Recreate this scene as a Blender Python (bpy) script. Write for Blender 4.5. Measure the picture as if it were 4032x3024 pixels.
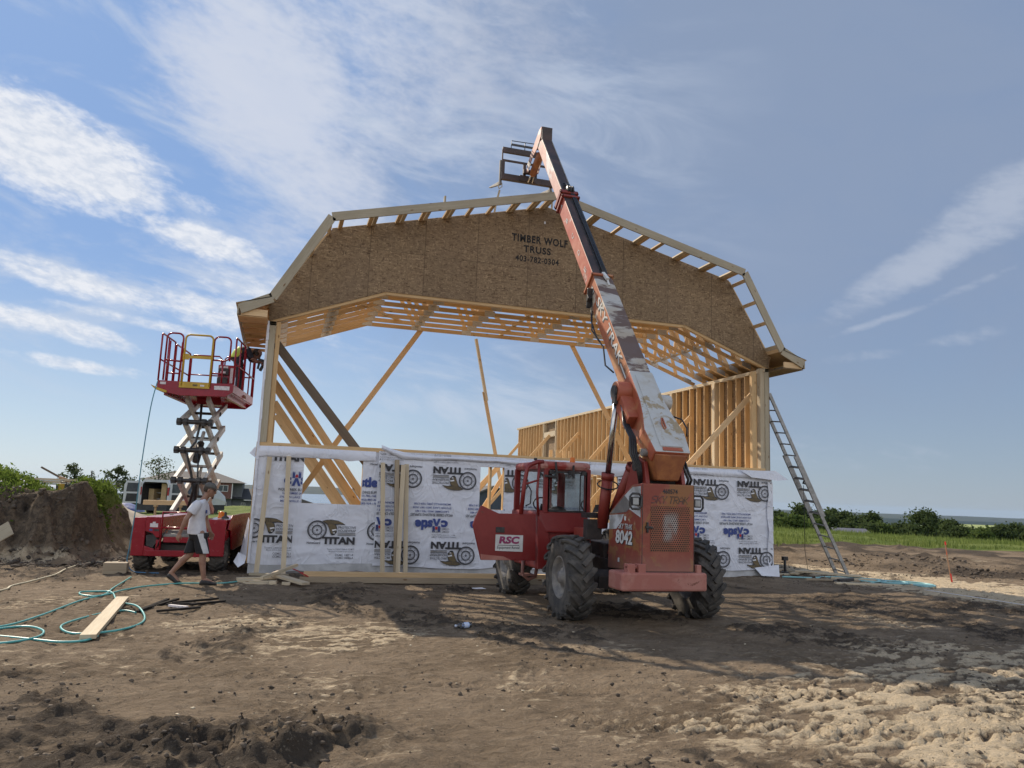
import bpy, bmesh, math, random
import numpy as np
from mathutils import Vector, Matrix, Euler, Quaternion

R = math.radians
rnd = random.Random(7)
scene = bpy.context.scene
for o in list(bpy.data.objects):
    bpy.data.objects.remove(o)

# ------------------------------------------------------------------ camera
cam_d = bpy.data.cameras.new('camera')
cam = bpy.data.objects.new('camera', cam_d)
scene.collection.objects.link(cam)
scene.camera = cam
YAW, PITCH, ROLL = R(16.689), R(8.283), R(2.140)
_f = Vector((math.sin(YAW) * math.cos(PITCH), math.cos(YAW) * math.cos(PITCH), math.sin(PITCH)))
_r = Vector((math.cos(YAW), -math.sin(YAW), 0))
_u = _r.cross(_f)
_r2 = math.cos(ROLL) * _r + math.sin(ROLL) * _u
_u2 = -math.sin(ROLL) * _r + math.cos(ROLL) * _u
mw = Matrix((( _r2.x, _u2.x, -_f.x, 0.385), (_r2.y, _u2.y, -_f.y, -16.644), (_r2.z, _u2.z, -_f.z, 1.728), (0, 0, 0, 1)))
cam.matrix_world = mw
cam_d.sensor_width = 36.0
cam_d.lens = 36.0 * 3028 / 4032
cam_d.clip_start = 0.1
cam_d.clip_end = 30000

# ------------------------------------------------------------------ sun, exposure
SUN_EL, SUN_AZ = 37.3, 23.0          # light travels toward -y, turned 23 degrees to +x
sd = bpy.data.lights.new('sun', 'SUN')
sun = bpy.data.objects.new('sun', sd)
scene.collection.objects.link(sun)
sd.energy = 5.0
sd.angle = R(0.55)
sd.color = (1.0, 0.865, 0.69)
_to = Vector((-math.sin(R(SUN_AZ)) * math.cos(R(SUN_EL)), math.cos(R(SUN_AZ)) * math.cos(R(SUN_EL)), math.sin(R(SUN_EL))))
sun.rotation_euler = _to.to_track_quat('Z', 'Y').to_euler()
scene.view_settings.view_transform = 'Standard'
scene.view_settings.look = 'None'
scene.view_settings.exposure = 0.12
scene.view_settings.gamma = 1.0
scene.render.engine = 'CYCLES'
scene.cycles.use_denoising = True
scene.cycles.max_bounces = 8
scene.cycles.transparent_max_bounces = 12
scene.cycles.volume_bounces = 0


# ------------------------------------------------------------------ node helper
class NT:
    def __init__(s, tree):
        s.t = tree
        s.n = tree.nodes
        s.l = tree.links

    def add(s, kind, **props):
        n = s.n.new(kind)
        for k, v in props.items():
            setattr(n, k, v)
        return n

    def set(s, sock, v):
        if isinstance(v, bpy.types.NodeSocket):
            s.l.new(v, sock)
        elif isinstance(v, (tuple, list)) and sock.type == 'RGBA' and len(v) == 3:
            sock.default_value = (*v, 1)
        else:
            sock.default_value = v

    def m(s, op, a, b=None, c=None, clamp=False):
        n = s.add('ShaderNodeMath', operation=op, use_clamp=clamp)
        s.set(n.inputs[0], a)
        if b is not None: s.set(n.inputs[1], b)
        if c is not None: s.set(n.inputs[2], c)
        return n.outputs[0]

    def vm(s, op, a, b=None, scale=None):
        n = s.add('ShaderNodeVectorMath', operation=op)
        s.set(n.inputs[0], a)
        if b is not None: s.set(n.inputs[1], b)
        if scale is not None: s.set(n.inputs['Scale'], scale)
        return n.outputs['Vector']

    def mix(s, f, a, b, blend='MIX'):
        n = s.add('ShaderNodeMix', data_type='RGBA', blend_type=blend)
        s.set(n.inputs[0], f); s.set(n.inputs[6], a); s.set(n.inputs[7], b)
        return n.outputs[2]

    def noise(s, vec, scale, detail=4, rough=0.55, dist=0.0):
        n = s.add('ShaderNodeTexNoise')
        s.set(n.inputs['Vector'], vec); s.set(n.inputs['Scale'], scale)
        n.inputs['Detail'].default_value = detail
        n.inputs['Roughness'].default_value = rough
        n.inputs['Distortion'].default_value = dist
        return n.outputs['Fac']

    def ss(s, x, lo, hi):
        n = s.add('ShaderNodeMapRange', interpolation_type='SMOOTHSTEP')
        s.set(n.inputs[0], x); s.set(n.inputs[1], lo); s.set(n.inputs[2], hi)
        return n.outputs[0]

    def sep(s, v):
        n = s.add('ShaderNodeSeparateXYZ'); s.set(n.inputs[0], v)
        return n.outputs

    def comb(s, x, y, z):
        n = s.add('ShaderNodeCombineXYZ')
        for i, v in enumerate((x, y, z)): s.set(n.inputs[i], v)
        return n.outputs[0]

    def bump(s, h, strength, dist):
        n = s.add('ShaderNodeBump')
        s.set(n.inputs['Height'], h)
        n.inputs['Strength'].default_value = strength
        n.inputs['Distance'].default_value = dist
        return n.outputs[0]


# ------------------------------------------------------------------ world: Nishita sky with clouds
world = bpy.data.worlds.new('World')
scene.world = world
world.use_nodes = True
W_ = NT(world.node_tree)
for n in list(W_.n): W_.n.remove(n)
sky = W_.add('ShaderNodeTexSky', sky_type='NISHITA', sun_disc=False)
sky.sun_elevation = R(SUN_EL)
sky.sun_rotation = R(-SUN_AZ)
sky.altitude = 900
sky.air_density = 1.0
sky.dust_density = 0.35
sky.ozone_density = 1.6
dirv = W_.vm('NORMALIZE', W_.add('ShaderNodeTexCoord').outputs['Generated'])
dx, dy, dz = W_.sep(dirv)
az = W_.m('MULTIPLY', W_.m('ARCTAN2', dx, dy), 57.2958)
el = W_.m('MULTIPLY', W_.m('ARCSINE', dz), 57.2958)


def blobs(lst):
    out = None
    for (a0, e0, ra, rb, tilt, st) in lst:
        x = W_.m('SUBTRACT', az, a0); y = W_.m('SUBTRACT', el, e0)
        c, s = math.cos(R(tilt)), math.sin(R(tilt))
        xr = W_.m('MULTIPLY_ADD', x, c / ra, W_.m('MULTIPLY', y, s / ra))
        yr = W_.m('MULTIPLY_ADD', y, c / rb, W_.m('MULTIPLY', x, -s / rb))
        e = W_.m('ADD', W_.m('MULTIPLY', xr, xr), W_.m('MULTIPLY', yr, yr))
        b = W_.m('MULTIPLY', W_.m('SUBTRACT', 1.0, e), st)
        b = W_.m('MAXIMUM', b, -1.5)
        out = b if out is None else W_.m('MAXIMUM', out, b)
    return out


c9, s9 = math.cos(R(-10)), math.sin(R(-10))
su = W_.m('MULTIPLY_ADD', az, c9, W_.m('MULTIPLY', el, s9))
sv = W_.m('MULTIPLY_ADD', el, c9, W_.m('MULTIPLY', az, -s9))
vec = W_.comb(W_.m('MULTIPLY', su, 0.40), W_.m('MULTIPLY', sv, 0.90), 3.7)
n1 = W_.noise(vec, 0.55, 11, 0.60, 0.35)
n2 = W_.noise(W_.comb(W_.m('MULTIPLY', su, 0.7), W_.m('MULTIPLY', sv, 1.5), 9.1), 1.1, 8, 0.62, 0.2)
n3 = W_.noise(W_.comb(W_.m('MULTIPLY', su, 0.10), W_.m('MULTIPLY', sv, 0.16), 1.3), 1.0, 9, 0.62, 0.4)
nn = W_.m('ADD', W_.m('MULTIPLY', W_.m('SUBTRACT', n1, 0.5), 3.0), W_.m('MULTIPLY', W_.m('SUBTRACT', n2, 0.5), 2.2))
cum = blobs([(-15.8, 20.5, 7.4, 3.1, -12, 2.1), (-5.9, 16.6, 4.7, 1.15, -12, 1.6), (-13.5, 12.6, 6.6, 0.95, -9, 1.3),
             (-5.0, 11.9, 5.0, 1.3, -8, 0.95), (-1.5, 13.2, 4.5, 1.7, -20, 0.6), (-15.5, 9.8, 6.0, 0.75, -8, 1.1),
             (-9.5, 10.7, 5.0, 0.35, -6, 0.7), (-13.5, 7.4, 4.2, 0.4, -4, 0.75), (-6.7, 18.9, 1.3, 0.5, -15, 0.5)])
cden = W_.ss(W_.m('ADD', cum, nn), -0.55, 1.55)
veil = blobs([(-3.0, 27.5, 8.5, 6.5, -28, 1.5), (1.5, 22.0, 6.5, 4.0, -25, 1.0), (8.0, 32.0, 13.0, 8.0, 0, 0.6),
              (3.0, 17.5, 6.0, 3.5, -15, 0.45)])
vden = W_.ss(W_.m('ADD', veil, W_.m('MULTIPLY', nn, 0.62)), -0.45, 1.35)
gray = blobs([(34.0, 30.0, 34.0, 22.0, 0, 1.0)])
gden = W_.ss(W_.m('ADD', gray, W_.m('MULTIPLY', W_.m('SUBTRACT', n3, 0.5), 2.2)), -0.6, 1.1)
wisp = blobs([(45.5, 16.3, 7.2, 1.5, 27, 1.0), (50.0, 19.2, 6.0, 2.2, 25, 1.0), (43.0, 12.7, 3.6, 0.3, 16, 0.55), (48.5, 14.6, 3.0, .3, 20, .4),
              (47.6, 11.2, 2.6, 0.5, 6, 0.4), (41.3, 10.3, 2.4, 0.35, 3, 0.3), (30.0, 4.5, 14.0, 1.6, -4, .35)])
wden = W_.ss(W_.m('ADD', wisp, W_.m('MULTIPLY', nn, 0.5)), -0.1, 1.1)
side = W_.ss(az, -4.0, 36.0)
rise = W_.ss(el, -1.0, 17.0)
hi_ = W_.mix(side, (2.75, 4.5, 8.0), (2.55, 3.55, 5.6))
lo_c = W_.mix(side, (5.8, 7.1, 8.4), (3.3, 4.15, 5.4))
clear = W_.mix(rise, lo_c, hi_)
base = W_.mix(0.78, sky.outputs[0], clear)
base = W_.mix(W_.m('MULTIPLY', gden, 0.60), base, (3.15, 3.85, 5.25))
n4 = W_.noise(W_.comb(W_.m('MULTIPLY', su, 0.075), W_.m('MULTIPLY', sv, 0.24), 6.3), 1.0, 9, 0.6, 0.5)
thin = W_.m('MULTIPLY', W_.ss(n4, 0.44, 0.70), W_.m('MULTIPLY', W_.ss(el, 2.0, 7.0), W_.ss(az, 40.0, 10.0)))
base = W_.mix(W_.m('MULTIPLY', thin, 0.75), base, (6.6, 7.3, 8.5))
base = W_.mix(W_.m('MULTIPLY', vden, 0.88), base, W_.mix(W_.ss(az, 2.0, 20.0), (6.9, 7.4, 8.6), (4.7, 5.3, 6.7)))
base = W_.mix(W_.m('MULTIPLY', wden, 0.66), base, (5.4, 6.0, 7.2))
cshade = W_.mix(W_.ss(n2, 0.33, 0.64), (7.2, 7.8, 8.9), (9.3, 9.5, 10.0))
base = W_.mix(W_.m('MULTIPLY', cden, 0.93), base, cshade)
# unseen bright cloud added behind the camera, fill light for the shaded fronts
aw = W_.m('ABSOLUTE', az)
behind = W_.m('MULTIPLY', W_.ss(W_.m('ABSOLUTE', W_.m('SUBTRACT', az, 16.0)), 62.0, 105.0), W_.m('MULTIPLY', W_.ss(el, 1.0, 7.0), W_.ss(el, 52.0, 30.0)))
bn = W_.noise(dirv, 2.6, 6, .6, .3)
base = W_.mix(W_.m('MULTIPLY', behind, W_.ss(bn, .34, .52)), base, W_.mix(W_.ss(bn, .4, .7), (10.0, 10.4, 11.4), (14.0, 14.0, 14.4)))
bg = W_.add('ShaderNodeBackground')
W_.set(bg.inputs[0], base)
bg.inputs[1].default_value = 0.085
wo = W_.add('ShaderNodeOutputWorld')
W_.l.new(bg.outputs[0], wo.inputs[0])

# ------------------------------------------------------------------ mesh building helpers
col = scene.collection


class MB:
    """collects shapes; build() links them as ONE mesh object"""

    def __init__(s):
        s.v = []; s.f = []; s.uv = []; s.mi = []; s.sm = []

    def face(s, idx, uv=None, mi=0, smooth=False):
        s.f.append(tuple(idx)); s.mi.append(mi); s.sm.append(smooth)
        s.uv.append(uv if uv else [(0, 0)] * len(idx))

    def poly(s, pts, mi=0, uv=None):
        b = len(s.v); s.v += [tuple(p) for p in pts]
        s.face(range(b, b + len(pts)), uv, mi)
        return s

    def beam(s, p0, p1, w, h, up=(0, 0, 1), mi=0):
        p0 = Vector(p0); p1 = Vector(p1); d = (p1 - p0); L = d.length; d.normalize()
        up = Vector(up); sx = d.cross(up)
        if sx.length < 1e-4: sx = d.cross(Vector((1, 0, 0)))
        sx.normalize(); u = sx.cross(d).normalized()
        b = len(s.v)
        for e in (p0, p1):
            for (a, c) in ((-1, -1), (1, -1), (1, 1), (-1, 1)):
                s.v.append(tuple(e + sx * (a * w / 2) + u * (c * h / 2)))
        o = rnd.random() * 50
        q = [(b, b + 1, b + 5, b + 4, w), (b + 1, b + 2, b + 6, b + 5, h), (b + 2, b + 3, b + 7, b + 6, w), (b + 3, b, b + 4, b + 7, h)]
        for (i, j, k, l, ww) in q:
            oo = rnd.random() * 3
            s.face((i, j, k, l), [(o, oo), (o, oo + ww), (o + L, oo + ww), (o + L, oo)], mi)
        s.face((b + 3, b + 2, b + 1, b), [(o, 0), (o, .02), (o + .02, .02), (o + .02, 0)], mi)
        s.face((b + 4, b + 5, b + 6, b + 7), [(o, 0), (o, .02), (o + .02, .02), (o + .02, 0)], mi)
        return s

    def box(s, c, sz, mi=0, rot=None):
        c = Vector(c); x, y, z = sz[0] / 2, sz[1] / 2, sz[2] / 2
        b = len(s.v)
        for p in ((-x, -y, -z), (x, -y, -z), (x, y, -z), (-x, y, -z), (-x, -y, z), (x, -y, z), (x, y, z), (-x, y, z)):
            p = Vector(p)
            if rot: p = rot @ p
            s.v.append(tuple(c + p))
        for q in ((3, 2, 1, 0), (4, 5, 6, 7), (0, 1, 5, 4), (1, 2, 6, 5), (2, 3, 7, 6), (3, 0, 4, 7)):
            P = [Vector(s.v[b + i]) for i in q]
            e1 = (P[1] - P[0]).length; e2 = (P[2] - P[1]).length
            s.face([b + i for i in q], [(0, 0), (e1, 0), (e1, e2), (0, e2)], mi)
        return s

    def span(s, a, b, mi=0):
        return s.box([(a[i] + b[i]) / 2 for i in range(3)], [abs(b[i] - a[i]) for i in range(3)], mi)

    def prism(s, pts, vec, mi=0, mi_side=None, mi_back=None):
        """polygon pts (3-D, planar) extruded along vec"""
        n = len(pts); b = len(s.v); vec = Vector(vec)
        P = [Vector(p) for p in pts]
        nrm = Vector((0, 0, 0))
        for i in range(n): nrm += P[i].cross(P[(i + 1) % n])
        if nrm.dot(vec) < 0: P.reverse()
        s.v += [tuple(p) for p in P] + [tuple(p + vec) for p in P]
        ax = Vector((0, 0, 1)) if abs(nrm.normalized().z) < .9 else Vector((0, 1, 0))
        e1 = nrm.normalized().cross(ax).normalized(); e2 = nrm.normalized().cross(e1)
        uv = [(p.dot(e1), p.dot(e2)) for p in P]
        s.face(range(b + n - 1, b - 1, -1), uv[::-1], mi if mi_back is None else mi_back)
        s.face(range(b + n, b + 2 * n), uv, mi)
        t = 0
        for i in range(n):
            j = (i + 1) % n; L = (P[j] - P[i]).length; h = vec.length
            s.face((b + i, b + j, b + n + j, b + n + i), [(t, 0), (t + L, 0), (t + L, h), (t, h)], mi if mi_side is None else mi_side)
            t += L
        return s

    def tube(s, pts, r, n=8, mi=0, cap=True, smooth=True, closed=False):
        P = [Vector(p) for p in pts]; m = len(P); b = len(s.v)
        rr = r if isinstance(r, (list, tuple)) else [r] * m
        t0 = (P[1] - P[0]).normalized()
        a = t0.cross(Vector((0, 0, 1)))
        if a.length < 1e-3: a = t0.cross(Vector((1, 0, 0)))
        a.normalize(); prev = t0
        for i in range(m):
            if closed: t = (P[(i + 1) % m] - P[i - 1]).normalized()
            else: t = (P[min(i + 1, m - 1)] - P[max(i - 1, 0)]).normalized()
            q = prev.rotation_difference(t); a = (q @ a); a = (a - t * a.dot(t)).normalized(); prev = t
            c = t.cross(a)
            for k in range(n):
                th = 2 * math.pi * k / n
                s.v.append(tuple(P[i] + (a * math.cos(th) + c * math.sin(th)) * rr[i]))
        L = 0
        for i in range(m if closed else m - 1):
            j = (i + 1) % m
            for k in range(n):
                k2 = (k + 1) % n
                s.face((b + i * n + k, b + i * n + k2, b + j * n + k2, b + j * n + k), [(L, k / n), (L, k2 / n), (L + 1, k2 / n), (L + 1, k / n)], mi, smooth)
            L += 1
        if cap and not closed:
            s.face([b + k for k in range(n - 1, -1, -1)], None, mi)
            s.face([b + (m - 1) * n + k for k in range(n)], None, mi)
        return s

    def cyl(s, p0, p1, r, n=16, mi=0, r2=None):
        return s.tube([p0, p1], [r, r if r2 is None else r2], n, mi)

    def lathe(s, c, axis, prof, n=24, mi=0, smooth=True):
        """prof: list of (radius, offset along axis)"""
        c = Vector(c); axis = Vector(axis).normalized()
        a = axis.cross(Vector((0, 0, 1)))
        if a.length < 1e-3: a = Vector((1, 0, 0))
        a.normalize(); d = axis.cross(a); b = len(s.v); m = len(prof)
        for (r, h) in prof:
            for k in range(n):
                th = 2 * math.pi * k / n
                s.v.append(tuple(c + axis * h + (a * math.cos(th) + d * math.sin(th)) * max(r, 1e-4)))
        for i in range(m - 1):
            for k in range(n):
                k2 = (k + 1) % n
                s.face((b + i * n + k, b + i * n + k2, b + (i + 1) * n + k2, b + (i + 1) * n + k), [(k / n, i), (k2 / n, i), (k2 / n, i + 1), (k / n, i + 1)], mi, smooth)
        return s

    def sphere(s, c, r, n=10, mi=0, sc=(1, 1, 1)):
        c = Vector(c); b = len(s.v); m = n // 2 + 1
        for i in range(m):
            ph = math.pi * i / (m - 1)
            for k in range(n):
                th = 2 * math.pi * k / n
                s.v.append((c.x + r * sc[0] * math.sin(ph) * math.cos(th), c.y + r * sc[1] * math.sin(ph) * math.sin(th), c.z + r * sc[2] * math.cos(ph)))
        for i in range(m - 1):
            for k in range(n):
                k2 = (k + 1) % n
                s.face((b + i * n + k, b + (i + 1) * n + k, b + (i + 1) * n + k2, b + i * n + k2), None, mi, True)
        return s

    def merge(s, me, M, mi=0):
        b = len(s.v)
        s.v += [tuple(M @ v.co) for v in me.vertices]
        flip = M.determinant() < 0
        for p in me.polygons:
            q = [b + i for i in p.vertices]
            s.face(q[::-1] if flip else q, None, mi)
        return s

    def mesh(s, name, mats):
        me = bpy.data.meshes.new(name)
        me.from_pydata(s.v, [], s.f)
        uvl = me.uv_layers.new(name='UVMap')
        flat = np.array([c for u in s.uv for p in u for c in p], dtype=np.float32)
        if len(flat) == len(me.loops) * 2: uvl.data.foreach_set('uv', flat)
        me.polygons.foreach_set('material_index', np.array(s.mi, dtype=np.int32))
        me.polygons.foreach_set('use_smooth', np.array(s.sm, dtype=bool))
        for m_ in (mats if isinstance(mats, (list, tuple)) else [mats]): me.materials.append(m_)
        me.update()
        return me

    def build(s, name, mats, parent=None, bevel=0, label=None):
        me = s.mesh(name, mats)
        return link(name, me, parent, bevel, label)


def link(name, me, parent=None, bevel=0, label=None):
    o = bpy.data.objects.new(name, me)
    col.objects.link(o)
    if parent is not None: o.parent = parent
    if bevel:
        m_ = o.modifiers.new('bevel', 'BEVEL'); m_.width = bevel; m_.segments = 2; m_.limit_method = 'ANGLE'; m_.angle_limit = R(50)
    if label: o['label'] = label
    return o


def tag(o, label=None, cat=None, group=None, kind=None):
    if label: o['label'] = label
    if cat: o['category'] = cat
    if group: o['group'] = group
    if kind: o['kind'] = kind
    return o


def thing(name, label, cat, loc=(0, 0, 0), rz=0, group=None):
    o = bpy.data.objects.new(name, None)
    o.empty_display_size = 0.1
    col.objects.link(o)
    o.location = loc; o.rotation_euler = (0, 0, rz)
    return tag(o, label, cat, group)


def copy_tree(o, parent=None):
    c = o.copy(); col.objects.link(c)
    if parent is not None: c.parent = parent
    for ch in list(o.children): copy_tree(ch, c)
    return c


_tc = {}


def text(body, size=1.0, bold=0.0, shear=0.0, space=1.0):
    """flat lettering as a mesh, lower-left at the origin, width in [1]"""
    key = (body, size, bold, shear, space)
    if key in _tc: return _tc[key]
    cu = bpy.data.curves.new('lettering', 'FONT')
    cu.body = body; cu.size = size; cu.offset = bold; cu.shear = shear; cu.resolution_u = 3; cu.space_character = space
    o = bpy.data.objects.new('lettering', cu); col.objects.link(o)
    dg = bpy.context.evaluated_depsgraph_get(); dg.update()
    me = bpy.data.meshes.new_from_object(o.evaluated_get(dg))
    bpy.data.objects.remove(o); bpy.data.curves.remove(cu)
    xs = [v.co.x for v in me.vertices]; ys = [v.co.y for v in me.vertices]
    x0, y0 = min(xs), min(ys)
    for v in me.vertices: v.co.x -= x0; v.co.y -= y0
    _tc[key] = (me, max(xs) - x0, max(ys) - y0)
    return _tc[key]


def fit_text(mb, body, M, x, y, w, h, mi=0, bold=0.0, shear=0.0, z=0.0, space=1.0):
    """lettering fitted into the w x h box at x, y of the plane M"""
    me, tw, th = text(body, 1.0, bold, shear, space)
    mb.merge(me, M @ Matrix.Translation((x, y, z)) @ Matrix.Diagonal((w / tw, h / th, 1, 1)), mi)


def plane_m(o, ex, ey):
    ex = Vector(ex).normalized(); ey = Vector(ey).normalized(); ez = ex.cross(ey); o = Vector(o)
    return Matrix(((ex.x, ey.x, ez.x, o.x), (ex.y, ey.y, ez.y, o.y), (ex.z, ey.z, ez.z, o.z), (0, 0, 0, 1)))


# ------------------------------------------------------------------ value noise (numpy)
_rs = np.random.RandomState(3)
_tab = _rs.rand(512, 512).astype(np.float32)


def vnoise(x, y, s=1.0, off=0):
    x = np.asarray(x) * s + off * 17.31 + 1000; y = np.asarray(y) * s + off * 7.77 + 1000
    xi = np.floor(x).astype(int); yi = np.floor(y).astype(int)
    fx = x - xi; fy = y - yi
    fx = fx * fx * (3 - 2 * fx); fy = fy * fy * (3 - 2 * fy)
    g = lambda a, b: _tab[a % 512, b % 512]
    return (g(xi, yi) * (1 - fx) + g(xi + 1, yi) * fx) * (1 - fy) + (g(xi, yi + 1) * (1 - fx) + g(xi + 1, yi + 1) * fx) * fy


def fbm(x, y, s=1.0, oct=5, gain=.5, off=0):
    t = 0; a = 1; n = 0
    for i in range(oct):
        t = t + a * vnoise(x, y, s * 2 ** i, off + i); n += a; a *= gain
    return t / n


def sst(x, a, b):
    t = np.clip((x - a) / (b - a), 0, 1)
    return t * t * (3 - 2 * t)


# ------------------------------------------------------------------ materials
MATS = {}


def new_mat(name):
    m_ = bpy.data.materials.new(name); m_.use_nodes = True
    T = NT(m_.node_tree)
    b = T.n['Principled BSDF']
    MATS[name] = m_
    return m_, T, b


def M(name, c1, c2=None, rough=.6, scale=6, metal=0, bump=0, bscale=None, lo=.35, hi=.65, detail=5, spec=None, stretch=None):
    """plain procedural paint / metal / plastic: two tones broken up by noise"""
    m_, T, b = new_mat(name)
    co = T.add('ShaderNodeTexCoord').outputs['Object']
    if stretch: co = T.vm('MULTIPLY', co, stretch)
    f = T.ss(T.noise(co, scale, detail, .6, .3), lo, hi)
    c2 = c2 or tuple(x * .8 for x in c1)
    T.set(b.inputs['Base Color'], T.mix(f, c1, c2))
    b.inputs['Roughness'].default_value = rough
    b.inputs['Metallic'].default_value = metal
    if spec is not None: b.inputs['Specular IOR Level'].default_value = spec
    if bump:
        T.set(b.inputs['Normal'], T.bump(T.noise(co, bscale or scale * 4, 4), .6, bump))
    return m_


def wood(name, c1, c2, knot=(.16, .08, .03), rough=.75, var=.25, knots=True, grey=0):
    """sawn lumber: grain along the UV u axis, knots, a tone of its own for each board"""
    m_, T, b = new_mat(name)
    uv = T.add('ShaderNodeUVMap').outputs[0]
    oi = T.add('ShaderNodeObjectInfo').outputs['Random']
    p = T.vm('ADD', T.vm('MULTIPLY', uv, (2.2, 55, 1)), T.comb(T.m('MULTIPLY', oi, 37), T.m('MULTIPLY', oi, 91), oi))
    g = T.noise(p, 1.0, 4, .6, 1.2)
    c = T.mix(T.ss(g, .3, .7), c1, c2)
    big = T.noise(T.vm('MULTIPLY', uv, (.9, 3, 1)), 1.0, 3)
    c = T.mix(T.m('MULTIPLY', T.ss(big, .4, .75), .35), c, tuple(x * .62 for x in c2))
    if knots:
        v = T.add('ShaderNodeTexVoronoi'); v.inputs['Scale'].default_value = 1
        T.set(v.inputs['Vector'], T.vm('MULTIPLY', T.vm('ADD', uv, T.comb(T.m('MULTIPLY', oi, 13), 0, 0)), (2.3, 6.5, 1)))
        k = T.ss(v.outputs['Distance'], .13, .05)
        c = T.mix(T.m('MULTIPLY', k, .85), c, knot)
    val = T.m('MULTIPLY_ADD', oi, 2 * var, 1 - var)
    c = T.vm('SCALE', c, scale=val)
    T.set(b.inputs['Base Color'], c)
    b.inputs['Roughness'].default_value = rough
    b.inputs['Specular IOR Level'].default_value = .25
    T.set(b.inputs['Normal'], T.bump(g, .35, .004))
    return m_


wood('fresh_lumber', (.68, .49, .285), (.58, .40, .215), var=.14)
wood('warm_lumber', (.67, .465, .245), (.56, .37, .18), var=.16)
wood('pale_lumber', (.62, .53, .38), (.52, .42, .28), var=.12)
wood('grey_lumber', (.44, .39, .29), (.36, .31, .22), var=.08)
wood('dark_lumber', (.20, .155, .11), (.14, .105, .075), var=.1)


def osb():
    m_, T, b = new_mat('strand_board')
    uv = T.add('ShaderNodeUVMap').outputs[0]
    col_ = None
    hsum = None
    for i, (sx, sy, ang) in enumerate(((13, 46, 8), (42, 13, 20), (13, 42, -38))):
        mp = T.add('ShaderNodeMapping'); T.set(mp.inputs['Vector'], uv)
        mp.inputs['Rotation'].default_value = (0, 0, R(ang)); mp.inputs['Scale'].default_value = (sx, sy, 1); mp.inputs['Location'].default_value = (i * 3.3, i * 7.1, 0)
        wv = T.noise(mp.outputs[0], .6, 2)
        v = T.add('ShaderNodeTexVoronoi'); v.inputs['Scale'].default_value = 1
        T.set(v.inputs['Vector'], T.vm('ADD', mp.outputs[0], T.comb(wv, wv, 0)))
        r_ = T.sep(v.outputs['Color'])[0]
        cr = T.add('ShaderNodeValToRGB'); T.set(cr.inputs[0], r_)
        e = cr.color_ramp.elements
        e[0].position = 0; e[0].color = (.10, .060, .032, 1); e[1].position = 1; e[1].color = (.37, .265, .155, 1)
        for ps, cc in ((.16, (.18, .118, .066, 1)), (.5, (.235, .162, .092, 1)), (.85, (.275, .192, .108, 1))):
            q = e.new(ps); q.color = cc
        if col_ is None: col_, hsum = cr.outputs[0], r_
        else:
            f = T.ss(T.noise(T.vm('ADD', uv, (i * 5.0, 2.0, 0)), 9 + 3 * i, 2), .47, .56)
            col_ = T.mix(f, col_, cr.outputs[0]); hsum = T.m('ADD', hsum, r_)
    # panel seams: 1.22 m wide upright sheets, one level joint
    x, y, _ = T.sep(uv)
    fx = T.m('ABSOLUTE', T.m('SUBTRACT', T.m('FRACT', T.m('DIVIDE', T.m('ADD', x, .45), 1.22)), .5))
    sx_ = T.ss(fx, .4925, .4955)
    fx2 = T.m('ABSOLUTE', T.m('SUBTRACT', T.m('FRACT', T.m('DIVIDE', T.m('ADD', x, .45), .4067)), .5))
    nail = T.m('MULTIPLY', T.ss(fx2, .486, .492), T.ss(T.noise(uv, 3.0, 2), .45, .6))
    sy_ = T.ss(T.m('ABSOLUTE', T.m('SUBTRACT', y, .62)), .006, .003)
    seam = T.m('MAXIMUM', T.m('MAXIMUM', sx_, sy_), T.m('MULTIPLY', nail, .45))
    col_ = T.mix(T.m('MULTIPLY', seam, .75), col_, (.07, .045, .025))
    wn = T.add('ShaderNodeTexWhiteNoise', noise_dimensions='2D')
    T.set(wn.inputs['Vector'], T.comb(T.m('FLOOR', T.m('DIVIDE', T.m('ADD', x, .45), 1.22)), T.m('FLOOR', T.m('SUBTRACT', y, .62)), 0))
    col_ = T.vm('SCALE', col_, scale=T.m('MULTIPLY_ADD', wn.outputs['Value'], .13, .94))
    stain = T.ss(T.noise(uv, .9, 4), .42, .7)
    col_ = T.mix(T.m('MULTIPLY', stain, .3), col_, (.20, .14, .09))
    T.set(b.inputs['Base Color'], col_)
    b.inputs['Roughness'].default_value = .7
    b.inputs['Specular IOR Level'].default_value = .3
    T.set(b.inputs['Normal'], T.bump(hsum, .3, .004))


osb()


def wrap_mat():
    m_, T, b = new_mat('house_wrap')
    co = T.add('ShaderNodeTexCoord').outputs['Object']
    w1 = T.noise(T.vm('MULTIPLY', co, (1.0, 1, 2.0)), 1.1, 3, .5, 1.2)
    w2 = T.noise(T.vm('MULTIPLY', co, (1.6, 1, 1.0)), 1.5, 2, .5, 1.4)
    ridge = T.m('ABSOLUTE', T.m('SUBTRACT', w2, .5))
    ridge = T.m('POWER', T.m('SUBTRACT', 1.0, T.m('MULTIPLY', ridge, 3.0), clamp=True), 5)
    h = T.m('ADD', w1, T.m('MULTIPLY', ridge, .35))
    T.set(b.inputs['Base Color'], T.mix(T.ss(w1, .4, .7), (.72, .74, .80), (.66, .68, .745)))
    b.inputs['Roughness'].default_value = .42
    T.set(b.inputs['Normal'], T.bump(h, .55, .05))


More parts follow.
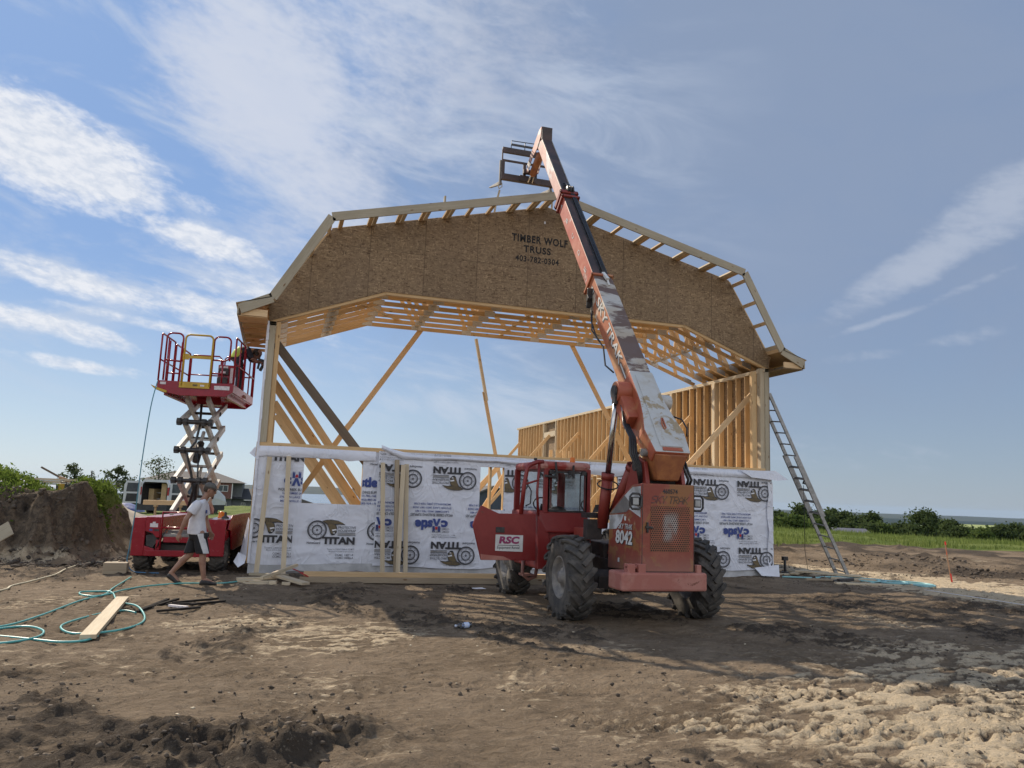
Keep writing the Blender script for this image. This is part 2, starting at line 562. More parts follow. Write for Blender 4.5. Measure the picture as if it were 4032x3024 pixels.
wrap_mat()
M('print_black', (.03, .03, .035), (.05, .05, .055), .6)
M('print_grey', (.16, .16, .18), (.2, .2, .22), .6)
M('print_brown', (.17, .125, .06), (.12, .09, .045), .6, 30)
M('print_blue', (.035, .06, .22), (.05, .08, .27), .6)
M('print_red', (.5, .03, .04), (.42, .03, .04), .6)
M('print_white', (.75, .75, .76), (.66, .66, .68), .5, 12)
M('concrete', (.56, .565, .57), (.42, .425, .43), .85, 4, bump=.006)
M('parge_stain', (.16, .15, .14), (.22, .21, .2), .9, 9)
M('galvanized', (.55, .56, .56), (.42, .43, .44), .38, 40, .75)
M('felt_black', (.03, .03, .032), (.05, .05, .05), .8, 9)

# ------------------------------------------------------------------ terrain
def grass_edge(x):
    return np.interp(x, [-400, -60, -9, -3, 0, 12, 13.2, 15, 17.5, 22.8, 28.8, 40, 120], [-40, 6, 24, 24, 26, 26, 14, 8.0, 7.6, 10.6, 7.5, 0, -40])


def far_z(x, y):
    r = np.hypot(x - 6, y)
    a = np.degrees(np.arctan2(x, y))
    z = -.047 * (np.clip(r, 45, 200) - 45) - (.0195 + .014 * sst(a, 18, 34)) * np.clip(r - 200, 0, 1900)
    z = z + 26 * np.exp(-((a - 50) / 9) ** 2) * sst(r, 350, 1250) * (1 - sst(r, 1500, 2600))
    z = z + (fbm(x, y, .004, 3) - .5) * 14 * sst(r, 150, 900) * sst(a, 14, 30)
    return z


def pit(x, y):   # the churned dark lump of soil near the camera
    d = np.hypot((x - .40) / 1.0, (y + 10.95) / .5)
    return np.exp(-d ** 2)


def crumb_zone(x, y):
    return sst(fbm(x, y, .55, 4, .55, off=13), .50, .66)


def plates(x, y):   # dry plates pressed by tyre lugs
    w = (fbm(x, y, 1.3, 3, off=63) - .5)
    return sst(fbm(x * 3.6 + y * 1.6 + w * 1.6, y * 10.5 - x * 2.2 + w * 1.6, 1.0, 4, .62, off=64), .455, .52)


TRK = ((1.6, -9.3, 5.8, -10.4, .34), (5.6, -10.35, 10.5, -11.9, .34), (2.4, -10.6, 8.6, -12.4, .36), (6.6, -12.6, 13.5, -10.6, .36), (4.6, -9.4, 12.0, -10.5, .36), (3.0, -11.6, 9.5, -11.0, .34), (7.0, -11.4, 15.0, -12.4, .36),
       (13.2, 6.0, 15.2, -9.0, .5), (14.1, 6.0, 16.4, -9.0, .5), (10.4, -3, 8.6, -12, .4), (-3, -8.4, 3.4, -9.6, .32), (-2.5, -11.2, 4.5, -8.4, .32), (12.2, -3.5, 10.2, -11.5, .4), (-4.5, -3.2, 1.2, -6.2, .32), (-4.5, -4.6, .4, -8.0, .32))


def tracks(x, y):
    dep = 0 * x; lugm = 0 * x
    brk = sst(fbm(x, y, 1.3, 3, off=40), .40, .62)
    for (x0, y0, x1, y1, wd) in TRK:
        dx_, dy_ = x1 - x0, y1 - y0; L = math.hypot(dx_, dy_); dx_ /= L; dy_ /= L
        t = (x - x0) * dx_ + (y - y0) * dy_; s_ = -(x - x0) * dy_ + (y - y0) * dx_ + (vnoise(x, y, .5, 3) - .5) * .5
        m_ = np.exp(-(s_ / wd * 1.6) ** 6) * sst(t, 0, .6) * (1 - sst(t, L - .6, L)) * brk
        lug = sst(.5 + .5 * np.sin((t + np.abs(s_) * .9) * 2 * np.pi / .19), .35, .75)
        dep = np.maximum(dep, m_); lugm = np.maximum(lugm, m_ * lug)
    return dep, lugm


def dry_zone(x, y):
    z = .95 * np.exp(-((y + 11.3 - .06 * (x - 9)) / 2.1) ** 2) * sst(x, 2.6, 6.0) * (1 - sst(x, 26, 34)) + .9 * sst(x, 13.0, 14.0) * (1 - sst((x - 14) * .894 + (y - 5.5) * .447, -.6, .9)) * sst(y, -7, -3.5) * (1 - sst(y, 9, 12))
    return np.clip(z + .12 * np.exp(-(((x - 2.5) / 2.2) ** 2 + ((y + 8.3) / 1.3) ** 2)) + .12 * np.exp(-(((x - 9) / 2.6) ** 2 + ((y + 8.4) / .7) ** 2)) + (.18 + .3 * sst(x, 3, 6)) * sst(fbm(x, y, .33, 3, off=77), .56, .72) * (1 - .75 * sst(x, 5, 7) * sst(y, -10.2, -9.2)) * (1 - sst(np.hypot(x - 6, y), 20, 30)), 0, 1)


def ground_z(x, y, micro=True):
    x = np.asarray(x, float); y = np.asarray(y, float)
    z = far_z(x, y)
    near = 1 - sst(np.hypot(x - 6, y), 25, 60)
    d = (x - 14) * .894 + (y - 5.5) * .447
    berm = sst(d, .2, 3.5) * (1 - sst(d, 18, 30))
    z = z + berm * .30
    if micro:
        rough = .55 + .9 * sst(fbm(x, y, .35, 3, off=5), .45, .7) + berm * 1.9
        rough = rough * (1 - .6 * np.exp(-(((x - 3.5) / 3) ** 2 + ((y + 8) / 2.2) ** 2)))
        inside = sst(x, -.5, .3) * (1 - sst(x, 12, 13)) * sst(y, -1, 0)
        z = z + near * ((fbm(x, y, .5, 3, off=2) - .5) * .09 * (1 - inside) + rough * (1 - .45 * np.clip(dry_zone(x, y) * 1.5, 0, 1)) * ((fbm(x, y, 2.2, 4, .55, off=9) - .5) * .075 + (fbm(x, y, 9, 3, .6, off=21) - .5) * .034))
        cz = crumb_zone(x, y) * (1 - inside) * (1 - .85 * np.clip(dry_zone(x, y) * 1.5, 0, 1)) + .8 * berm * sst(fbm(x, y, .8, 3, off=29), .35, .6)
        z = z + near * cz * (.10 * np.maximum(0, fbm(x, y, 6.5, 4, .62, off=41) - .5) * (1 + .8 * berm) + .05 * np.maximum(0, fbm(x, y, 2.4, 4, .6, off=43) - .5))
        z = z + near * .015 * plates(x, y) * np.clip(dry_zone(x, y) * 1.4 + .25, 0, 1) * (1 - inside)
        p = pit(x, y)
        z = z + p * (.03 + .30 * (fbm(x, y, 3.2, 5, .64, off=31) - .45))
        td, tl = tracks(x, y)
        z = z + near * (-.022 * td + .020 * tl)
        cz = crumb_zone(x, y) * (1 - inside) * (1 - .85 * np.clip(dry_zone(x, y) * 1.5, 0, 1)) + .8 * berm * sst(fbm(x, y, .8, 3, off=29), .35, .6)
        z = z + near * cz * (.10 * np.maximum(0, fbm(x, y, 6.5, 4, .62, off=41) - .5) * (1 + .8 * berm) + .05 * np.maximum(0, fbm(x, y, 2.4, 4, .6, off=43) - .5))
        z = z + near * .015 * plates(x, y) * np.clip(dry_zone(x, y) * 1.4 + .25, 0, 1) * (1 - inside)
        p = pit(x, y)
        z = z + p * (.03 + .30 * (fbm(x, y, 3.2, 5, .64, off=31) - .45))
        # tyre tracks with lug prints
        for (x0, y0, x1, y1, wd) in ((1.6, -9.3, 5.8, -10.4, .32), (5.8, -10.4, 9.5, -11.6, .32), (2.4, -10.6, 8.6, -12.4, .34), (13.0, 4.0, 15.4, -9.0, .5), (10.4, -3, 8.6, -12, .4), (6.6, -12.6, 12.5, -11.0, .36)):
            dx_, dy_ = x1 - x0, y1 - y0; L = math.hypot(dx_, dy_); dx_ /= L; dy_ /= L
            t = (x - x0) * dx_ + (y - y0) * dy_; s_ = -(x - x0) * dy_ + (y - y0) * dx_
            s_ = s_ + (vnoise(x, y, .8, 3) - .5) * .3
            m_ = np.exp(-(s_ / wd * 1.5) ** 4) * sst(t, 0, .6) * (1 - sst(t, L - .6, L)) * sst(vnoise(x, y, 1.1, 40), .2, .6)
            lug = .5 + .5 * np.sin((t + np.abs(s_) * .9) * 2 * np.pi / .17)
            z = z + near * m_ * (-.03 + .035 * sst(lug, .3, .8))
    return z


def gz(x, y): return float(ground_z(x, y))


def axis_coords(lo, hi, step, far, g=1.13):
    a = list(np.arange(lo, hi, step)); s_ = step; v = lo; left = []
    while v > -far:
        s_ *= g; v -= s_; left.append(v)
    s_ = step; v = a[-1]; right = []
    while v < far:
        s_ *= g; v += s_; right.append(v)
    return np.array(left[::-1] + a + right)


def grid_mesh(name, X, Y, Z, attrs, mat):
    ny, nx = X.shape
    me = bpy.data.meshes.new(name)
    co = np.stack([X, Y, Z], -1).reshape(-1, 3).astype(np.float32)
    i = np.arange(ny * nx).reshape(ny, nx)
    q = np.stack([i[:-1, :-1], i[:-1, 1:], i[1:, 1:], i[1:, :-1]], -1).reshape(-1, 4)
    me.vertices.add(len(co)); me.vertices.foreach_set('co', co.ravel())
    me.loops.add(q.size); me.loops.foreach_set('vertex_index', q.ravel().astype(np.int32))
    me.polygons.add(len(q)); me.polygons.foreach_set('loop_start', np.arange(0, q.size, 4, dtype=np.int32))
    me.polygons.foreach_set('use_smooth', np.ones(len(q), dtype=bool))
    for k, v in attrs.items():
        a = me.attributes.new(k, 'FLOAT', 'POINT'); a.data.foreach_set('value', np.ascontiguousarray(v, dtype=np.float32).ravel())
    me.update(); me.validate()
    me.materials.append(mat)
    return me


def soil_mat():
    m_, T, b = new_mat('bare_soil')
    pos = T.add('ShaderNodeTexCoord').outputs['Object']
    at = lambda n: T.add('ShaderNodeAttribute', attribute_name=n).outputs['Fac']
    dry, damp, gr, far = at('dry'), at('damp'), at('grass'), at('far')
    a = T.noise(pos, .9, 6, .62, .4)
    f2 = T.noise(T.vm('MULTIPLY', pos, (1, 1.35, 1)), 6, 9, .72, .6)
    f3 = T.noise(pos, 45, 4, .7)
    f4 = T.noise(pos, 19, 6, .72, .4)
    c = T.mix(T.ss(a, .34, .66), (.165, .122, .080), (.255, .194, .132))
    c = T.mix(T.m('MULTIPLY', T.ss(f2, .47, .66), .65), c, (.29, .228, .16))
    c = T.mix(T.m('MULTIPLY', T.ss(f2, .46, .30), .7), c, (.085, .066, .05))
    dm = T.ss(T.m('ADD', dry, T.m('MULTIPLY', T.m('SUBTRACT', f2, .5), 1.6)), .28, .66)
    c = T.mix(T.m('MULTIPLY', dm, .92), c, T.mix(T.ss(f3, .3, .7), (.54, .43, .285), (.68, .56, .39)))
    wm = T.ss(T.m('ADD', damp, T.m('MULTIPLY', T.m('SUBTRACT', f2, .5), 1.5)), .25, .7)
    c = T.mix(T.m('MULTIPLY', wm, .9), c, (.062, .049, .038))
    c = T.mix(T.m('MULTIPLY', T.ss(f3, .58, .72), .35), c, (.40, .34, .26))
    c = T.mix(T.m('MULTIPLY', T.ss(f4, .43, .30), .62), c, (.075, .057, .042))
    c = T.mix(T.m('MULTIPLY', T.ss(f4, .60, .72), .45), c, (.40, .325, .235))
    g1 = T.noise(pos, .6, 4)
    gc = T.mix(T.ss(g1, .35, .65), (.095, .135, .028), (.16, .19, .05))
    gm = T.ss(T.m('ADD', gr, T.m('MULTIPLY', T.m('SUBTRACT', a, .5), .35)), .42, .58)
    c = T.mix(gm, c, gc)
    fp = T.vm('MULTIPLY', pos, (.0025, .0025, 0))
    vo = T.add('ShaderNodeTexVoronoi'); vo.inputs['Scale'].default_value = 1.0; T.set(vo.inputs['Vector'], fp)
    wood_ = T.ss(T.noise(fp, 2.4, 5), .46, .52)
    fc = T.mix(T.sep(vo.outputs['Color'])[0], (.16, .21, .06), (.30, .34, .13))
    fc = T.mix(T.m('MAXIMUM', wood_, at('forest')), fc, (.014, .024, .012))
    fc = T.mix(at('field'), fc, T.mix(g1, (.24, .29, .11), (.30, .34, .15)))
    c = T.mix(far, c, fc)
    T.set(b.inputs['Base Color'], c)
    b.inputs['Roughness'].default_value = .95
    b.inputs['Specular IOR Level'].default_value = .12
    h = T.m('ADD', T.m('MULTIPLY', f2, .9), T.m('ADD', T.m('MULTIPLY', f3, .16), T.m('MULTIPLY', f4, .42)))
    T.set(b.inputs['Normal'], T.bump(h, 1.0, .085))
    return m_


soil = soil_mat()
xs = axis_coords(-6, 17, .034, 9000, 1.09)
ys = axis_coords(-12.9, -3.0, .030, 9000, 1.055)
X, Y = np.meshgrid(xs, ys)
Z = ground_z(X, Y)
GR = sst(Y - grass_edge(X) + (fbm(X, Y, .5, 3) - .5) * 3.0, -.6, .6)
FLD = sst(np.degrees(np.arctan2(X, Y)), 43.5, 45) * sst(np.hypot(X, Y), 500, 600) * (1 - sst(np.hypot(X, Y), 1300, 1400))
PLT = plates(X, Y); DZ = dry_zone(X, Y); TD, TL = tracks(X, Y)
DR = np.clip(DZ * (.36 + .72 * PLT) + .30 * PLT * sst(fbm(X, Y, .6, 3, off=66), .45, .65) + .26 * TL - .10 * TD, 0, 1)
DA = np.clip(pit(X, Y) * .75 * sst(fbm(X, Y, 3.2, 4, .6, off=32), .3, .6) + .60 * crumb_zone(X, Y) * (.35 + .65 * sst(fbm(X, Y, 6.5, 4, .62, off=41), .46, .56)) + .5 * np.exp(-(((X - 10) / 4) ** 2 + ((Y + 4.5) / 2.5) ** 2)) + .35 * np.exp(-(((X + 1.5) / 2) ** 2 + ((Y + 10.6) / 1) ** 2)) + .5 * np.exp(-((Y - .4) / .8) ** 2) * sst(X, -5, -1) * (1 - sst(X, 5, 9)), 0, 1)
DA = np.clip(DA + .5 * sst((X - 14) * .894 + (Y - 5.5) * .447, .3, 1.6) * (1 - sst(np.hypot(X, Y), 30, 40)) * sst(fbm(X, Y, .9, 3, off=55), .3, .6), 0, 1)
FA = sst(np.hypot(X - 6, Y), 180, 300)
gnd = link('ground', grid_mesh('ground', X, Y, Z, {'dry': DR, 'damp': DA, 'grass': GR, 'far': FA, 'forest': sst(np.hypot(X, Y), 1150, 1700) * (1 - FLD), 'field': FLD}, soil))
tag(gnd, 'bare brown building-site soil with grass and country beyond', kind='structure')

# excavated bank of soil on the left
mx = np.arange(-15, -1.9, .045); my = np.arange(1.4, 14, .05)
X2, Y2 = np.meshgrid(mx, my)


def mound_z(x, y):
    nz_ = (fbm(x, y, .8, 5, .6, off=50) - .5)
    f = sst(y + nz_ * 2.6, 2.3, 3.3) * .8 + .2 * sst(y + nz_ * 1.8, 1.4, 3.2)
    s_ = sst(-x + nz_ * 1.4, 2.55, 4.0)
    h = (1.66 - .20 * np.exp(-((x + 4.58) / .6) ** 4)) * f * s_ * (1 - sst(y, 5.6, 8.2))
    h = h + .32 * sst(-x, 5.2, 6.6) * sst(y, 3.4, 5) * (1 - sst(y, 6, 9))
    h = h + .10 * f * s_ * (fbm(x, y, 2.5, 4, .6, off=60) - .5) * 3.0 + .09 * (fbm(x, y, 7, 4, .62, off=61) - .5) * sst(h, .02, .3) * 2
    lump = sst(1 - np.abs(y - 1.9 + .2 * x * 0) / 1.1, 0, 1) * sst(-x, 2.4, 3.4)
    return h + lump * .28 * sst(fbm(x, y, 1.9, 4, .6, off=70), .42, .75) - .05


Z2 = mound_z(X2, Y2)
G2 = sst(Y2 + .5 * (fbm(X2, Y2, 1.2, 3) - .5), 3.3, 3.9) * .9 * sst(Z2, .9, 1.2) * sst(-X2, 3.1, 3.6)
D2 = np.clip(.50 - .55 * sst(Z2, .1, .5) * 0 + .5 * (fbm(X2, Y2, 1.1, 3, off=4) - .5), 0, 1) * sst(Z2, .05, .4)
R2 = np.clip(.55 * sst(fbm(X2, Y2, 1.6, 3, off=8), .5, .7) * (1 - sst(Z2, .25, .5)), 0, 1)
tag(link('terrain_bank', grid_mesh('terrain_bank', X2, Y2, Z2, {'dry': R2, 'damp': D2, 'grass': G2, 'far': Z2 * 0}, soil)), 'dark cut bank of excavated soil with weeds on top', kind='structure')


# lake and hills
def flat_mat(name, c, rough, spec=.5):
    m_, T, b = new_mat(name)
    b.inputs['Base Color'].default_value = (*c, 1); b.inputs['Roughness'].default_value = rough
    b.inputs['Specular IOR Level'].default_value = spec
    return m_


M('water', (.10, .14, .19), (.14, .18, .23), .25, .004, bump=.2, bscale=.02)
lm = MB()
lm.poly([(-3000, 1750, -36.0), (700, 1850, -36.0), (1400, 2600, -36.0), (1500, 5600, -36.0), (-3000, 5600, -36.0)])
tag(lm.build('lake', MATS['water']), 'pale lake in the distance', kind='structure')
m_, T, b = new_mat('forest_hill')
pos = T.add('ShaderNodeTexCoord').outputs['Object']
T.set(b.inputs['Base Color'], T.mix(T.ss(T.noise(pos, .006, 6, .65), .45, .6), (.012, .022, .012), (.028, .040, .02)))
b.inputs['Roughness'].default_value = 1
hx = np.linspace(-5200, 9000, 240); hy = np.linspace(0, 1, 14)
HX, HT = np.meshgrid(hx, hy)
HA = np.degrees(np.arctan2(HX, 5400))
top = np.interp(HA, [-40, -20, -10, 0, 3.5, 8, 20, 27, 36, 42, 50, 60], [6, 6, 8, 15, 19, 14, 0, -14, -27, -33, -37, -38]) + (fbm(HX, HX * 0, .0011, 5, off=3) - .5) * 14
HY = 5000 + HT * 2400 + HX * 0
HZ = -112 + (top + 112) * np.sin(np.clip(HT * 1.35, 0, 1) * np.pi / 2) - 30 * np.clip(HT - .8, 0, 1)
tag(link('hills', grid_mesh('hills', HX, HY, HZ, {}, m_)), 'low blue wooded hills on the horizon', kind='structure')

# ------------------------------------------------------------------ the timber barn under construction
WB, LB = 12.19, 21.1
ZC, ZT, ZW = .215, 2.64, 5.18
barn = thing('timber_barn', 'half-built timber barn with gambrel roof trusses and white-wrapped front wall', 'barn')
fl, wl, pl, gl = MATS['fresh_lumber'], MATS['warm_lumber'], MATS['pale_lumber'], MATS['grey_lumber']

# foundation curb
cb = MB()
cb.span((-.02, .02, -.25), (WB + .02, .22, ZC))
cb.span((-.02, .22, -.25), (.2, LB, ZC)); cb.span((WB - .2, .22, -.25), (WB + .02, LB, ZC))
cb.build('foundation_curb', MATS['concrete'], barn)
sb = MB(); sb.span((.2, .22, -.2), (WB - .2, LB, .165)); sb.build('bounce_slab', MATS['concrete'], barn)  # unseen pale floor, added to bounce sunlight up to the trusses
st = MB()
for (x0, x1, z0, z1) in ((.5, 2.6, .0, .09), (4.15, 4.6, .12, .2), (5.6, 5.75, .1, .17), (8.6, 9.3, .05, .13)):
    n_ = 9; pts = [(x0 + (x1 - x0) * i / n_, .016, z0) for i in range(n_ + 1)] + [(x1 - (x1 - x0) * i / n_, .016, z0 + (z1 - z0) * (.4 + .6 * rnd.random())) for i in range(n_ + 1)]
    st.poly(pts)
st.build('damp_stain', MATS['parge_stain'], barn)

WIN = [(.93, 2.14, 1.425, 2.36), (4.72, 5.27, 1.41, 2.35), (7.36, 8.04, 1.20, 2.32)]
# front knee wall: sheathing around the openings, framed, with a doubled top plate
fw_ = MB()
xsn = [0.0] + [v for w in WIN for v in (w[0], w[1])] + [WB]
for i in range(0, len(xsn), 2): fw_.span((xsn[i], .035, ZC), (xsn[i + 1], .15, ZT - .09))
for (a, b_, z0, z1) in WIN:
    fw_.span((a, .036, ZC), (b_, .149, z0)); fw_.span((a, .036, z1), (b_, .149, ZT - .09))
fw_.build('front_wall', wl, barn)
for zz in (ZT - .067, ZT - .022):
    tp = MB()
    tp.beam((.0, .085, zz), (5.1, .085, zz), .15, .043); tp.beam((5.105, .085, zz), (WB, .085, zz), .15, .043)
    tp.build('top_plate', wl, barn)
MB().beam((-.045, .09, .2), (-.03, .09, ZT + .0), .03, .14, (0, 1, 0)).build('corner_trim', MATS['warm_lumber'], barn)


# white house wrap, two sheets, printed
def wrinkle(x, z):
    return .011 * (fbm(x * 1.0, z * 1.6, 1.3, 3, off=5) - .5) + .014 * np.maximum(0, fbm(x * .8 + z * .5, z * 1.3 - x * .4, 2.1, 3, off=15) - .56) * 4


def wrap_sheet(name, x0, x1, z0, z1, holes, y0=-.004, low=None):
    n = max(2, int((x1 - x0) / .035)); m = int((z1 - z0) / .035)
    gx_ = np.linspace(x0, x1, n + 1); gz_ = np.linspace(z0, z1, m + 1)
    for h in holes:   # snap grid lines to the openings
        for v in h[:2]:
            if x0 < v < x1: gx_[np.argmin(np.abs(gx_ - v))] = v
        for v in h[2:]:
            if z0 < v < z1: gz_[np.argmin(np.abs(gz_ - v))] = v
    mb = MB(); idx = {}
    GX, GZ = np.meshgrid(gx_, gz_)
    D = wrinkle(GX, GZ)
    for j in range(m + 1):
        for i in range(n + 1):
            x, z = gx_[i], gz_[j]
            zz = z
            if j == 0: zz = z + .05 * (vnoise(x, 0., 1.4, 8) - .5) * 2
            mb.v.append((x, y0 - D[j, i] - .004, zz))
    for j in range(m):
        for i in range(n):
            cx, cz = (gx_[i] + gx_[i + 1]) / 2, (gz_[j] + gz_[j + 1]) / 2
            if any(h[0] < cx < h[1] and h[2] < cz < h[3] for h in holes): continue
            a = j * (n + 1) + i
            mb.face((a, a + 1, a + n + 2, a + n + 1), None, 0, True)
    return mb.build(name, MATS['house_wrap'], barn)


wrapL = wrap_sheet('house_wrap', .0, 2.56, .20, ZT - .03, [WIN[0]], .022)
wrapR = wrap_sheet('house_wrap', 2.46, WB + .05, .16, ZT - .06, WIN[1:], -.008)


def band(name, x0, x1, ztop, zlow, y, lift=0.05, seed=0, fringe=0.0):
    """loose folded strip of wrap along the top of the wall"""
    n = int((x1 - x0) / .06); mb = MB()
    for i in range(n + 1):
        x = x0 + (x1 - x0) * i / n
        t = float(vnoise(x, seed * 3.1, 1.1, seed)); t2 = float(vnoise(x, seed * 2.1, 3.7, seed + 3))
        zt_ = ztop(x) if callable(ztop) else ztop
        zl_ = (zlow(x) if callable(zlow) else zlow) + (t2 - .5) * .05
        for k in range(7):
            u = k / 6
            bulge = lift * math.sin(u * math.pi) * (.5 + t) + .03 * u * t2
            mb.v.append((x, y - bulge, zt_ + (zl_ - zt_) * u + (t - .5) * .03 * (1 - u)))
    for i in range(n):
        for k in range(6):
            a = i * 7 + k
            mb.face((a, a + 1, a + 8, a + 7), None, 0, True)
    return mb.build(name, MATS['house_wrap'], barn)


band('wrap_fold', .0, 2.4, ZT - .07, 2.35, .0, .03, 1)
band('wrap_fold', 2.50, 7.3, lambda x: np.interp(x, [2.5, 2.7, 3.2, 7.3], [2.70, 2.63, 2.535, 2.51]), lambda x: np.interp(x, [2.5, 3, 4.3, 7.3], [2.62, 2.42, 2.46, 2.38]), -.025, .035, 4)
band('wrap_fold', 7.3, WB + .1, lambda x: np.interp(x, [7.3, 9, 12.3], [2.51, 2.55, 2.56]), lambda x: np.interp(x, [7.3, 8, 9, 12.3], [2.30, 2.26, 2.42, 2.38]), -.02, .04, 9)
# flap that sticks out past the right corner, ragged strip hanging below it, flap at the left corner
fp = MB()
fp.poly([(WB - .9, -.08, 2.56), (WB + .1, -.10, 2.59), (WB + .42, -.16, 2.38), (WB + .12, -.14, 2.35), (WB - .6, -.13, 2.40)])
fp.poly([(WB + .1, -.10, 2.59), (WB + .12, .4, 2.55), (WB + .42, -.16, 2.38)])
fp.build('wrap_flap', MATS['house_wrap'], barn)
fp = MB()
zz = [2.3, 2.0, 1.7, 1.4, 1.1, .8, .5, .2, .05]
for i in range(8):
    a = .02 * math.sin(i * 1.9); b2 = .02 * math.sin(i * 1.9 + 1.9)
    fp.poly([(WB - .10 + a, -.05 - a, zz[i]), (WB + .06, -.03, zz[i]), (WB + .07, -.03, zz[i + 1]), (WB - .10 + b2, -.05 - b2, zz[i + 1])])
fp.poly([(WB - .5, -.06, .22), (WB + .16, -.10, .30), (WB + .14, -.16, .02), (WB - .35, -.13, .04)])
fp.build('wrap_flap', MATS['house_wrap'], barn)
fp = MB()
for (p, q) in (((-.06, .10, 2.55), (-.17, .05, 2.4)),): fp.poly([p, (-.02, .0, 2.42), (-.03, .0, 2.3), q])
fp.poly([(-.03, .02, 1.0), (-.09, .3, 1.1), (-.20, .35, .35), (-.06, .02, .30)])
fp.poly([(-.06, .02, .34), (-.22, .2, .40), (-.30, .1, .22), (-.2, -.06, .12), (-.08, -.02, .2)])
fp.build('wrap_flap', MATS['house_wrap'], barn)

PM = [MATS[k] for k in ('print_black', 'print_grey', 'print_brown', 'print_blue', 'print_red', 'print_white')]
ID = Matrix.Identity(4)


def disc_ring(mb, cx, cy, r0, r1, mi, z=0, n=26):
    for k in range(n):
        a, c = 2 * math.pi * k / n, 2 * math.pi * (k + 1) / n
        mb.poly([(cx + r0 * math.cos(a), cy + r0 * math.sin(a), z), (cx + r1 * math.cos(a), cy + r1 * math.sin(a), z), (cx + r1 * math.cos(c), cy + r1 * math.sin(c), z), (cx + r0 * math.cos(c), cy + r0 * math.sin(c), z)], mi)


def bar(mb, x0, y0, x1, y1, mi, z=0): mb.poly([(x0, y0, z), (x1, y0, z), (x1, y1, z), (x0, y1, z)], mi)


def titan_unit(small=True):
    """origin at the lower-left of the big word; units are metres on the wall"""
    mb = MB()
    fit_text(mb, 'TITAN', ID, 0, 0, .665, .152, 0, .055)
    fit_text(mb, 'HomeGuard', ID, -.305, .004, .27, .045, 0, .02)
    cx, cy = -.115, .285
    disc_ring(mb, cx, cy, .172, .198, 0); disc_ring(mb, cx, cy, .158, .168, 1); disc_ring(mb, cx, cy, .088, .108, 0)
    disc_ring(mb, cx, cy, .072, .080, 1)
    for k in range(8):
        a = k * math.pi / 4
        disc_ring(mb, cx + .132 * math.cos(a), cy + .132 * math.sin(a), .006, .013, 1, 0, 8)
        disc_ring(mb, cx + .05 * math.cos(a + .3), cy + .05 * math.sin(a + .3), 0.0, .007, 1, 0, 6)
    disc_ring(mb, cx, cy, 0.0, .028, 1, 0, 7)
    for k in range(4):
        bar(mb, cx - .25 + .02 * k, cy + .16 + .02 * k, cx - .09, cy + .163 + .02 * k, 1)
    # crested helmet
    cr_ = [(-.03, .47), (.07, .50), (.19, .50), (.30, .485), (.40, .44), (.46, .395), (.33, .41), (.245, .395), (.18, .37), (.10, .39)]
    mb.poly([(x, y, .0004) for x, y in cr_], 0)
    mb.poly([(x * .93 + .012, (y - .44) * .68 + .445, .001) for x, y in cr_], 2)
    hl = [(.08, .40), (.12, .43), (.20, .425), (.265, .395), (.29, .33), (.285, .24), (.25, .205), (.24, .19), (.19, .18), (.16, .21), (.14, .27), (.12, .33)]
    mb.poly([(x, y, .0008) for x, y in hl], 0)
    mb.poly([(x * .86 + .024, (y - .3) * .8 + .31, .0014) for x, y in hl], 2)
    mb.poly([(.185, .30, .002), (.275, .315, .002), (.285, .285, .002), (.24, .28, .002), (.245, .215, .002), (.215, .225, .002)], 5)
    mb.poly([(.19, .262, .0024), (.262, .287, .0024), (.228, .235, .0024)], 0)
    for k in range(5): bar(mb, .03 + .04 * k, .415 + .012 * math.sin(k), .04 + .04 * k, .47, 0, .0018)
    fit_text(mb, 'PROTECTIVE', ID, .315, .322, .36, .05, 0, .008)
    fit_text(mb, 'HOUSEWRAP', ID, .315, .255, .36, .05, 0, .008)
    for k, mi in enumerate((0, 2, 0)): bar(mb, .305, .18 + .024 * k, .672, .191 + .024 * k, mi)
    if small:
        fit_text(mb, 'Tested to CAN/CGSB-51.32-M77', ID, .11, -.115, .555, .034, 1, .005)
        fit_text(mb, 'Meets ICC/A38 Requirements', ID, .15, -.165, .515, .034, 1, .005)
        fit_text(mb, 'CCMC 14071-R', ID, .28, -.235, .38, .043, 1, .015)
        fit_text(mb, 'CCMC 14080-R', ID, .28, -.295, .38, .043, 1, .015)
    return mb


def castle_unit():
    """origin at the lower-left of the blue word"""
    mb = MB()
    fit_text(mb, 'c', ID, .0, .0, .15, .15, 3, .05)
    fit_text(mb, 'stle', ID, .335, .0, .385, .215, 3, .05)
    mb.poly([(.160, -.03, 0), (.215, -.03, 0), (.272, .13, 0), (.225, .13, 0)], 3); mb.poly([(.34, -.03, .0003), (.275, .13, .0003), (.228, .13, .0003), (.285, -.03, .0003)][::-1], 3)
    for x in (.165, .285):
        bar(mb, x, .13, x + .05, .23, 3)
        for k in range(2): bar(mb, x + .03 * k, .23, x + .018 + .03 * k, .26, 3)
    mb.poly([(.25, .215, .0006), (.225, .185, .0006), (.22, .15, .0006), (.25, .14, .0006), (.28, .15, .0006), (.275, .185, .0006)], 4)
    lines = (('WOLF CREEK BUILDING SUPPLIES', -.135, .93, 0), ('LACOMBE (403) 782-1481', -.215, .73, 3), ('SYLVAN LAKE (403) 887-3628', -.295, .84, 3), ('MORINVILLE (780) 939-1700', -.375, .80, 3))
    for s_, y, w, mi in lines: fit_text(mb, s_, ID, .38 - w / 2 - .02, y, w, .056, mi, .014)
    return mb


tu = titan_unit().mesh('printed_logo', PM)
tus = titan_unit(False).mesh('printed_logo', PM)
cu_ = castle_unit().mesh('printed_lettering', PM)


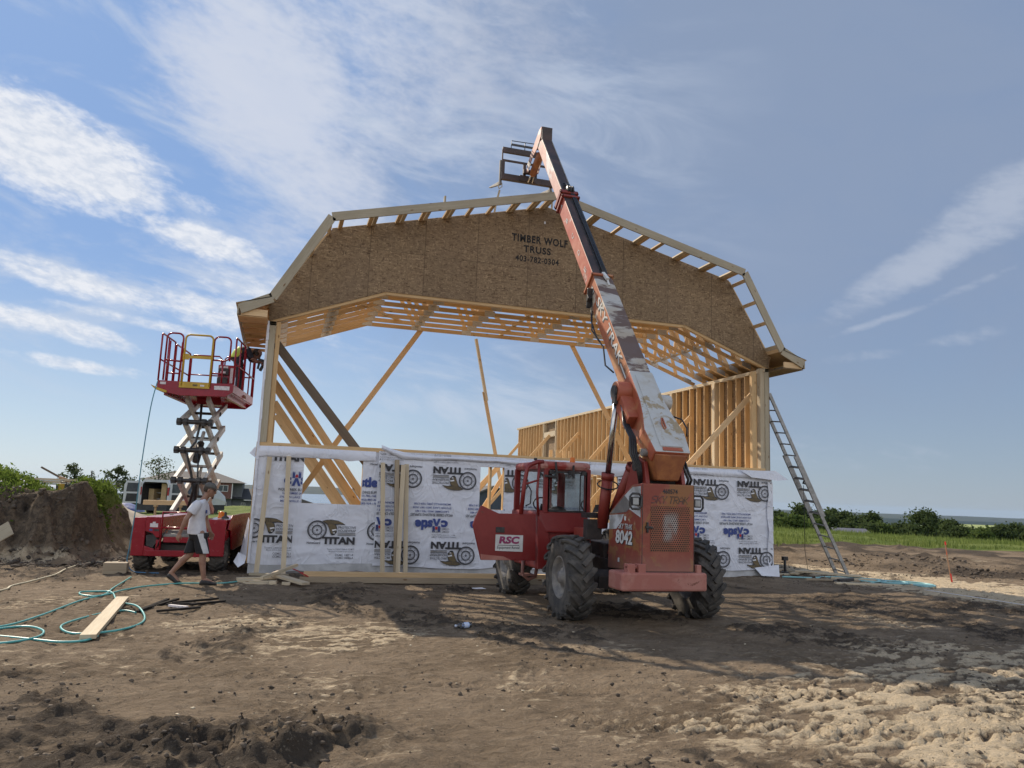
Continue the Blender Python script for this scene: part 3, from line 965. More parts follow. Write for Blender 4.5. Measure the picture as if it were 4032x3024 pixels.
def cut(me, keep):
    """keep the part of a print inside x0,x1,z0,z1 (local units)"""
    bm = bmesh.new(); bm.from_mesh(me)
    for co, no in (((keep[0], 0, 0), (-1, 0, 0)), ((keep[1], 0, 0), (1, 0, 0)), ((0, keep[2], 0), (0, -1, 0)), ((0, keep[3], 0), (0, 1, 0))):
        bmesh.ops.bisect_plane(bm, geom=bm.verts[:] + bm.edges[:] + bm.faces[:], plane_co=co, plane_no=no, clear_outer=True)
    m2 = bpy.data.meshes.new(me.name); bm.to_mesh(m2); bm.free()
    for m_ in me.materials: m2.materials.append(m_)
    return m2


def put(me, sheet, x, z, y, flip, name, clip=None):
    """clip: x0,x1,z0,z1 on the wall"""
    mats = me
    if clip:
        if flip: k = (x - clip[1], x - clip[0], z - clip[3], z - clip[2])
        else: k = (clip[0] - x, clip[1] - x, clip[2] - z, clip[3] - z)
        mats = cut(me, k)
        if not len(mats.polygons): return
    o = bpy.data.objects.new(name, mats); col.objects.link(o); o.parent = sheet
    ex = Vector((-1, 0, 0)) if flip else Vector((1, 0, 0))
    ez = Vector((0, 0, -1)) if flip else Vector((0, 0, 1))
    o.matrix_local = plane_m((x, y, z), ex, ez)


yl, yr = -.010, -.040
put(tu, wrapL, 1.40, .60, yl, False, 'printed_logo')
put(tu, wrapL, .16, .61, yl, False, 'printed_logo', (.03, .8, .2, 1.4))
put(tu, wrapL, 2.62, .60, yl, False, 'printed_logo', (2.2, 2.5, .2, 1.4))
put(tus, wrapL, .28, 2.27, yl, False, 'printed_logo', (.2, .92, 2.2, 2.345))
put(tus, wrapL, 2.60, 2.27, yl, False, 'printed_logo', (2.16, 2.46, 2.2, 2.345))
for (x, cl) in ((.55, (.03, .92, 1.38, 2.4)), (1.75, (2.15, 2.46, 1.38, 2.4)), (.55, (.92, 2.15, 1.36, 1.42)), (1.75, (.92, 2.15, 1.36, 1.42))):
    put(cu_, wrapL, x, 1.80, yl, False, 'printed_lettering', cl)
for row, z in ((0, 2.305), (1, .695)):
    for k in range(8):
        x = 3.10 + 1.215 * k + .03 * row + (.30 if k > 4 else 0) * 1.0
        for lo_, hi_ in ((2.48, 4.71), (5.28, 7.35), (8.05, WB + .03)):
            if x + .35 > lo_ and x - .7 < hi_:
                put(tu, wrapR, x, z, yr, True, 'printed_logo', (lo_, hi_, .12, 2.57))
for k in range(8):
    x = 4.03 + 1.215 * (k - 1) + (.24 if k > 4 else 0)
    for lo_, hi_ in ((2.48, 4.71), (5.28, 7.35), (8.05, WB + .03)):
        if x + .15 > lo_ and x - .95 < hi_:
            put(cu_, wrapR, x, 1.155, yr, True, 'printed_lettering', (lo_, hi_, .12, 2.57))


# side walls: studs, plates, sheathing
def stud(x, y, z0=ZC, z1=ZW - .09, w=.038, d=.14, m_=None, along='y'):
    mb = MB()
    mb.beam((x, y, z0), (x, y, z1), w if along == 'y' else d, d if along == 'y' else w, (1, 0, 0))
    return mb.build('stud', m_ or wl, barn)


for side in (0, 1):
    X0 = .07 if side == 0 else WB - .07
    for z in (ZC + .02, ZW - .065, ZW - .022):
        mb = MB()
        y = 0.0 if z > 1 else .16
        while y < LB:
            e = min(y + 4.88, LB); mb.beam((X0, y, z), (X0, e - .004, z), .14, .04); y = e
        mb.build('wall_plate', pl if z > 1 else wl, barn)
    mb = MB()
    xo = -.012 if side == 0 else WB + .012
    mb.span((xo - .006, .0, ZC - .02), (xo + .006, LB, ZW))
    mb.build('wall_sheathing', MATS['strand_board'] if side else MATS['strand_board'], barn)
    y = .44; k = 0
    while y < LB - .05:
        if not (5.62 < y < 6.9 and side) and not (15.2 < y < 17.0 and side): stud(X0, y)
        y += .4064 if side else .61; k += 1
    # blocking between the studs
    if side:
        y = .44; k = 0
        while y < LB - .5:
            z = 2.56 + (.06 if k % 2 else -.06)
            if not (5.6 < y < 6.9) and not (15.2 < y < 17): MB().beam((X0, y + .02, z), (X0, y + .385, z), .14, .04).build('blocking', pl, barn)
            y += .4064; k += 1
        for (a, b_) in ((5.7, 6.85), (15.3, 16.9)):
            for yy in (a, b_): stud(X0, yy, m_=pl, w=.076)
            MB().beam((X0, a, 4.55), (X0, b_, 4.55), .14, .24).build('lintel', pl, barn)
            MB().beam((X0, a, 2.0), (X0, b_, 2.0), .14, .04).build('sill_plate', pl, barn)
        for yy in np.linspace(5.9, 6.65, 3): stud(X0, float(yy), ZC, 2.0)
for (x, m_) in ((.055, gl), (WB - .055, gl)):    # corner posts at the front
    MB().beam((x, .07, ZT if x < 5 else ZC), (x, .07, ZW), .175 if x < 5 else .11, .14, (0, 1, 0)).build('corner_post', m_, barn)
    xi = .20 if x < 5 else WB - .17
    MB().beam((xi, .10, ZT if x < 5 else ZC), (xi, .10, ZW), .085 if x < 5 else .12, .14, (0, 1, 0)).build('corner_post', wl if x < 5 else pl, barn)
MB().beam((WB - .38, .12, ZC), (WB - .38, .12, ZW - .09), .13, .10, (0, 1, 0)).build('corner_post', wl, barn)
wr = MB()
wr.poly([(-.03, -.01, ZT), (-.03, -.01, ZW), (-.03, LB, ZW), (-.03, LB, ZC)][::1])
for i in range(12):
    z0, z1 = .2 + i * .415, .2 + (i + 1) * .415
    wr.poly([(-.035, -.012 - .014 * (i % 3), z0), (.012 + .008 * (i % 2), -.012 - .012 * (i % 2), z0), (.012, -.014, z1), (-.035, -.012, z1)])
wr.build('house_wrap', MATS['house_wrap'], barn)

# studs and cripples seen in the two narrow openings
for x in (4.985, 5.02): stud(x, .12 + (x > 5) * .2, ZC, ZT - .09, .09, .04, along='y')
for x in (7.42, 7.62, 7.82, 8.0): stud(x, 2.2 + x * .1, 0.1, 3.0, .04, .09)


# braces
def brace(p0, p1, h=.14, m_=None, w=.038, up=(0, 1, 0), label=None):
    return MB().beam(p0, p1, h, w, up).build('brace', m_ or fl, barn, label=label)


brace((.16, .42, 4.80), (4.15, .42, .08), .19, MATS['dark_lumber'], label='dark weathered brace board')
for (y, z, dx_, wd) in ((2.9, 4.75, 3.45, .19), (3.05, 4.30, 3.25, .19), (7.6, 4.75, 3.5, .19), (10.6, 4.6, 3.4, .19), (13.6, 4.7, 3.5, .19), (17.0, 4.7, 3.5, .19)):
    brace((.15, y, z), (.15 + dx_, y, .05), wd, wl)
brace((3.86, 3.70, 6.12), (1.98, 3.70, 3.20), .14, fl); brace((2.1, 3.74, 3.40), (.35, 3.74, .55), .14, wl)
brace((5.40, 3.72, 6.0), (5.78, 3.72, 4.3), .07, pl, .09); brace((5.70, 3.76, 4.55), (6.75, 3.76, .1), .09, fl, .05)
brace((8.22, 3.70, 6.12), (9.45, 3.70, 4.0), .12, fl); brace((9.3, 3.74, 4.3), (11.4, 3.74, .6), .14, wl)
for (y, z, dx_) in ((.45, 4.60, 4.4), (3.6, 4.25, 4.3), (5.85, 4.12, 3.6), (8.8, 4.25, 3.7), (12.5, 4.35, 3.8), (16.0, 4.5, 3.8), (20.4, 4.4, 3.6)):
    brace((WB - .15, y, z), (WB - .15 - dx_, y, .05), .14, fl if y < 4 else wl)
brace((4.4, 1.4, .1), (5.9, 1.4, 2.6), .1, fl); brace((4.2, 2.6, .6), (5.9, 2.6, 2.5), .12, wl); brace((6.5, 2.4, .4), (8.6, 2.4, 2.62), .14, fl); brace((8.3, 3.4, .1), (6.6, 3.4, 2.6), .12, wl)

# ------------------------------------------------------------------ roof trusses
KX, KZ = 2.391, 6.064          # bottom chord knee
UX, UZ = 1.157, 7.384          # top knee
PZ = 8.603
LX, LZ = -.03, 5.50            # lower knee
EX, EZ = -.586, 5.30           # eave tip
mir = lambda p: (WB - p[0], p[1], p[2])


def chord(mb, pts, y, h, off):
    for a, b_ in zip(pts[:-1], pts[1:]):
        mb.beam((a[0], y, a[1] + off), (b_[0], y, b_[1] + off), .038, h, (0, 0, 1))


topL = [(LX, LZ), (UX, UZ), (WB / 2, PZ)]
top_full = topL + [(WB - x, z) for x, z in topL[-2::-1]]
bot_full = [(.0, ZW + .06), (KX, KZ + .06), (WB - KX, KZ + .06), (WB, ZW + .06)]


def topz(x):
    x = min(x, WB - x)
    return np.interp(x, [LX, UX, WB / 2], [LZ, UZ, PZ])


def botz(x):
    x = min(x, WB - x)
    return np.interp(x, [0, KX, WB / 2], [ZW + .06, KZ + .06, KZ + .06])


def build_truss(y):
    tp = MB()
    for a, b_ in zip(top_full[:-1], top_full[1:]): tp.beam((a[0], 0, a[1] - .06), (b_[0], 0, b_[1] - .06), .038, .10)
    for s in (0, 1):
        f = (lambda p: p) if s == 0 else mir
        tp.beam(f((.05, 0, LZ - .02)), f((EX, 0, EZ - .05)), .038, .10)
    t = tp.build('roof_truss', fl, barn)
    t.location.y = y
    bc = MB()
    for a, b_ in zip(bot_full[:-1], bot_full[1:]): bc.beam((a[0], 0, a[1] - .01), (b_[0], 0, b_[1] - .01), .038, .10)
    bc.build('bottom_chord', wl, t)
    sf = MB()
    for s in (0, 1):
        f = (lambda p: p) if s == 0 else mir
        sf.beam(f((-.01, .0, ZW - .02)), f((EX + .03, .0, ZW - .02)), .038, .07)
    sf.build('soffit_joist', wl, t)
    pairs = []
    for s in (0, 1):
        f = (lambda x: x) if s == 0 else (lambda x: WB - x)
        for (xa, ta, xb, tb) in ((.62, 0, 1.12, 1), (1.35, 0, 1.2, 1), (1.35, 0, 2.7, 1), (2.391, 0, 2.7, 1), (2.391, 0, 1.25, 1), (3.7, 0, 2.75, 1), (3.7, 0, 4.3, 1), (5.1, 0, 4.35, 1), (5.1, 0, WB / 2 - .05, 1)):
            pairs.append((f(xa), f(xb)))
    for xa, xb in pairs:
        MB().beam((xa, 0, botz(xa) + .02), (xb, 0, topz(xb) - .1), .038, .09).build('web_member', fl, t)
    for x in (.25, 1.35, KX, 3.7, 5.1):
        for xx in (x, WB - x):
            sl = -.37 if xx > WB - KX + .01 else (.37 if xx < KX - .01 else 0)
            z = botz(xx)
            MB().prism([(xx - .13, -.0215, z - .055 - .13 * sl), (xx + .13, -.0215, z - .055 + .13 * sl), (xx + .13, -.0215, z + .075 + .13 * sl), (xx - .13, -.0215, z + .075 - .13 * sl)], (0, -.002, 0)).build('gusset_plate', MATS['galvanized'], t)
    return t


TY = [.61 * i for i in range(1, 7)]
t1 = build_truss(TY[0])
for y in TY[1:]:
    t = copy_tree(t1, barn); t.location.y = y

for x, yy in ((1.35, 0), (3.7, 0), (WB / 2, 0), (WB - 3.7, 0), (WB - 1.35, 0)):
    z_ = float(botz(x)) + .065
    MB().beam((x, .2, z_), (x + .02, TY[-1] + .15, z_), .09, .038, (0, 0, 1)).build('lateral_brace', pl, barn)
for x0, x1 in ((WB - 3.4, WB - 1.6), (1.6, 3.4), (4.6, 6.4)):
    MB().beam((x0, .3, float(botz(x0)) + .11), (x1, TY[-1], float(botz(x1)) + .11), .09, .038, (0, 0, 1)).build('lateral_brace', fl, barn)
stud(WB - .09, 2.35, m_=pl, w=.13, d=.15); stud(WB - .09, 4.8, m_=pl, w=.09, d=.15)

# gable truss with strand-board face
gb = MB()
for a, b_ in zip(top_full[:-1], top_full[1:]): gb.beam((a[0], .05, a[1] - .07), (b_[0], .05, b_[1] - .07), .05, .14)
gt = gb.build('gable_truss', fl, barn)
mb = MB()
for yy in (.03, .085):
    for a, b_ in zip(bot_full[:-1], bot_full[1:]): mb.beam((a[0], yy, a[1] - .05), (b_[0], yy, b_[1] - .05), .05, .11)
mb.build('bottom_chord', wl, gt)
op = [(0, ZW), (KX, KZ + .02), (WB - KX, KZ + .02), (WB, ZW), (WB - LX, LZ - .05)] + [(WB - x, z - .02) for x, z in topL[1:]] + [(x, z - .02) for x, z in topL[-2::-1]]
pn = MB()
pts3 = [(x, -.012, z) for x, z in op]
b0 = len(pn.v)
pn.prism(pts3, (0, .012, 0))
pme = pn.mesh('gable_sheathing', MATS['strand_board'])
uvl = pme.uv_layers['UVMap'].data
for li, lp in enumerate(pme.loops):
    v = pme.vertices[lp.vertex_index].co
    uvl[li].uv = (v.x, v.z - 6.4)
pan = link('gable_sheathing', pme, gt)
lt = MB()
G0 = plane_m((0, -.0135, 0), (1, 0, 0), (0, 0, 1))
fit_text(lt, 'TIMBER WOLF', G0, 5.23, 7.64, 1.40, .19, 0, .036, space=1.15)
fit_text(lt, 'TRUSS', G0, 5.53, 7.40, .68, .175, 0, .036, space=1.15)
fit_text(lt, '403-782-0304', G0, 5.34, 7.17, 1.08, .15, 0, .03, space=1.12)
stc = M('stencil_ink', (.010, .010, .011), (.016, .015, .015), .8)
lt.build('stencil_lettering', stc, gt)
hb = MB(); hb.poly([(6.02, -.0136, 8.16), (6.06, -.0136, 8.16), (6.06, -.0136, 8.22), (6.02, -.0136, 8.22)]); hb.build('paper_scrap', MATS['print_white'], gt)

# outlookers and rake boards
RO = -.63


def rake(p, q, h=.185, name='rake_board'):
    return MB().beam((p[0], RO, p[1]), (q[0], RO, q[1]), .04, h, (0, 0, 1)).build(name, gl, barn)


UXR, UZR, PZR, LXR, LZR = 1.072, 7.497, 8.729, -.034, 5.572
hh = .09
for s in (0, 1):
    f = (lambda p: p) if s == 0 else (lambda p: (WB - p[0], p[1]))
    pk = (WB / 2 - (.02 if s == 0 else -.02) * 0, PZR - hh * 1.03)
    u = (UXR + .03, UZR - hh * 1.0); l = (LXR + .075, LZR - hh * .4); e = (EX + .02, EZ - .06)
    if s == 0: rake(u, f(pk)); rake(l, u); rake(e, l, .2)
    else: rake(f(u), f(pk)); rake(f(l), f(u)); rake(f(e), f(l), .2)


def lookouts(a, b_, ts, y0=RO + .022, y1=.62):
    for t, dbl in ts:
        x = a[0] + (b_[0] - a[0]) * t; z = a[1] + (b_[1] - a[1]) * t
        d = Vector((b_[0] - a[0], 0, b_[1] - a[1])).normalized(); n_ = Vector((-d.z, 0, d.x))
        if n_.z < 0: n_ = -n_
        for k in range(dbl):
            o = d * (.10 * k); sgn = 1
            MB().beam((x + o.x, y0, z + o.z - .035), (x + o.x, y1 - .12 * k, z + o.z - .035), .09, .038, tuple(n_)).build('outlooker', fl if k == 0 else pl, barn)


A, B_, P_ = (LX, LZ), (UX, UZ), (WB / 2, PZ)
lookouts(B_, P_, [(.03, 1), (.155, 2), (.28, 2), (.385, 2), (.495, 2), (.60, 1), (.70, 1), (.80, 2), (.90, 2), (.965, 2)])
mr = lambda p: (WB - p[0], p[1])
lookouts(mr(B_), mr(P_), [(.03, 2), (.15, 2), (.30, 2), (.44, 1), (.52, 2), (.66, 1), (.78, 2), (.9, 2)])
lookouts(mr(A), mr(B_), [(.06, 2), (.40, 1), (.66, 1), (.93, 1)])
lookouts(A, B_, [(.1, 1), (.40, 1), (.66, 1), (.93, 1)])

# eaves: fascia, soffit end, roof deck strip
for s in (0, 1):
    f = (lambda p: p) if s == 0 else mir
    MB().beam(f((EX - .012, RO, EZ - .07)), f((EX - .012, TY[-1] + .05, EZ - .07)), .03, .19, (0, 0, 1)).build('fascia_board', gl, barn)
    MB().beam(f((-.03, -.58, ZW + .02)), f((EX + .05, -.58, ZW + .02)), .04, .14, (0, 0, 1)).build('soffit_return', fl, barn)
    mb = MB(); d1 = f((LX + .05, RO - .02, LZ + .04)); d2 = f((EX - .06, RO - .02, EZ + .04))
    L_ = TY[-1] - RO + .1
    mb.prism([d1, d2, (d2[0], d2[1], d2[2] + .012), (d1[0], d1[1], d1[2] + .012)], (0, L_, 0), 1)
    mb.prism([(d1[0], d1[1], d1[2] + .014), (d2[0], d2[1], d2[2] + .014), (d2[0], d2[1], d2[2] + .022), (d1[0], d1[1], d1[2] + .022)], (0, L_, 0), 0)
    mb.build('eave_deck', [MATS['felt_black'], wl], barn)
    mb = MB()
    mb.prism([f((-.02, RO + .03, ZW - .075)), f((EX + .0, RO + .03, ZW - .075)), f((EX, RO + .03, ZW - .065)), f((-.02, RO + .03, ZW - .065))], (0, .62 if s == 0 else TY[-1] + .6, 0))
    mb.build('soffit_panel', wl if s == 0 else MATS['strand_board'], barn)
MB().beam((WB / 2 - .015, .05, 8.60), (WB / 2 - .015, .05, 8.78), .038, .09).build('ridge_block', gl, barn)
MB().beam((3.49, -.58, 7.95), (3.49, -.58, 8.24), .09, .038).build('ridge_block', gl, barn)

# ------------------------------------------------------------------ paints
def faded_paint(name, red, pale, rust, amt=.5, sc=3.0, white=None, wamt=0, stretch=(1, 1, 1), rough=.5, dusty=0):
    m_, T, b = new_mat(name)
    co = T.vm('MULTIPLY', T.add('ShaderNodeTexCoord').outputs['Object'], stretch)
    a = T.noise(co, sc, 6, .62, .6); f = T.noise(co, sc * 5, 5, .65, .3); g = T.noise(T.vm('ADD', co, (7, 3, 1)), sc * .8, 5, .6, .5)
    c = T.mix(T.ss(T.m('ADD', a, T.m('MULTIPLY', T.m('SUBTRACT', f, .5), .25)), .42, .64), red, pale)
    if white: c = T.mix(T.ss(T.m('ADD', g, T.m('MULTIPLY', T.m('SUBTRACT', f, .5), .12)), .64 - wamt * .3, .70 - wamt * .3), c, white)
    r_ = T.ss(T.m('ADD', T.noise(T.vm('ADD', co, (1, 9, 4)), sc * 1.1, 6, .65, .8), T.m('MULTIPLY', T.m('SUBTRACT', f, .5), .3)), .70 - amt * .25, .76 - amt * .25)
    c = T.mix(T.m('MULTIPLY', r_, .9), c, rust)
    c = T.mix(T.m('MULTIPLY', T.ss(f, .62, .8), .5), c, (.10, .06, .045))
    if dusty:
        z = T.sep(T.add('ShaderNodeTexCoord').outputs['Object'])[2]
        c = T.mix(T.m('MULTIPLY', T.ss(T.m('ADD', z, T.m('MULTIPLY', T.m('SUBTRACT', a, .5), .6)), dusty, dusty - .55), .6), c, (.33, .21, .17))
    T.set(b.inputs['Base Color'], c)
    T.set(b.inputs['Roughness'], T.m('MULTIPLY_ADD', f, .35, rough - .15))
    T.set(b.inputs['Normal'], T.bump(f, .15, .004))
    return m_


RED = (.22, .030, .020)
faded_paint('machine_red', RED, (.26, .05, .036), (.13, .048, .026), .34, 2.2, dusty=1.05)
faded_paint('hood_red', (.24, .050, .030), (.29, .09, .055), (.27, .12, .04), .74, 1.7, (.42, .32, .20), .14, rough=.5, dusty=1.1)
faded_paint('cab_red', (.19, .014, .013), (.23, .024, .02), (.13, .04, .025), .12, 2.0, rough=.38, dusty=.72)
faded_paint('bumper_red', (.36, .13, .10), (.42, .19, .15), (.17, .06, .04), .35, 3.0, rough=.7, dusty=.55)
faded_paint('boom_side', (.40, .125, .055), (.48, .25, .12), (.24, .10, .045), .55, 1.3, (.58, .52, .42), .12, (1, .7, .7), .5)
faded_paint('boom_top', (.47, .46, .43), (.42, .36, .28), (.105, .058, .045), 1.06, .95, None, 0, (.45, 1.25, 1.25), .55)
faded_paint('yoke_top', (.50, .51, .50), (.45, .43, .38), (.33, .25, .14), .66, 2.0, None, 0, (1, 1, 1), .5)
faded_paint('yoke_side', (.36, .09, .045), (.44, .20, .09), (.52, .46, .33), .35, 2.0, None, 0, (1, 1, 1), .5)
faded_paint('boom_red', (.45, .10, .065), (.52, .19, .13), (.16, .07, .05), .35, 1.8, (.62, .58, .54), .12, (1, .5, .5), .45)
faded_paint('boom_pale', (.52, .25, .20), (.60, .36, .30), (.40, .33, .30), .5, 2.0, (.64, .62, .60), .28, (1, .5, .5), .5)
faded_paint('greasy_black', (.045, .032, .030), (.085, .052, .045), (.03, .03, .03), .4, 2.0, rough=.5)
M('orange_steel', (.38, .15, .055), (.26, .09, .04), .5, 5)
M('rubber', (.045, .042, .039), (.105, .094, .080), .9, 5, bump=.01, bscale=40)
M('rim_grey', (.16, .15, .145), (.26, .24, .21), .7, 9)
M('black_steel', (.018, .018, .02), (.05, .045, .042), .45, 14)
M('dark_frame', (.03, .026, .024), (.055, .042, .036), .7, 8)
M('hose_black', (.014, .014, .016), (.03, .03, .03), .35, 20)
M('chrome', (.55, .54, .52), (.45, .44, .42), .18, 9, 1.0)
M('white_paint', (.66, .66, .64), (.56, .56, .53), .45, 6)
M('grey_decal', (.55, .56, .56), (.30, .29, .27), .55, 3, lo=.4, hi=.6)
M('grey_grime', (.15, .14, .13), (.24, .22, .2), .7, 4)
M('decal_purple', (.30, .03, .12), (.26, .03, .11), .5)
M('amber', (.75, .20, .02), (.65, .16, .015), .2, 6)
M('lamp_lens', (.42, .43, .42), (.34, .34, .33), .2, 12)


def glass_mat(name, tint=(.75, .8, .78), alpha=.16, rough=.06):
    m_ = bpy.data.materials.new(name); m_.use_nodes = True; T = NT(m_.node_tree)
    for n in list(T.n): T.n.remove(n)
    tr = T.add('ShaderNodeBsdfTransparent'); tr.inputs[0].default_value = (*tint, 1)
    gs = T.add('ShaderNodeBsdfGlossy'); gs.inputs['Roughness'].default_value = rough; gs.inputs['Color'].default_value = (.8, .8, .8, 1)
    df = T.add('ShaderNodeBsdfDiffuse'); df.inputs[0].default_value = (.45, .42, .38, 1)
    fr = T.add('ShaderNodeFresnel'); fr.inputs[0].default_value = 1.45
    dirt = T.m('MULTIPLY', T.ss(T.noise(T.add('ShaderNodeTexCoord').outputs['Object'], 3, 5), .4, .8), alpha)
    m1 = T.add('ShaderNodeMixShader'); m2 = T.add('ShaderNodeMixShader'); o = T.add('ShaderNodeOutputMaterial')
    T.l.new(fr.outputs[0], m1.inputs[0]); T.l.new(tr.outputs[0], m1.inputs[1]); T.l.new(gs.outputs[0], m1.inputs[2])
    T.l.new(dirt, m2.inputs[0]); T.l.new(m1.outputs[0], m2.inputs[1]); T.l.new(df.outputs[0], m2.inputs[2]); T.l.new(m2.outputs[0], o.inputs[0])
    MATS[name] = m_
    return m_


glass_mat('cab_glass', (.72, .78, .78), .3)
glass_mat('clear_plastic', (.88, .92, .97), .35, .1)


def perforated(name, base, hole, nx, rust=True):
    """sheet with rows of round holes (UV in metres)"""
    m_, T, b = new_mat(name)
    uv = T.add('ShaderNodeUVMap').outputs[0]
    x, y, _ = T.sep(T.vm('SCALE', uv, scale=nx))
    yr_ = T.m('MULTIPLY', y, 1.1547)
    row = T.m('FLOOR', yr_)
    xo = T.m('ADD', x, T.m('MULTIPLY', T.m('MODULO', row, 2.0), .5))
    fx = T.m('SUBTRACT', T.m('FRACT', xo), .5); fy = T.m('MULTIPLY', T.m('SUBTRACT', T.m('FRACT', yr_), .5), .866)
    d = T.m('SQRT', T.m('ADD', T.m('MULTIPLY', fx, fx), T.m('MULTIPLY', fy, fy)))
    co = T.add('ShaderNodeTexCoord').outputs['Object']
    n_ = T.noise(co, 3.0, 5, .6, .5)
    c = T.mix(T.ss(n_, .35, .6), base, (.22, .085, .04))
    ux, uy, _ = T.sep(uv)
    patch = T.m('MULTIPLY', T.m('MULTIPLY', T.ss(ux, .16, .24), T.ss(ux, .46, .38)), T.m('MULTIPLY', T.ss(uy, .10, .2), T.ss(uy, .58, .44)))
    c = T.mix(T.m('MULTIPLY', T.m('MULTIPLY', patch, T.ss(n_, .3, .55)), .9), c, (.40, .36, .33))
    c = T.mix(T.ss(d, .36, .30), c, hole)
    T.set(b.inputs['Base Color'], c); b.inputs['Roughness'].default_value = .65
    return m_


perforated('grille', (.33, .10, .05), (.012, .01, .01), 30)


def tyre(parent, c, r, w, rim_r, lugs=18, name='wheel', flip=1):
    """wheel with its axle along x; outer side at flip*x"""
    mb = MB(); h = w / 2
    mb.lathe(c, (1, 0, 0), [(rim_r, -h * .80), (rim_r * 1.1, -h * .98), (r * .80, -h * 1.0), (r * .915, -h * .93), (r * .945, -h * .6), (r * .955, 0), (r * .945, h * .6), (r * .915, h * .93), (r * .80, h * 1.0), (rim_r * 1.1, h * .98), (rim_r, h * .8)], 48)
    for k in range(lugs):
        for s in (-1, 1):
            a = 2 * math.pi * (k + (0 if s < 0 else .5)) / lugs
            P = []
            for t in (0.04, .35, .7, 1.0, 1.06):
                aa = a - t * .30; rr_ = r * (.985 if t < .9 else (.955 if t < 1.03 else .86))
                P.append(Vector((c[0] + s * h * min(t, 1.0) * 1.0, c[1] + rr_ * math.cos(aa), c[2] + rr_ * math.sin(aa))))
            for p, q in zip(P[:-1], P[1:]):
                m_ = (p + q) / 2; rad = Vector((0, m_.y - c[1], m_.z - c[2])).normalized()
                mb.beam(p - (q - p) * .08, q + (q - p) * .08, r * .125, r * .062, rad)
    o = mb.build(name, MATS['rubber'], parent, bevel=.006)
    rm = MB(); f = flip
    rm.lathe(c, (f, 0, 0), [(rim_r * 1.02, h * .84), (rim_r * .96, h * .9), (rim_r * .90, h * .55), (rim_r * .82, h * .35), (rim_r * .52, h * .30), (rim_r * .46, h * .55), (rim_r * .30, h * .62), (rim_r * .28, h * .85), (0, h * .86)], 32)
    for k in range(8):
        a = 2 * math.pi * k / 8
        rm.cyl((c[0] + f * h * .3, c[1] + rim_r * .64 * math.cos(a), c[2] + rim_r * .64 * math.sin(a)), (c[0] + f * h * .42, c[1] + rim_r * .64 * math.cos(a), c[2] + rim_r * .64 * math.sin(a)), r * .028, 6)
    rm.lathe(c, (-f, 0, 0), [(rim_r * 1.02, h * .84), (rim_r * .8, h * .2), (0, h * .15)], 24)
    rm.build('rim', MATS['rim_grey'], o)
    return o


# ------------------------------------------------------------------ telehandler
tele = thing('telehandler', 'faded red telehandler with its cab door open and boom raised over the barn roof', 'telehandler', (5.63, -5.0, 0))
cr, hr, br = MATS['cab_red'], MATS['hood_red'], MATS['machine_red']
RW = .60
for (x, y, f) in ((-1.03, -.85, -1), (1.03, -.85, 1), (-1.03, 1.95, -1), (1.03, 1.95, 1)):
    tyre(tele, (x, y, RW - .015), RW, .36, .30, 17, flip=f)
mb = MB()
mb.span((-.34, -1.55, .46), (.34, 2.3, .84)); mb.cyl((-.9, -.85, .58), (.9, -.85, .58), .12, 12); mb.cyl((-.9, 1.95, .58), (.9, 1.95, .58), .12, 12)
mb.span((-.62, -1.0, .44), (.62, -.7, .62)); mb.span((-.62, 1.8, .44), (.62, 2.1, .62))
mb.span((-.2, -.6, .84), (.3, 1.9, 1.05))
for x in (-.55, -.30): mb.span((x - .03, -.5, .5), (x + .03, -.35, 1.05))
mb.build('chassis_frame', MATS['dark_frame'], tele, .01)
# engine hood
HX0, HX1 = -.385, .445
prof = [(-1.88, .76), (-1.88, 1.975), (-1.58, 1.95), (-1.30, 1.83), (-.80, 1.53), (-.77, .72)]
mb = MB(); mb.prism([(HX0, y, z) for y, z in prof], (HX1 - HX0, 0, 0))
hood = mb.build('engine_hood', hr, tele, .02)
gm = MB(); gx0, gx1, gz0, gz1 = -.245, .360, 1.045, 1.665
gm.poly([(gx0, -1.884, gz0), (gx1, -1.884, gz0), (gx1, -1.884, gz1), (gx0, -1.884, gz1)], 0, [(0, 0), (gx1 - gx0, 0), (gx1 - gx0, gz1 - gz0), (0, gz1 - gz0)])
gm.build('grille', MATS['grille'], hood)
sm_ = MB()
sm_.span((HX0 + .012, -1.883, .77), (HX0 + .020, -1.8795, 1.965)); sm_.span((HX1 - .020, -1.883, .77), (HX1 - .012, -1.8795, 1.965)); sm_.span((HX0 + .012, -1.883, .765), (HX1 - .012, -1.8795, .775))
sm_.build('door_seam', MATS['black_steel'], hood)
G1 = plane_m((0, -1.886, 0), (1, 0, 0), (0, 0, 1))
lt = MB(); fit_text(lt, '460574', G1, -.065, 1.84, .235, .065, 0, .02); lt.build('serial_number', MATS['print_black'], hood)
DOT = {'S': ('01111', '10000', '10000', '01110', '00001', '00001', '11110'), 'K': ('10001', '10010', '10100', '11000', '10100', '10010', '10001'), 'Y': ('10001', '10001', '01010', '00100', '00100', '00100', '00100'),
       'T': ('11111', '00100', '00100', '00100', '00100', '00100', '00100'), 'R': ('11110', '10001', '10001', '11110', '10100', '10010', '10001'), 'A': ('00100', '01010', '10001', '10001', '11111', '10001', '10001')}
lt = MB(); xx = -.235
for ch in 'SKY TRAK':
    if ch == ' ': xx += .03; continue
    for j, row in enumerate(DOT[ch]):
        for i, b_ in enumerate(row):
            if b_ == '1': disc_ring(lt, xx + i * .0145 + (6 - j) * .004, -(j * .0155), 0, .0068, 0, 0, 7)
    xx += .078
for i in range(len(lt.v)):
    v = lt.v[i]; lt.v[i] = (v[0], -1.886, 1.80 + v[1])
lt.build('punched_lettering', MATS['print_black'], hood)
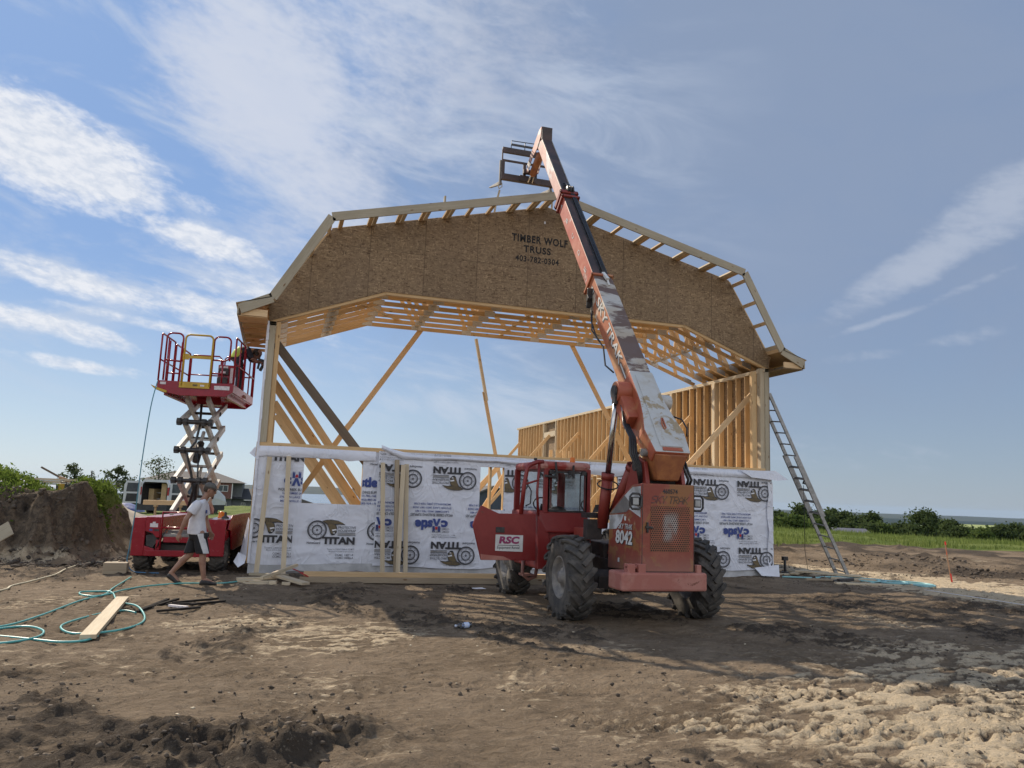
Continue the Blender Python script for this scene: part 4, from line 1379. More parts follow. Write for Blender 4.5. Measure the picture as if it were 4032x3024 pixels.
mb = MB(); mb.span((-.31, -1.91, 1.30), (-.285, -1.88, 1.44)); mb.span((-.33, -1.915, 1.355), (-.215, -1.885, 1.385)); mb.build('latch', MATS['black_steel'], hood, .004)
# left side decals
sd_ = MB(); xd = HX0 - .004
S1 = plane_m((xd, 0, 0), (0, -1, 0), (0, 0, 1))
sd_.poly([(xd, -1.86, 1.93), (xd, -1.60, 1.92), (xd, -1.34, 1.80), (xd, -1.45, 1.62), (xd, -1.86, 1.50)][::-1], 0)
sd_.poly([(xd, -.82, 1.50), (xd, -1.33, 1.53), (xd, -1.25, 1.42), (xd, -1.08, 1.31), (xd, -.82, 1.29)], 0)
sd_.poly([(xd - .001, -1.34, 1.80), (xd - .001, -.84, 1.52), (xd - .001, -1.40, 1.56), (xd - .001, -1.60, 1.66)], 1)
sd_.poly([(xd, -1.34, 1.50), (xd, -1.40, 1.50), (xd, -1.40, 1.44), (xd, -1.34, 1.44)], 2)
fit_text(sd_, 'SKY TRAK', plane_m((xd - .004, 0, 0), (0, -1, 0), (0, 0, 1)), 1.165, 1.312, .46, .078, 3, .012, .15)
fit_text(sd_, '8042', plane_m((xd - .004, 0, 0), (0, -1, 0), (0, 0, 1)), 1.075, 1.095, .56, .195, 3, .035, .1)
fit_text(sd_, 'SKY TRAK', plane_m((xd - .006, 0, 0), (0, -1, 0), (0, 0, 1)), 1.16, 1.318, .46, .078, 2, .012, .15)
fit_text(sd_, '8042', plane_m((xd - .006, 0, 0), (0, -1, 0), (0, 0, 1)), 1.065, 1.105, .56, .195, 2, .035, .1)
sd_.poly([(xd, -1.14, .9), (xd, -1.2, .9), (xd, -1.2, .84), (xd, -1.14, .84)], 2)
sd_.build('side_decal', [MATS['grey_decal'], MATS['grey_grime'], MATS['white_paint'], MATS['print_black']], hood)
# rear bumper weight
mb = MB(); mb.span((-.70, -1.96, .515), (.60, -1.50, .765)); mb.build('rear_bumper', MATS['bumper_red'], tele, .03)
mb = MB()
for x0 in (-.60, -.44): mb.span((x0, -1.93, .755), (x0 + .11, -1.80, .875))
mb.span((.46, -1.92, .755), (.53, -1.82, .87)); mb.cyl((-.60, -1.87, .83), (-.33, -1.87, .83), .025, 10); mb.build('hitch_lug', MATS['bumper_red'], tele, .008)
# rear lamps in guards
for s in (-1, 1):
    cx = -.475 if s < 0 else .565; ly = -.25 if s < 0 else -.12
    mb = MB(); w_, h_ = .085, .105
    ring = [(cx - w_, -1.63 + ly, 1.72 + h_ * .6), (cx - w_ * .6, -1.63 + ly, 1.72 + h_), (cx + w_ * .6, -1.63 + ly, 1.72 + h_), (cx + w_, -1.63 + ly, 1.72 + h_ * .6), (cx + w_, -1.63 + ly, 1.72 - h_ * .6), (cx + w_ * .6, -1.63 + ly, 1.72 - h_), (cx - w_ * .6, -1.63 + ly, 1.72 - h_), (cx - w_, -1.63 + ly, 1.72 - h_ * .6)]
    mb.tube(ring, .016, 8, closed=True)
    mb.span((cx + (.06 if s < 0 else -.2), -1.60 + ly, 1.66), (cx + (.2 if s < 0 else -.06), -1.5 + ly, 1.78))
    g_ = mb.build('lamp_guard', MATS['black_steel'], tele)
    mb = MB(); mb.span((cx - .055, -1.635 + ly, 1.66), (cx + .055, -1.56 + ly, 1.78), 0); mb.span((cx - .042, -1.64 + ly, 1.675), (cx + .042, -1.634 + ly, 1.765), 1)
    mb.build('rear_lamp', [MATS['black_steel'], MATS['lamp_lens']], g_, .006)
# boom support towers
for x in (-.245, .315):
    mb = MB(); mb.prism([(x - .03, y, z) for y, z in ((-1.72, 1.0), (-1.80, 1.98), (-1.72, 2.28), (-1.50, 2.36), (-1.30, 2.25), (-1.05, 1.75), (-.5, .9))], (.06, 0, 0))
    mb.build('boom_tower', br, tele, .01)
mb = MB(); mb.cyl((-.36, -1.58, 2.22), (.43, -1.58, 2.22), .075, 14); mb.span((-.21, -1.62, 1.95), (.28, -1.0, 2.06)); mb.build('boom_pivot', MATS['dark_frame'], tele)
# hydraulic tank, step and small parts in front of the hood
mb = MB(); mb.span((-.64, -.40, .98), (-.50, .0, 1.28)); mb.span((-.63, -.38, .86), (-.5, -.1, .98)); mb.build('hydraulic_tank', br, tele, .02)
mb = MB(); mb.cyl((-.6, -.5, .50), (-.6, -.5, 1.1), .035, 10); mb.cyl((-.6, -.5, .62), (-.6, -.5, .86), .022, 10, 1); mb.span((-.66, -.62, 1.12), (-.42, -.46, 1.42)); mb.build('stabiliser_ram', [MATS['dark_frame'], MATS['chrome']], tele)
mb = MB(); mb.poly([(-.50, -.42, 1.52), (-.30, -.50, 1.54), (-.30, -.5, 1.66), (-.46, -.44, 1.64)]); mb.span((-.66, -.56, 1.44), (-.40, -.36, 1.52)); mb.build('mirror', MATS['black_steel'], tele)

# boom: local frame along the boom
BD = Vector((0, .6225, .7826)); BN = Vector((0, -.7826, .6225)); B0 = Vector((.02, -2.0, 2.40))
def bp(s, x=0, n=0): return B0 + BD * s + Vector((x, 0, 0)) + BN * n


def boom_section(s0, s1, w, h, off, mi_top, mi_side, parent, name, mats, bev=.012):
    mb = MB()
    A = [bp(s0, -w / 2, -off), bp(s0, w / 2, -off), bp(s0, w / 2, -off - h), bp(s0, -w / 2, -off - h)]
    Bq = [bp(s1, -w / 2, -off), bp(s1, w / 2, -off), bp(s1, w / 2, -off - h), bp(s1, -w / 2, -off - h)]
    b = len(mb.v); mb.v += [tuple(p) for p in A + Bq]
    for q, mi in (((0, 1, 5, 4), mi_top), ((1, 2, 6, 5), mi_side), ((2, 3, 7, 6), mi_side), ((3, 0, 4, 7), mi_side), ((3, 2, 1, 0), mi_side), ((4, 5, 6, 7), mi_top)):
        mb.face([b + i for i in q], None, mi)
    return mb.build(name, mats, parent, bev)


outer = boom_section(1.0, 4.18, .36, .40, 0, 0, 1, tele, 'boom_outer', [MATS['boom_top'], MATS['boom_side']])
middle = boom_section(3.9, 7.07, .30, .34, .03, 0, 1, tele, 'boom_middle', [MATS['greasy_black'], MATS['boom_red']])
inner = boom_section(6.9, 9.80, .24, .28, .055, 0, 1, tele, 'boom_inner', [MATS['greasy_black'], MATS['boom_pale']])
# ribs and hoses along the dark tops
mb = MB()
for x in (-.135, .135): mb.beam(bp(4.2, x, -.026), bp(7.05, x, -.026), .022, .012, BN)
mb.beam(bp(4.25, .02, -.028), bp(7.0, .02, -.028), .03, .012, BN)
mb.build('slide_strip', MATS['black_steel'], middle)
mb = MB()
for x in (.05, .078, .106): mb.tube([bp(4.05, x - .02, .03), bp(4.6, x, .0), bp(6.9, x - .01, .0), bp(7.3, x - .05, .02), bp(7.42, x - .08, -.03)], .013, 8)
mb.build('hose', MATS['hose_black'], middle)
mb = MB()
for x in (-.108, .108): mb.beam(bp(7.1, x, -.052), bp(9.78, x, -.052), .02, .012, BN)
mb.build('slide_strip', MATS['grey_grime'], inner)


def collar(s, w, h, off, t, name, m_, parent, lip=.05):
    mb = MB()
    o = [(-w / 2 - lip, lip - off), (w / 2 + lip, lip - off), (w / 2 + lip, -off - h - lip), (-w / 2 - lip, -off - h - lip)]
    P = [bp(s, x, n) for x, n in o]
    for i in range(4):
        a, c = P[i], P[(i + 1) % 4]; mid = (a + c) / 2
        outd = (mid - bp(s, 0, -off - h / 2)).normalized()
        mb.beam(a - outd * lip / 2, c - outd * lip / 2, t, lip, outd)
    return mb.build(name, m_, parent, .008)


collar(7.02, .30, .34, .03, .10, 'boom_collar', MATS['machine_red'], middle, .045)
collar(6.86, .30, .34, .03, .06, 'boom_collar', MATS['machine_red'], middle, .045)
collar(4.16, .36, .40, 0, .05, 'boom_collar', MATS['boom_side'], outer, .035)
mb = MB()
for x in (-.02, .03, .08): mb.lathe(bp(7.10, x, .0), (1, 0, 0), [(0.01, -.018), (.085, -.018), (.095, 0), (.085, .018), (.01, .018)], 18)
mb.span(tuple(bp(7.1, -.06, -.02) - Vector((.0, .02, .02))), tuple(bp(7.1, .14, -.02) + Vector((0, .02, .02))))
mb.build('hose_sheave', MATS['black_steel'], middle)
mb = MB(); mb.beam(bp(4.22, .02, .02), bp(4.0, .05, .05), .06, .05, BN); mb.beam(bp(4.0, .05, .03), bp(3.86, .05, .02), .03, .03, BN); mb.build('hose_clamp', MATS['white_paint'], outer, .006)
mb = MB(); mb.beam(bp(3.95, -.22, -.15), bp(3.72, -.21, -.42), .05, .12, (1, 0, 0)); mb.beam(bp(3.82, -.28, -.28), bp(3.82, -.2, -.28), .10, .10, BN); mb.build('boom_camera_bracket', MATS['black_steel'], outer, .01)
# lettering on the boom
SL = lambda s, n, x: plane_m(bp(s, x, n), BD, -BN)
lt = MB()
for k, ch in enumerate('ABCDE'):
    s_ = 6.72 - k * .545
    fit_text(lt, ch, plane_m(bp(s_, -.154, -.25), BN, BD), 0, 0, .085, .125, 0, .01)
lt.build('boom_letters', MATS['white_paint'], middle)
lt = MB()
PT = plane_m(bp(3.60, -.1825, -.225), -BD, BN); PT2 = plane_m(bp(3.625, -.1845, -.21), -BD, BN)
fit_text(lt, 'SKY TRAK', PT, 0, 0, 1.62, .17, 1, .022, .12); fit_text(lt, 'SKY TRAK', PT2, 0, 0, 1.62, .17, 0, .015, .12)
for (a, b_, w_) in ((2.02, 1.50, .07), (4.02, 3.84, .09)):
    x_ = -.1828
    lt.poly([bp(a, x_, -.13), bp(b_, x_, -.13), bp(b_, x_, -.13 - w_), bp(a, x_, -.13 - w_)], 1); lt.poly([bp(a - .02, x_ - .001, -.14), bp(b_ + .02, x_ - .001, -.14), bp(b_ + .02, x_ - .001, -.11 - w_), bp(a - .02, x_ - .001, -.11 - w_)], 0)
lt.build('boom_lettering', [MATS['white_paint'], MATS['print_black']], outer)
# yoke at the foot of the boom
mb = MB()
ol = [(-.265, .0), (.285, .0), (.32, .42), (.255, .72), (.21, 1.0), (.20, 1.66), (-.20, 1.66), (-.21, 1.0), (-.25, .72), (-.315, .42)]
b = len(mb.v); top_ = [bp(s, x, .022) for x, s in ol]; bt_ = [bp(s, x, -.42 if s > .6 else -.20) for x, s in ol]
mb.v += [tuple(p) for p in top_ + bt_]; n_ = len(ol)
mb.face(range(b, b + n_), None, 0); mb.face(range(b + 2 * n_ - 1, b + n_ - 1, -1), None, 1)
for i in range(n_):
    j = (i + 1) % n_; mb.face((b + i, b + n_ + i, b + n_ + j, b + j), None, 1)
yoke = mb.build('boom_yoke', [MATS['yoke_top'], MATS['yoke_side']], tele, .025)
mb = MB()
pl_ = [(-.165, .10), (.185, .10), (.145, .9), (.13, 1.55), (-.13, 1.55), (-.14, .9)]
mb.prism([bp(s, x, .022) for x, s in pl_], BN * .014); mb.build('cover_plate', MATS['yoke_top'], yoke, .008)
mb = MB(); mb.prism([bp(.02, x, .024) for x in (-.15, .17)] + [bp(.085, x, .024) for x in (.16, -.14)], BN * .012); mb.build('cover_plate', MATS['yoke_side'], yoke, .006)
mb = MB(); mb.tube([bp(.42, .0, .035), bp(.5, -.025, .06), bp(.6, -.01, .075), bp(.62, .02, .06), bp(.45, .03, .04)], .012, 8, closed=True); mb.build('lifting_eye', MATS['yoke_side'], yoke)
mb = MB()
q0 = [bp(.0, -.26, .0), bp(.0, .28, .0), bp(.04, .22, -.10)]
mb.prism([(-.235, -1.99, 2.385), (.275, -1.99, 2.385), (.20, -1.86, 2.02), (-.13, -1.86, 2.02)], (0, .42, 0)); mb.build('boom_heel', MATS['orange_steel'], yoke, .02)
mb = MB(); mb.cyl(bp(1.38, -.19, -.20), bp(1.38, -.43, -.20), .165, 22); mb.beam(bp(1.38, -.31, -.26), bp(.8, -.28, -.26), .20, .26, BN); mb.build('cylinder_boss', MATS['yoke_side'], yoke, .012)
mb = MB(); mb.cyl(bp(1.2, .19, -.18), bp(1.2, .42, -.18), .12, 18); mb.build('cylinder_boss', MATS['yoke_top'], yoke, .01)
mb = MB(); mb.cyl(bp(1.38, -.43, -.20), bp(1.38, -.46, -.20), .10, 16); mb.beam(bp(1.40, -.44, -.13), bp(1.22, -.44, -.30), .10, .05, (1, 0, 0)); mb.cyl(bp(1.2, .42, -.18), bp(1.2, .45, -.18), .05, 12); mb.build('pin_cap', MATS['black_steel'], yoke)
# lift cylinders
c_t = bp(1.34, -.40, -.22); c_b = Vector((-.41, -.60, 1.30)); c_m = Vector((-.41, -1.13, 2.16))
c_m = c_t + (c_b - c_t) * ((c_t.z - 2.13) / (c_t.z - c_b.z))
mb = MB(); mb.cyl(c_t, c_m, .044, 14); o_ = mb.build('cylinder_rod', MATS['chrome'], tele)
mb = MB(); mb.cyl(c_m, c_b, .085, 16); mb.cyl(c_m, c_m + (c_m - c_b).normalized() * -.10, .10, 16); mb.build('lift_cylinder', br, tele)
d_ = Vector((-.20, -1.36, 2.42)); e_ = Vector((-.23, -.55, 1.45)); m2_ = d_ + (e_ - d_) * .18
mb = MB(); mb.cyl(d_, m2_, .035, 12); mb.build('cylinder_rod', MATS['chrome'], tele)
mb = MB(); mb.cyl(m2_, e_, .08, 16); mb.cyl(m2_, m2_ + (e_ - d_).normalized() * .08, .092, 16); mb.build('lift_cylinder', br, tele)
mb = MB()
ring = [c_m + Vector((.17 * math.cos(t) - .0, .06 * math.sin(t), -.18 + .07 * math.sin(t))) for t in np.linspace(0, 6.28, 18)[:-1]]
mb.tube(ring, .011, 8, closed=True); mb.build('hose_loop', MATS['hose_black'], tele)
mb = MB()
for k in range(4):
    o2 = Vector((-.03 - .034 * k, -.015 * k, 0))
    mb.tube([bp(1.02, -.27, -.26) + o2, bp(.80, -.30, -.30) + o2, Vector((-.31, -1.56, 2.62)) + o2, Vector((-.30, -1.62, 2.38)) + o2 * 1.3, Vector((-.27, -1.68, 2.16)) + o2 * .8, Vector((-.25, -1.66, 1.93)) + o2 * .5], .016, 8)
mb.build('hose', MATS['hose_black'], tele)
mb = MB()
for k in range(4): mb.tube([bp(1.12, -.30 - .03 * k, -.22), bp(.98, -.29 - .03 * k, -.26), bp(.9, -.28 - .03 * k, -.34)], .013, 8)
mb.build('steel_line', MATS['chrome'], tele)
mb = MB()
for k in range(2): mb.tube([Vector((.34 + .04 * k, -1.7, 2.32)), Vector((.36 + .05 * k, -1.74, 2.18)), Vector((.42 + .05 * k, -1.74, 2.05)), Vector((.40 + .04 * k, -1.7, 1.93))], .02, 8)
mb.tube([bp(.78, .30, -.05), bp(.70, .40, -.02), bp(.52, .42, -.02), bp(.40, .39, -.06)], .012, 8)
mb.build('hose', MATS['hose_black'], tele)
mb = MB(); mb.span((-.33, -1.78, 2.36), (-.23, -1.70, 2.46)); mb.cyl((-.34, -1.76, 2.40), (-.24, -1.76, 2.40), .05, 12); mb.build('valve_block', MATS['rim_grey'], tele, .01)
mb = MB()
for (s_, x, n) in ((3.3, -.20, -.40),):
    mb.tube([bp(3.75, -.2, -.3), bp(3.4, -.24, -.45), bp(3.0, -.24, -.47), bp(2.7, -.20, -.43), bp(2.3, -.25, -.48), bp(2.05, -.2, -.4)], .014, 8)
    mb.tube([bp(3.6, -.2, -.38), bp(3.2, -.26, -.5), bp(2.85, -.22, -.44)], .012, 8)
mb.build('hose', MATS['hose_black'], outer)

# head of the boom
mb = MB()
hp = [(3.93, 10.02), (4.10, 10.02), (4.35, 9.88), (4.94, 9.52), (5.0, 9.36), (4.86, 9.30), (4.60, 9.52), (4.20, 9.62), (3.98, 9.80)]
for x in (-.125, .125): mb.prism([(B0.x + x - .0075, y - .03, z) for y, z in hp], (.015, 0, 0))
head = mb.build('boom_head', MATS['boom_pale'], tele, .004)
mb = MB(); mb.span((-.12 + B0.x, 3.88, 9.70), (.12 + B0.x, 4.0, 10.01)); mb.build('head_plate', MATS['greasy_black'], head)
mb = MB()
for (a, w_) in ((.58, .03), (.66, .05), (.78, .12)):
    p = Vector((0, 4.10 + .84 * a, 10.0 - .5 * a)); q = p + Vector((0, .84, -.5)).normalized() * w_
    d2 = Vector((0, -.12, -.16))
    mb.poly([(B0.x - .1335, v.y - .03, v.z - .02) for v in (p, q, q + d2, p + d2)])
mb.build('head_stripe', MATS['grey_grime'], head)
mb = MB(); mb.cyl((.02, 4.34, 9.56), (.02, 4.84, 9.30), .085, 16); mb.sphere((.02, 4.84, 9.30), .085); mb.build('tilt_cylinder', MATS['orange_steel'], head)
mb = MB()
mb.cyl((.0, 4.84, 9.30), (-.06, 4.98, 9.12), .025, 10); mb.cyl((.06, 4.84, 9.30), (.05, 4.98, 9.12), .02, 10); mb.build('cylinder_rod', MATS['chrome'], head)
bs = MATS['black_steel']
YC = 5.05
mb = MB()
mb.span((-.69, YC - .035, 9.80), (.62, YC + .035, 9.935)); mb.span((-.70, YC - .05, 9.12), (.66, YC + .05, 9.27)); mb.span((-.68, YC - .02, 9.585), (.62, YC + .02, 9.635))
for x in (-.66, -.13, .15, .60): mb.span((x - .035, YC - .03, 9.2), (x + .035, YC + .03, 9.62))
for x in (-.685, .61): mb.span((x - .015, YC - .02, 9.6), (x + .015, YC + .02, 9.88))
mb.span((-.26, YC - .08, 9.14), (.14, YC - .03, 9.28)); mb.span((-.18, YC - .12, 9.32), (.16, YC - .03, 9.42))
carr = mb.build('fork_carriage', MATS['greasy_black'], tele, .008)
mb = MB()
mb.tube([(-.48, YC, 9.93), (-.475, YC, 10.13), (.3, YC, 10.15), (.3, YC, 9.93)], .011, 8); mb.tube([(-.14, YC, 9.93), (-.135, YC, 10.14)], .010, 8); mb.span((-.475, YC - .012, 10.01), (.3, YC + .012, 10.06))
mb.build('load_guard', bs, carr)
for x in (-.70, .56):
    mb = MB(); mb.prism([(x - .03, YC + .03, 9.62), (x - .03, YC + .09, 9.62), (x - .03, YC + .09, 9.10), (x - .03, YC + 1.02, 9.32), (x - .03, YC + 1.02, 9.30), (x - .03, YC + .08, 9.01), (x - .03, YC + .03, 9.01)], (.06, 0, 0)); mb.build('fork', MATS['rim_grey'], carr, .005)

# cab
mb = MB()
pf = [(-1.20, 1.50), (-.33, 1.50), (-.32, 1.20), (-.42, 1.10), (-.46, .86), (-.80, .84), (-1.0, .60), (-1.20, .60)]
mb.prism([(x, .16, z) for x, z in pf], (0, 1.42, 0)); cab = mb.build('cab', cr, tele, .03)
mb = MB(); mb.prism([(-1.20, .145, 1.52), (-.32, .145, 1.52), (-.34, .13, 1.30), (-.46, .10, 1.17), (-1.06, .10, 1.17), (-1.19, .14, 1.32)], (0, .10, 0)); mb.build('cab_sill', cr, cab, .03)
mb = MB(); mb.span((-1.20, .12, 2.17), (-.30, 1.5, 2.31)); mb.build('cab_roof', faded_paint('roof_red', (.30, .04, .03), (.44, .22, .18), (.5, .4, .36), .3, 3.0), cab, .06)
for (x, y) in ((-1.06, .17), (-.35, .17), (-1.16, 1.42), (-.35, 1.42)):
    MB().span((x - .05, y - .035, 1.48), (x + .05, y + .035, 2.20)).build('cab_pillar', cr, cab, .012)
MB().span((-.78, .9, 1.4), (-.70, .98, 2.2)).build('cab_pillar', cr, cab)
mb = MB(); mb.poly([(-1.03, .155, 1.51), (-.38, .155, 1.51), (-.38, .155, 2.15), (-1.03, .155, 2.15)]); mb.build('rear_window', MATS['cab_glass'], cab)
mb = MB()
for (a, c_) in (((-1.04, .15, 1.515), (-.37, .15, 1.515)), ((-1.04, .15, 2.14), (-.37, .15, 2.14)), ((-1.03, .15, 1.52), (-1.03, .15, 2.14)), ((-.38, .15, 1.52), (-.38, .15, 2.14))): mb.beam(a, c_, .03, .03, (0, 1, 0))
mb.beam((-.48, .148, 1.52), (-.48, .148, 2.12), .014, .02, (0, 1, 0))
mb.build('window_seal', bs, cab)
mb = MB(); mb.poly([(-1.18, 1.45, 1.3), (-.36, 1.45, 1.3), (-.36, 1.45, 2.18), (-1.18, 1.45, 2.18)]); mb.poly([(-.335, .2, 1.52), (-.335, 1.4, 1.52), (-.335, 1.4, 2.15), (-.335, .2, 2.15)]); mb.build('side_window', MATS['cab_glass'], cab)
mb = MB()
mb.beam((-.93, .12, 2.30), (-.895, .11, 1.99), .035, .02, (0, 1, 0)); mb.beam((-.62, .12, 2.26), (-.615, .11, 2.05), .035, .02, (0, 1, 0)); mb.beam((-1.12, .10, 2.07), (-.90, .11, 2.06), .035, .03, (0, 1, 0))
for x in (-.99, -.66, -.43): mb.span((x - .04, .11, 2.10), (x + .04, .15, 2.17))
mb.build('wiper', bs, cab, .004)
mb = MB(); mb.span((-1.0, .32, 1.2), (-.60, .75, 1.47)); mb.sphere((-.79, .36, 1.47), .17, 14, 0, (1.1, .45, .72)); mb.build('seat', bs, cab, .03)
mb = MB(); mb.tube([(-.78 + .17 * math.cos(t), 1.12 + .08 * math.sin(t), 1.60 + .12 * math.sin(t)) for t in np.linspace(0, 6.28, 20)[:-1]], .013, 8, closed=True); mb.beam((-.78, 1.35, 1.3), (-.78, 1.13, 1.6), .05, .05); mb.build('steering_wheel', bs, cab)
mb = MB(); mb.lathe((-.55, .35, 2.30), (0, 0, 1), [(.055, 0), (.055, .015), (.046, .02), (.044, .085), (.03, .10), (0, .10)], 16); mb.build('beacon', MATS['amber'], cab)
mb = MB(); mb.tube([(-1.13, .55, 2.33), (-1.13, .55, 2.37)], .03, 8); mb.build('beacon_base', bs, cab)
# fender / step under the cab
mb = MB(); mb.prism([(-1.20, .14, z) for z in (0,)] * 0 + [(-1.21, .12, 1.44), (-1.02, .12, 1.20), (-.98, .12, .86), (-.99, .12, .60), (-1.18, .12, .60)], (0, .08, 0)); mb.build('fender', cr, cab, .01)
mb = MB(); mb.tube([(-1.22, .75, .72), (-1.24, .72, .46), (-1.14, .70, .38), (-1.02, .70, .42), (-.99, .7, .62)], .03, 8); mb.span((-1.26, .62, .44), (-1.06, .86, .47)); mb.build('step', br, cab)
# open door, swung out at right angles to the machine
DY = .15
mb = MB()
dp = [(-1.235, 1.46), (-1.85, 1.45), (-2.14, 1.57), (-2.23, 1.37), (-2.265, 1.26), (-2.11, .73), (-1.215, .73)]
mb.prism([(x, DY - .02, z) for x, z in dp], (0, .045, 0)); door = mb.build('cab_door', cr, tele, .01)
mb = MB(); mb.tube([(-1.48, DY, 1.45), (-1.445, DY, 1.89), (-1.40, DY, 2.18), (-1.36, DY, 2.235), (-1.22, DY, 2.29), (-1.13, DY, 2.29)], .036, 8); mb.tube([(-1.19, DY, 1.44), (-1.22, DY, 1.8), (-1.2, DY, 2.26)], .022, 8); mb.tube([(-1.44, DY - .01, 1.92), (-1.2, DY - .01, 2.0)], .016, 8); mb.build('door_frame', cr, door)
mb = MB(); mb.tube([(-1.42, DY - .03, 1.58), (-1.35, DY - .06, 1.62), (-1.34, DY - .06, 1.82), (-1.38, DY - .03, 1.90)], .011, 8); mb.build('grab_handle', bs, door)
mb = MB(); mb.span((-1.892, DY - .032, 1.155), (-1.75, DY - .019, 1.24)); mb.span((-1.82, DY - .04, 1.18), (-1.765, DY - .030, 1.215)); mb.build('door_handle', bs, door, .006)
sg = MB(); yy_ = DY - .024
sg.poly([(-1.892, yy_, .875), (-1.44, yy_, .865), (-1.44, yy_, 1.12), (-1.892, yy_, 1.125)], 0)
D1 = plane_m((0, yy_ - .003, 0), (1, 0, 0), (0, 0, 1))
fit_text(sg, 'RSC', D1, -1.835, .985, .34, .115, 1, .05, .12); bar_y = yy_ - .003
sg.poly([(-1.855, bar_y, .958), (-1.50, bar_y, .958), (-1.50, bar_y, .966), (-1.855, bar_y, .966)], 2)
fit_text(sg, 'Equipment Rental', D1, -1.862, .895, .37, .052, 2, .004, .15)
sg.build('door_sign', [MATS['white_paint'], MATS['decal_purple'], MATS['print_black']], door)
mb = MB(); mb.poly([(-2.11, yy_, .735), (-1.62, yy_, .735), (-1.75, yy_, .79), (-2.125, yy_, .82)]); mb.build('dust_scuff', MATS['bumper_red'], door)

# the two slings hanging from the forks
M('webbing', (.45, .38, .26), (.34, .28, .19), .8, 30)
for k, (x, pts) in enumerate(((4.93, [(0, .04, 8.98), (-.02, .02, 8.86), (-.10, .0, 8.5), (-.13, .05, 8.2)]), (6.19, [(0, .04, 8.98), (.02, .02, 8.9), (.03, .0, 8.7), (.04, .05, 8.45)]))):
    mb = MB()
    mb.tube([(x - .06, .10, 9.06), (x - .05, .08, 8.96), (x - .02 + pts[1][0], .04, 8.88)], .010, 6); mb.tube([(x + .04, .10, 9.06), (x + .04, .08, 8.96), (x - .02 + pts[1][0], .04, 8.88)], .010, 6)
    for p, q in zip(pts[1:-1], pts[2:]): mb.beam((x + p[0], p[1] + .04, p[2]), (x + q[0], q[1] + .04, q[2]), .045, .006, (0, 1, 0))
    tag(mb.build('lifting_sling', MATS['webbing']), ('tan lifting sling hanging from the left fork onto the roof rake board', 'short lifting sling looped under the right fork beside the boom')[k], 'sling', 'slings on the forks')

# ------------------------------------------------------------------ scissor lift
faded_paint('lift_red', (.25, .005, .016), (.29, .010, .022), (.20, .012, .02), .1, 2.5, rough=.20)
M('lift_yellow', (.55, .36, .035), (.46, .29, .03), .45, 6)
M('scissor_grey', (.62, .61, .57), (.50, .49, .46), .5, 6)
M('label_white', (.66, .62, .62), (.5, .47, .48), .5, 25, lo=.5, hi=.6)
lr = MATS['lift_red']
lift = thing('scissor_lift', 'red scissor lift with raised railed platform beside the barn corner', 'scissor lift', (-1.36, .10, 0), R(-8))
for (x, y, f) in ((-.72, .42, -1), (.72, .42, 1), (-.72, 2.35, -1), (.72, 2.35, 1)): tyre(lift, (x, y, .34), .345, .27, .19, 16, flip=f)
mb = MB(); mb.span((-.58, .1, .34), (.58, 2.6, .52)); mb.span((-.36, .25, .52), (.36, 2.6, .60)); mb.cyl((-.7, .42, .34), (.7, .42, .34), .06, 10); mb.cyl((-.7, 2.35, .34), (.7, 2.35, .34), .06, 10)
mb.build('lift_chassis', MATS['dark_frame'], lift)
mb = MB(); mb.span((-.60, -.02, .30), (.60, .07, .42)); mb.span((-.42, -.01, .42), (-.34, .08, .62)); mb.span((-.28, -.02, .57), (.34, .08, .72)); mb.build('front_beam', lr, lift, .01)
for s in (-1, 1):
    mb = MB()
    if s < 0:
        mb.prism([(-.875, 0, .30), (-.875, 0, 1.04), (-.64, 0, 1.05), (-.64, 0, .30)], (0, .06, 0))
        mb.prism([(-.64, -.01, .78), (-.64, -.01, 1.06), (-.36, -.01, 1.06), (-.36, -.01, .66), (-.42, -.01, .66), (-.5, -.01, .74)], (0, 2.5, 0))
        mb.prism([(-.64, .0, .30), (-.64, 0, .50), (-.44, 0, .44), (-.44, 0, .30)], (0, .06, 0))
        mb.span((-.875, .06, .62), (-.64, 2.55, 1.04))
    else:
        mb.span((.40, 0, .32), (.875, .05, 1.04)); mb.span((.40, .05, .62), (.86, 2.55, 1.04))
    cab_ = mb.build('lift_cabinet', lr, lift, .012)
    if s < 0:
        q = MB(); q.span((-.555, -.013, .86), (-.405, -.011, .935)); q.span((-.51, -.0135, .93), (-.455, -.0115, .965)); q.build('warning_label', MATS['label_white'], cab_)
        q = MB(); q.span((-.47, -.014, .785), (-.38, -.011, .825)); q.build('cabinet_handle', MATS['black_steel'], cab_)
        q = MB(); q.span((-.56, -.0135, .79), (-.50, -.0115, .825)); q.build('warning_label', MATS['print_blue'], cab_)
        q = MB(); q.prism([(-.62, .02, .70), (-.45, .02, .72), (-.40, .02, .6), (-.48, .02, .46), (-.6, .02, .50)], (0, .3, 0)); q.build('recess_shade', MATS['black_steel'], cab_)  # black block fills the opening, standing in for the shade inside
    else:
        q = MB(); q.prism([(.885, .22, .98), (.885, .12, .85), (.885, .42, .80), (.885, .62, .42), (.885, .75, .40), (.885, 1.75, .44), (.885, 1.9, .75), (.885, 2.5, .78), (.885, 2.52, 1.12), (.885, 1.4, 1.13), (.885, .5, 1.12)], (.02, 0, 0)); q.build('side_panel', lr, cab_, .006)
        q = MB(); q.lathe((.78, .35, 1.05), (0, 0, 1), [(.075, 0), (.075, .03), (.03, .06), (.02, .13), (0, .14)], 14); q.build('fill_cap', MATS['black_steel'], cab_)
        q = MB(); q.lathe((.66, .55, 1.05), (0, 0, 1), [(.07, 0), (.07, .03), (.06, .035), (.058, .12), (.03, .14), (0, .14)], 16); q.build('beacon', MATS['amber'], cab_)
mb = MB()
